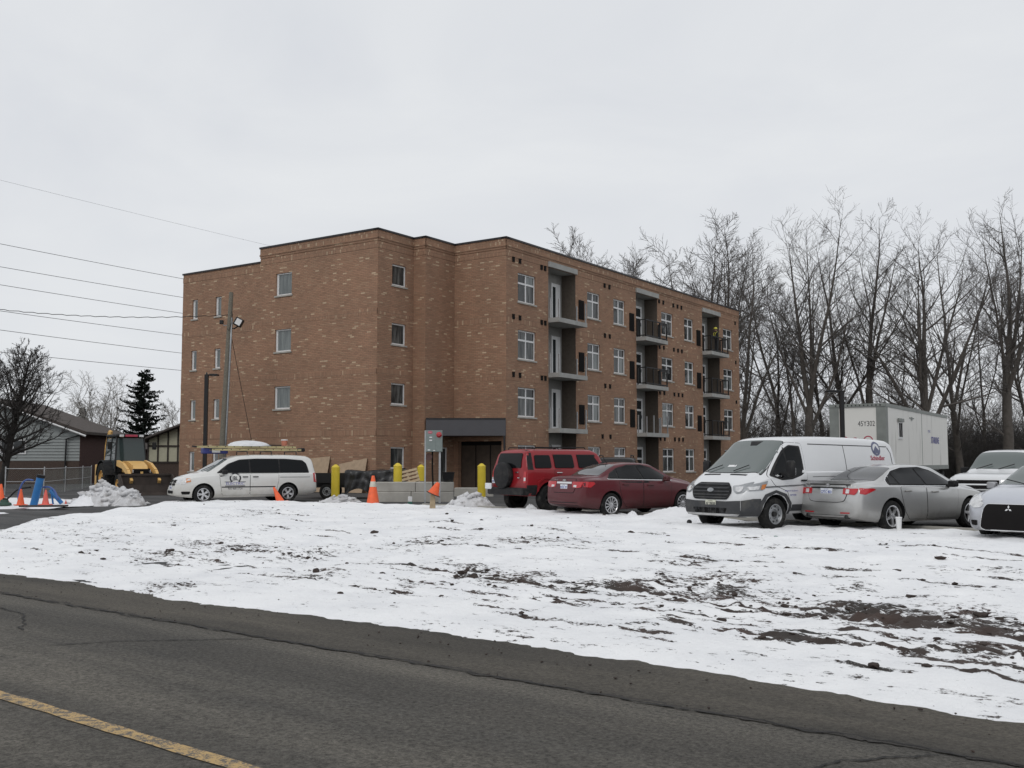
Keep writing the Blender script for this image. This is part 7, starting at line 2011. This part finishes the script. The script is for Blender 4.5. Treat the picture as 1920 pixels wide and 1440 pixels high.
tr_ = MB().box(-.04, TL+.01, -.025, .0, TZ1-.16, TZ1).box(-.04, TL+.01, TWD, TWD+.025, TZ1-.16, TZ1).box(-.06, -.03, 0, TWD, TZ1-.14, TZ1).box(TL, TL+.02, 0, TWD, TZ1-.14, TZ1)
tr_.build('top_rail', M['trailer_grey'], stl)
MB().box(-.04, TL, 0, TWD, TZ1-.08, TZ1-.01).build('roof', M['trailer_grey'], stl)
MB().box(-.02, TL, -.02, .0, TZ0-.14, TZ0+.08).build('side_rail', M['trailer_grey'], stl)
MB().box(.1, TL-.1, .5, TWD-.5, TZ0-.3, TZ0).build('chassis', M['black_metal'], stl)
for k in range(12):
    MB().box(-.07, -.06, .2+k*.18, .25+k*.18, TZ1-.11, TZ1-.05).build('marker', M['black_plastic'], stl)
wn_ = MB().box(2.35, 3.25, -.04, 0, 2.55, 3.45).build('window', M['white_pvc'], stl)
MB().box(2.47, 2.75, -.05, -.041, 2.65, 3.30).box(2.85, 3.13, -.05, -.041, 2.65, 3.30).build('pane', M['dark_vent'], wn_)
MB().box(2.25, 3.35, -.10, -.04, 3.36, 3.52).build('window_hood', M['trailer_grey'], wn_)
for x in (7.9,): MB().box(x, x+.05, -.012, 0, TZ0+.1, TZ1-.18).build('panel_joint', M['trailer_grey'], stl)
MB().box(4.9, 6.0, -.02, -.001, 3.60, 3.65).box(5.3, 5.6, -.03, -.001, 3.52, 3.68).build('side_marker', M['trailer_grey'], stl)
flat_text('45Y302', .34, (-.005, .86, 3.20), (0,-1,0), (0,0,1), M['ink_black'], stl, squeeze=.72)
for y, r_ in ((1.85,.20), (1.38,.15), (.80,.22)):
    rg = MB()
    for k in range(24):
        a0, a1 = 2*math.pi*k/24, 2*math.pi*(k+1)/24
        rg.add([(-.006, y+r_*math.cos(a0), 2.44+r_*math.sin(a0)), (-.006, y+r_*math.cos(a1), 2.44+r_*math.sin(a1)), (-.006, y+(r_-.05)*math.cos(a1), 2.44+(r_-.05)*math.sin(a1)), (-.006, y+(r_-.05)*math.cos(a0), 2.44+(r_-.05)*math.sin(a0))], [(0,1,2,3)])
    rg.build('lettering', M['ink_red'], stl)
flat_text('STARLINE', .48, (11.4, -.014, 2.62), (1,0,0), (0,0,1), M['ink_blue'], stl, squeeze=1.05, bold=.01)
flat_text('MOBILE', .20, (9.8, -.014, 3.08), (1,0,0), (0,0,1), M['ink_blue'], stl)
for x in (2.2,):
    for y in (.5, 2.0): MB().box(x-.06, x+.06, y-.06, y+.06, 0, TZ0).build('landing_leg', M['black_metal'], stl)
for x in (12.6, 13.9):
    for y in (.25, 2.25):
        ty, rm = wheel_meshes(.50, .40, .28, 'steel', M['grey_steel'], 5)
        o = link_mesh('wheel', ty, stl); o.location = (x, y, .50); o.rotation_euler = (0,0,math.pi if y < 1 else 0); link_mesh('rim', rm, o)
# --- backhoe loader
bh = empty('backhoe_loader', (-18.35, 48.6, LOT), rad(90-143)); tag(bh, 'yellow backhoe loader with black cab and wide front bucket', 'backhoe')
M['yellow_mach'] = pmat('machine_yellow', (0.74,0.46,0.16), 0.5, var=0.1, dirt=(0.42,0.29,0.14,0.4))
M['bucket_steel'] = pmat('bucket_steel', (0.050,0.038,0.032), 0.8, 0.1, var=0.3, scale=3)
M['cab_glass'] = glass_mat('cab_glass', (0.035,0.05,0.05), 0.04, 1.55)
MB().rbox(-.9,2.5,-.38,.38,.45,1.0,.05).build('chassis', M['black_metal'], bh)
for (x, r_, w_, y, rr_) in ((0,.72,.46,.86,.36), (2.15,.45,.32,.80,.24)):
    for sg in (1,-1):
        ty, rm = wheel_meshes(r_, w_, rr_, 'steel', M['yellow_mach'], 5)
        o = link_mesh('wheel', ty, bh); o.location = (x, sg*y, r_); o.rotation_euler = (0,0,0 if sg > 0 else math.pi); link_mesh('rim', rm, o)
for sg in (1,-1):
    f_ = MB()
    for k in range(9):
        a0, a1 = rad(10+k*18), rad(10+(k+1)*18); R_ = .82
        f_.add([(R_*math.cos(a0), sg*.62, .72+R_*math.sin(a0)), (R_*math.cos(a1), sg*.62, .72+R_*math.sin(a1)), (R_*math.cos(a1), sg*1.10, .72+R_*math.sin(a1)), (R_*math.cos(a0), sg*1.10, .72+R_*math.sin(a0)),
                ((R_+.03)*math.cos(a0), sg*.62, .72+(R_+.03)*math.sin(a0)), ((R_+.03)*math.cos(a1), sg*.62, .72+(R_+.03)*math.sin(a1)), ((R_+.03)*math.cos(a1), sg*1.10, .72+(R_+.03)*math.sin(a1)), ((R_+.03)*math.cos(a0), sg*1.10, .72+(R_+.03)*math.sin(a0))],
               [(0,1,2,3),(4,7,6,5),(2,6,7,3),(0,4,5,1)])
    f_.build('mudguard', M['black_plastic'], bh)
# cab: posts, glass, roof
cx0, cx1, cy, cz0, cz1 = -.75, .95, .72, 1.0, 2.62
for (x, y, xt, yt) in ((cx1,cy,cx1-.18,cy-.10),(cx1,-cy,cx1-.18,-cy+.10),(cx0,cy,cx0+.05,cy-.10),(cx0,-cy,cx0+.05,-cy+.10),(.18,cy+.01,.14,cy-.09),(.18,-cy-.01,.14,-cy+.09)):
    MB().tube([(x,y,cz0),(xt,yt,cz1)], .045, 6).build('cab_post', M['black_metal'], bh)
def panel(name, pts, mat, parent=bh, t=.012):
    a, b_, c_ = Vector(pts[0]), Vector(pts[1]), Vector(pts[2]); n = (b_-a).cross(c_-a).normalized()*t
    k = len(pts); vs = [Vector(p)+n for p in pts]+[Vector(p)-n for p in pts]
    return MB().add(vs, [tuple(range(k)), tuple(range(2*k-1,k-1,-1))]+[(i,(i+1)%k,k+(i+1)%k,k+i) for i in range(k)]).build(name, mat, parent)
panel('front_glass', [(cx1,cy-.04,1.30),(cx1,-cy+.04,1.30),(cx1-.17,-cy+.14,cz1-.04),(cx1-.17,cy-.14,cz1-.04)], M['cab_glass'])
for sg in (1,-1):
    panel('side_glass', [(cx1-.02,sg*cy,1.15),(.20,sg*cy,1.15),(.17,sg*(cy-.09),cz1-.04),(cx1-.19,sg*(cy-.09),cz1-.04)], M['cab_glass'])
    panel('side_glass', [(.14,sg*cy,1.45),(cx0+.03,sg*cy,1.45),(cx0+.06,sg*(cy-.09),cz1-.04),(.12,sg*(cy-.09),cz1-.04)], M['cab_glass'])
    MB().tube([(cx1-.05,sg*(cy),2.35),(cx1+.15,sg*(cy+.30),2.38)], .018, 5).build('mirror_arm', M['black_metal'], bh)
    MB().rbox(cx1+.10,cx1+.16,sg*(cy+.30)-.10,sg*(cy+.30)+.10,2.05,2.40,.02).build('mirror', M['black_plastic'], bh)
panel('rear_glass', [(cx0,cy-.05,1.4),(cx0,-cy+.05,1.4),(cx0+.05,-cy+.14,cz1-.04),(cx0+.05,cy-.14,cz1-.04)], M['cab_glass'])
MB().rbox(cx0-.02,cx1-.04,-cy+.04,cy-.04,cz1-.01,cz1+.15,.05).build('cab_roof', M['black_plastic'], bh)
for y in (-.45,.45):
    MB().rbox(cx1-.05,cx1+.03,y-.10,y+.10,cz1+.01,cz1+.12,.015).build('work_light', M['clear_lens'], bh)
MB().rbox(cx1-.06,cx1+.0,-.28,.28,cz1+.02,cz1+.12,.01).build('light_bar', M['ink_red'], bh)
MB().rbox(cx0,cx1-.05,-cy+.06,cy-.06,.95,1.28,.04).build('cab_floor', M['black_plastic'], bh)
MB().rbox(-.25,.25,-.25,.25,1.25,1.55,.05).rbox(-.32,-.2,-.25,.25,1.5,2.1,.05).build('seat', M['grey_plastic'], bh)
MB().tube([(.55,0,1.28),(.45,0,1.75)], .03, 6).lathe([(.16,0),(.18,.015),(.16,.03)], 16, Matrix.Translation((.42,0,1.76))).build('steering_wheel', M['black_plastic'], bh)
hd_ = MB().add([(.95,-.40,1.0),(2.55,-.36,.95),(2.55,.36,.95),(.95,.40,1.0),(.95,-.38,1.52),(1.6,-.37,1.50),(2.35,-.32,1.30),(2.52,-.28,1.15),(.95,.38,1.52),(1.6,.37,1.50),(2.35,.32,1.30),(2.52,.28,1.15)],
    [(0,4,5,6,7,1),(3,2,11,10,9,8),(4,8,9,5),(5,9,10,6),(6,10,11,7),(7,11,2,1),(0,1,2,3),(0,3,8,4)]).build('hood', M['yellow_mach'], bh)
MB().rbox(2.50,2.60,-.40,.40,.62,1.16,.03).build('grille', M['dark_vent'], bh)
MB().box(2.601,2.61,-.06,.06,.92,1.04).build('emblem', M['yellow_mach'], bh)
for sg in (1,-1):
    MB().rbox(2.52,2.60,sg*.36-.05,sg*.36+.05,.98,1.12,.01).build('head_light', M['clear_lens'], bh)
    ar = MB(); pts = [(1.05,1.42),(1.9,1.30),(2.6,1.02),(3.15,.55)]
    for (a, b_) in zip(pts[:-1], pts[1:]):
        d = Vector((b_[0]-a[0],0,b_[1]-a[1])); n = Vector((-d.z,0,d.x)).normalized()*.13; y = sg*.62
        P_ = [Vector((a[0],0,a[1]))+n, Vector((b_[0],0,b_[1]))+n, Vector((b_[0],0,b_[1]))-n, Vector((a[0],0,a[1]))-n]
        vs = [p+Vector((0,y-.06,0)) for p in P_]+[p+Vector((0,y+.06,0)) for p in P_]
        ar.add(vs, [(0,1,2,3),(7,6,5,4),(0,4,5,1),(1,5,6,2),(2,6,7,3),(3,7,4,0)])
    ar.build('loader_arm', M['yellow_mach'], bh)
    MB().tube([(1.5,sg*.62,.85),(2.9,sg*.62,.85)], .05, 8).build('hydraulic_ram', M['black_metal'], bh)
bk = MB(); prof = [(3.10,.90),(3.12,.45),(3.22,.12),(3.45,.02),(4.0,.0)]
for (a, b_) in zip(prof[:-1], prof[1:]):
    bk.add([(a[0],-1.16,a[1]),(b_[0],-1.16,b_[1]),(b_[0],1.16,b_[1]),(a[0],1.16,a[1]),(a[0]-.03,-1.16,a[1]-.02),(b_[0]-.03,-1.16,b_[1]-.03),(b_[0]-.03,1.16,b_[1]-.03),(a[0]-.03,1.16,a[1]-.02)], [(0,1,2,3),(7,6,5,4),(0,4,5,1),(3,2,6,7)])
for sg in (1,-1): bk.prism([(3.10,.90),(3.12,.45),(3.22,.12),(3.45,.02),(4.0,.0),(3.75,.55),(3.3,.92)], sg*1.16-.02, sg*1.16+.02, M=Matrix(((1,0,0,0),(0,0,1,0),(0,1,0,0),(0,0,0,1))))
bko = bk.build('bucket', M['bucket_steel'], bh)
MB().box(3.06,3.16,-1.17,1.17,.86,.95).build('bucket_lip', M['bucket_steel'], bko)
MB().box(3.9,4.1,-1.17,1.17,-.005,.03).build('cutting_edge', M['bucket_steel'], bko)
bm2 = MB().tube([(-1.1,-.15,.8),(-1.45,-.35,2.0),(-1.25,-.35,2.95)], [.16,.14,.10], 4).build('boom', M['yellow_mach'], bh)
MB().tube([(-1.25,-.35,2.95),(-1.75,-.35,2.3),(-1.95,-.35,1.2)], [.11,.10,.08], 4).build('dipper_arm', M['yellow_mach'], bh)
MB().rbox(-2.2,-1.7,-.65,-.05,.55,1.15,.08).build('rear_bucket', M['bucket_steel'], bh)
for sg in (1,-1): MB().rbox(-1.15,-.95,sg*.95-.10,sg*.95+.10,.1,1.35,.03).build('stabiliser', M['yellow_mach'], bh)

# --- worker on the top right balcony
def worker():
    P0 = CC + U*25.45 - Vv*0.28
    root = empty('person', (P0.x, P0.y, 9.27), math.atan2(Vv.y, Vv.x) + rad(62)); 
    tag(root, 'person in dark work clothes and yellow hard hat standing on the top balcony', 'person')
    J = dict(pel=(0,0,.95,.145), sp=(0.02,0,1.12,.135), ch=(.03,0,1.34,.155), nk=(.05,0,1.50,.06), hd=(.08,0,1.60,.085), ht=(.09,0,1.74,.085),
        sl=(.03,.19,1.42,.075), el=(.10,.27,1.15,.052), wl=(.30,.20,1.02,.040), hl=(.37,.17,1.03,.038), sr=(.03,-.19,1.42,.075), er=(.08,-.28,1.16,.052), wr=(.28,-.22,1.02,.040), hr=(.35,-.19,1.03,.038),
        pl=(0,.09,.90,.10), kl=(.03,.11,.50,.068), al=(-.01,.12,.09,.048), tl=(.15,.13,.04,.042), pr=(0,-.09,.90,.10), kr=(.02,-.12,.50,.068), ar=(-.02,-.13,.09,.048), tr=(.14,-.14,.04,.042))
    E_ = [('pel','sp'),('sp','ch'),('ch','nk'),('nk','hd'),('hd','ht'),('ch','sl'),('sl','el'),('el','wl'),('wl','hl'),('ch','sr'),('sr','er'),('er','wr'),('wr','hr'),('pel','pl'),('pl','kl'),('kl','al'),('al','tl'),('pel','pr'),('pr','kr'),('kr','ar'),('ar','tr')]
    for sd, y0 in (('l',1),('r',-1)):     # five fingers on each hand, curled over the rail
        hx, hy, hz, _ = J['h'+sd]
        for k in range(4):
            J[f'f{sd}{k}'] = (hx+.05, hy+(k-1.5)*.022, hz+.01, .009); J[f'g{sd}{k}'] = (hx+.075, hy+(k-1.5)*.022, hz-.04+.004*k, .008)
            E_ += [('h'+sd, f'f{sd}{k}'), (f'f{sd}{k}', f'g{sd}{k}')]
        J[f't{sd}m'] = (hx+.02, hy-y0*.05, hz+.0, .010); E_.append(('h'+sd, f't{sd}m'))
    ks = list(J); me = bpy.data.meshes.new('body'); me.from_pydata([J[k][:3] for k in ks], [(ks.index(a), ks.index(b)) for a, b in E_], [])
    o = link_mesh('body', me); md = o.modifiers.new('s', 'SKIN'); md.use_smooth_shade = True
    for i, k in enumerate(ks):
        me.skin_vertices[0].data[i].radius = (J[k][3], J[k][3]*(1.15 if k in ('ch','sp','pel') else 1)); me.skin_vertices[0].data[i].use_root = (k == 'pel')
    o.modifiers.new('u', 'SUBSURF').levels = 1
    dg = bpy.context.evaluated_depsgraph_get(); nm = bpy.data.meshes.new_from_object(o.evaluated_get(dg)); bpy.data.objects.remove(o)
    M['workwear'] = pmat('workwear', (0.018,0.019,0.022), 0.85, var=0.3); M['skin'] = pmat('skin', (0.30,0.17,0.12), 0.6); M['hivis'] = pmat('hivis', (0.55,0.50,0.06), 0.6)
    for m_ in (M['workwear'], M['skin'], M['black_plastic']): nm.materials.append(m_)
    for f in nm.polygons:
        f.use_smooth = True; z = f.center.z
        f.material_index = 1 if (z > 1.55) else (2 if z < .10 else 0)
    link_mesh('body', nm, root)
    MB().lathe([(.15,1.70),(.125,1.705),(.12,1.76),(.09,1.82),(0,1.84)], 20, Matrix.Translation((.09,0,0))).rbox(.18,.27,-.08,.08,1.70,1.715,.005).build('hard_hat', M['hivis'], root, 50)
    for sg in (1,-1):
        MB().tube([(.20,sg*.05,1.16),(.205,sg*.09,1.32),(.13,sg*.11,1.47),(.0,sg*.11,1.50),(-.12,sg*.10,1.40),(-.12,sg*.06,1.16)], .02, 5).build('safety_strap', M['hivis'], root)
    for sg in (1,-1):
        MB().lathe([(.012,0),(0,.012)], 8, Matrix.Translation((.165,sg*.032,1.645)) @ AX_X).build('eye', M['dark_vent'], root)
    MB().add([(.16,-.014,1.60),(.16,.014,1.60),(.19,0,1.605),(.165,0,1.65)], [(0,1,2),(0,2,3),(1,3,2),(0,3,1)]).build('nose', M['skin'], root)
    MB().box(.155,.168,-.022,.022,1.562,1.570).build('mouth', M['red_lens'], root)
worker()

# --- litter and lumps on the snow
cz_ = verge_z(ground_at(1682,21.2), 21.2)
cu = empty('paper_cup', (ground_at(1682, 21.2), 21.2, cz_-.01)); tag(cu, 'tall white paper cup standing by the silver sedan wheel', 'cup')
MB().lathe([(.045,0),(.062,.26),(.058,.26),(.045,.02)], 20).build('cup', M['white_pvc'], cu, 40)
MB().lathe([(.066,.255),(.066,.275),(.05,.285),(0,.285)], 20).build('lid', M['white_pvc'], cu, 40)
def litter(name, px, py, s, mat, label, cat, flat=.7, seed=0, z=.27):
    Y = (1.75-z)*1922.4/(py-865); X = ground_at(px, Y); zz = verge_z(X, Y)
    rg = np.random.RandomState(seed)
    me = np_mesh(name, clod_arrays((0,0,0), s, rg, flat), ICOF, M[mat], False)
    bm = bmesh.new(); bm.from_mesh(me); bmesh.ops.subdivide_edges(bm, edges=bm.edges, cuts=3, use_grid_fill=True, smooth=.15, fractal=1.3, seed=seed)
    bmesh.ops.triangulate(bm, faces=bm.faces); bm.to_mesh(me); bm.free()
    o = link_mesh(name, me); o.location = (X, Y, zz + s*flat*.35); tag(o, label, cat)
M['ball_black'] = pmat('black_ball', (0.015,0.015,0.016), 0.6); M['green_bit'] = pmat('green_bit', (0.02,0.14,0.10), 0.5)
X_, Y_ = ground_at(1291, 23.7), 23.7
bl_ = MB().lathe([(0,-.06)]+[(.06*math.sin(rad(a)), -.06*math.cos(rad(a))) for a in range(15,180,15)]+[(0,.06)], 18).build('rubber_ball', M['ball_black'], None, True); bl_.location = (X_, Y_, verge_z(X_, Y_)+.05); tag(bl_, 'small black rubber ball on the snow in front of the cargo van', 'ball')
litter('bottle_cap', 1452, 1010, .035, 'green_bit', 'tiny green scrap lying on the clean snow', 'litter', .4, 3)
litter('scrap', 1545, 1004, .035, 'black_plastic', 'tiny dark scrap on the snow below the silver sedan', 'litter', .3, 4)
litter('dirt_lump', 1830, 1136, .07, 'clod', 'large brown dirt lump at the far right of the snow', 'dirt lump', .7, 5, .2)
litter('dirt_lump', 886, 1062, .09, 'clod', 'dark crumbled dirt lump in the middle of the snow', 'dirt lump', .55, 6, .22)
litter('dirt_lump', 868, 1056, .07, 'clod', 'flat dirt lump just left of the middle one', 'dirt lump', .5, 7, .22)
litter('dirt_lump', 702, 998, .06, 'clod', 'lone dark lump on the snow below the tall cone', 'dirt lump', .6, 8)
litter('dirt_lump', 322, 1016, .07, 'clod', 'dark dirt lump on the left part of the snow', 'dirt lump', .5, 9, .22)
litter('dirt_lump', 597, 1056, .07, 'clod', 'small dirt lump near the lower snow edge', 'dirt lump', .6, 10, .2)
# --- concrete kerb along the lot edge
kq = np.linspace(-24, 12, 60)
kb = MB()
for a, b_ in zip(kq[:-1], kq[1:]):
    na, nb = np.interp(a, FAR_Q, FAR_N)+.12, np.interp(b_, FAR_Q, FAR_N)+.12
    vs = [(a,na,.15),(b_,nb,.15),(b_,nb+.15,.15),(a,na+.15,.15),(a,na+.02,LOT+.08),(b_,nb+.02,LOT+.08),(b_,nb+.15,LOT+.08),(a,na+.15,LOT+.08)]
    kb.add(vs, [(4,5,6,7),(0,1,5,4),(2,3,7,6)])
rd_obj('kerb', kb.mesh('kerb', M['concrete_light']))
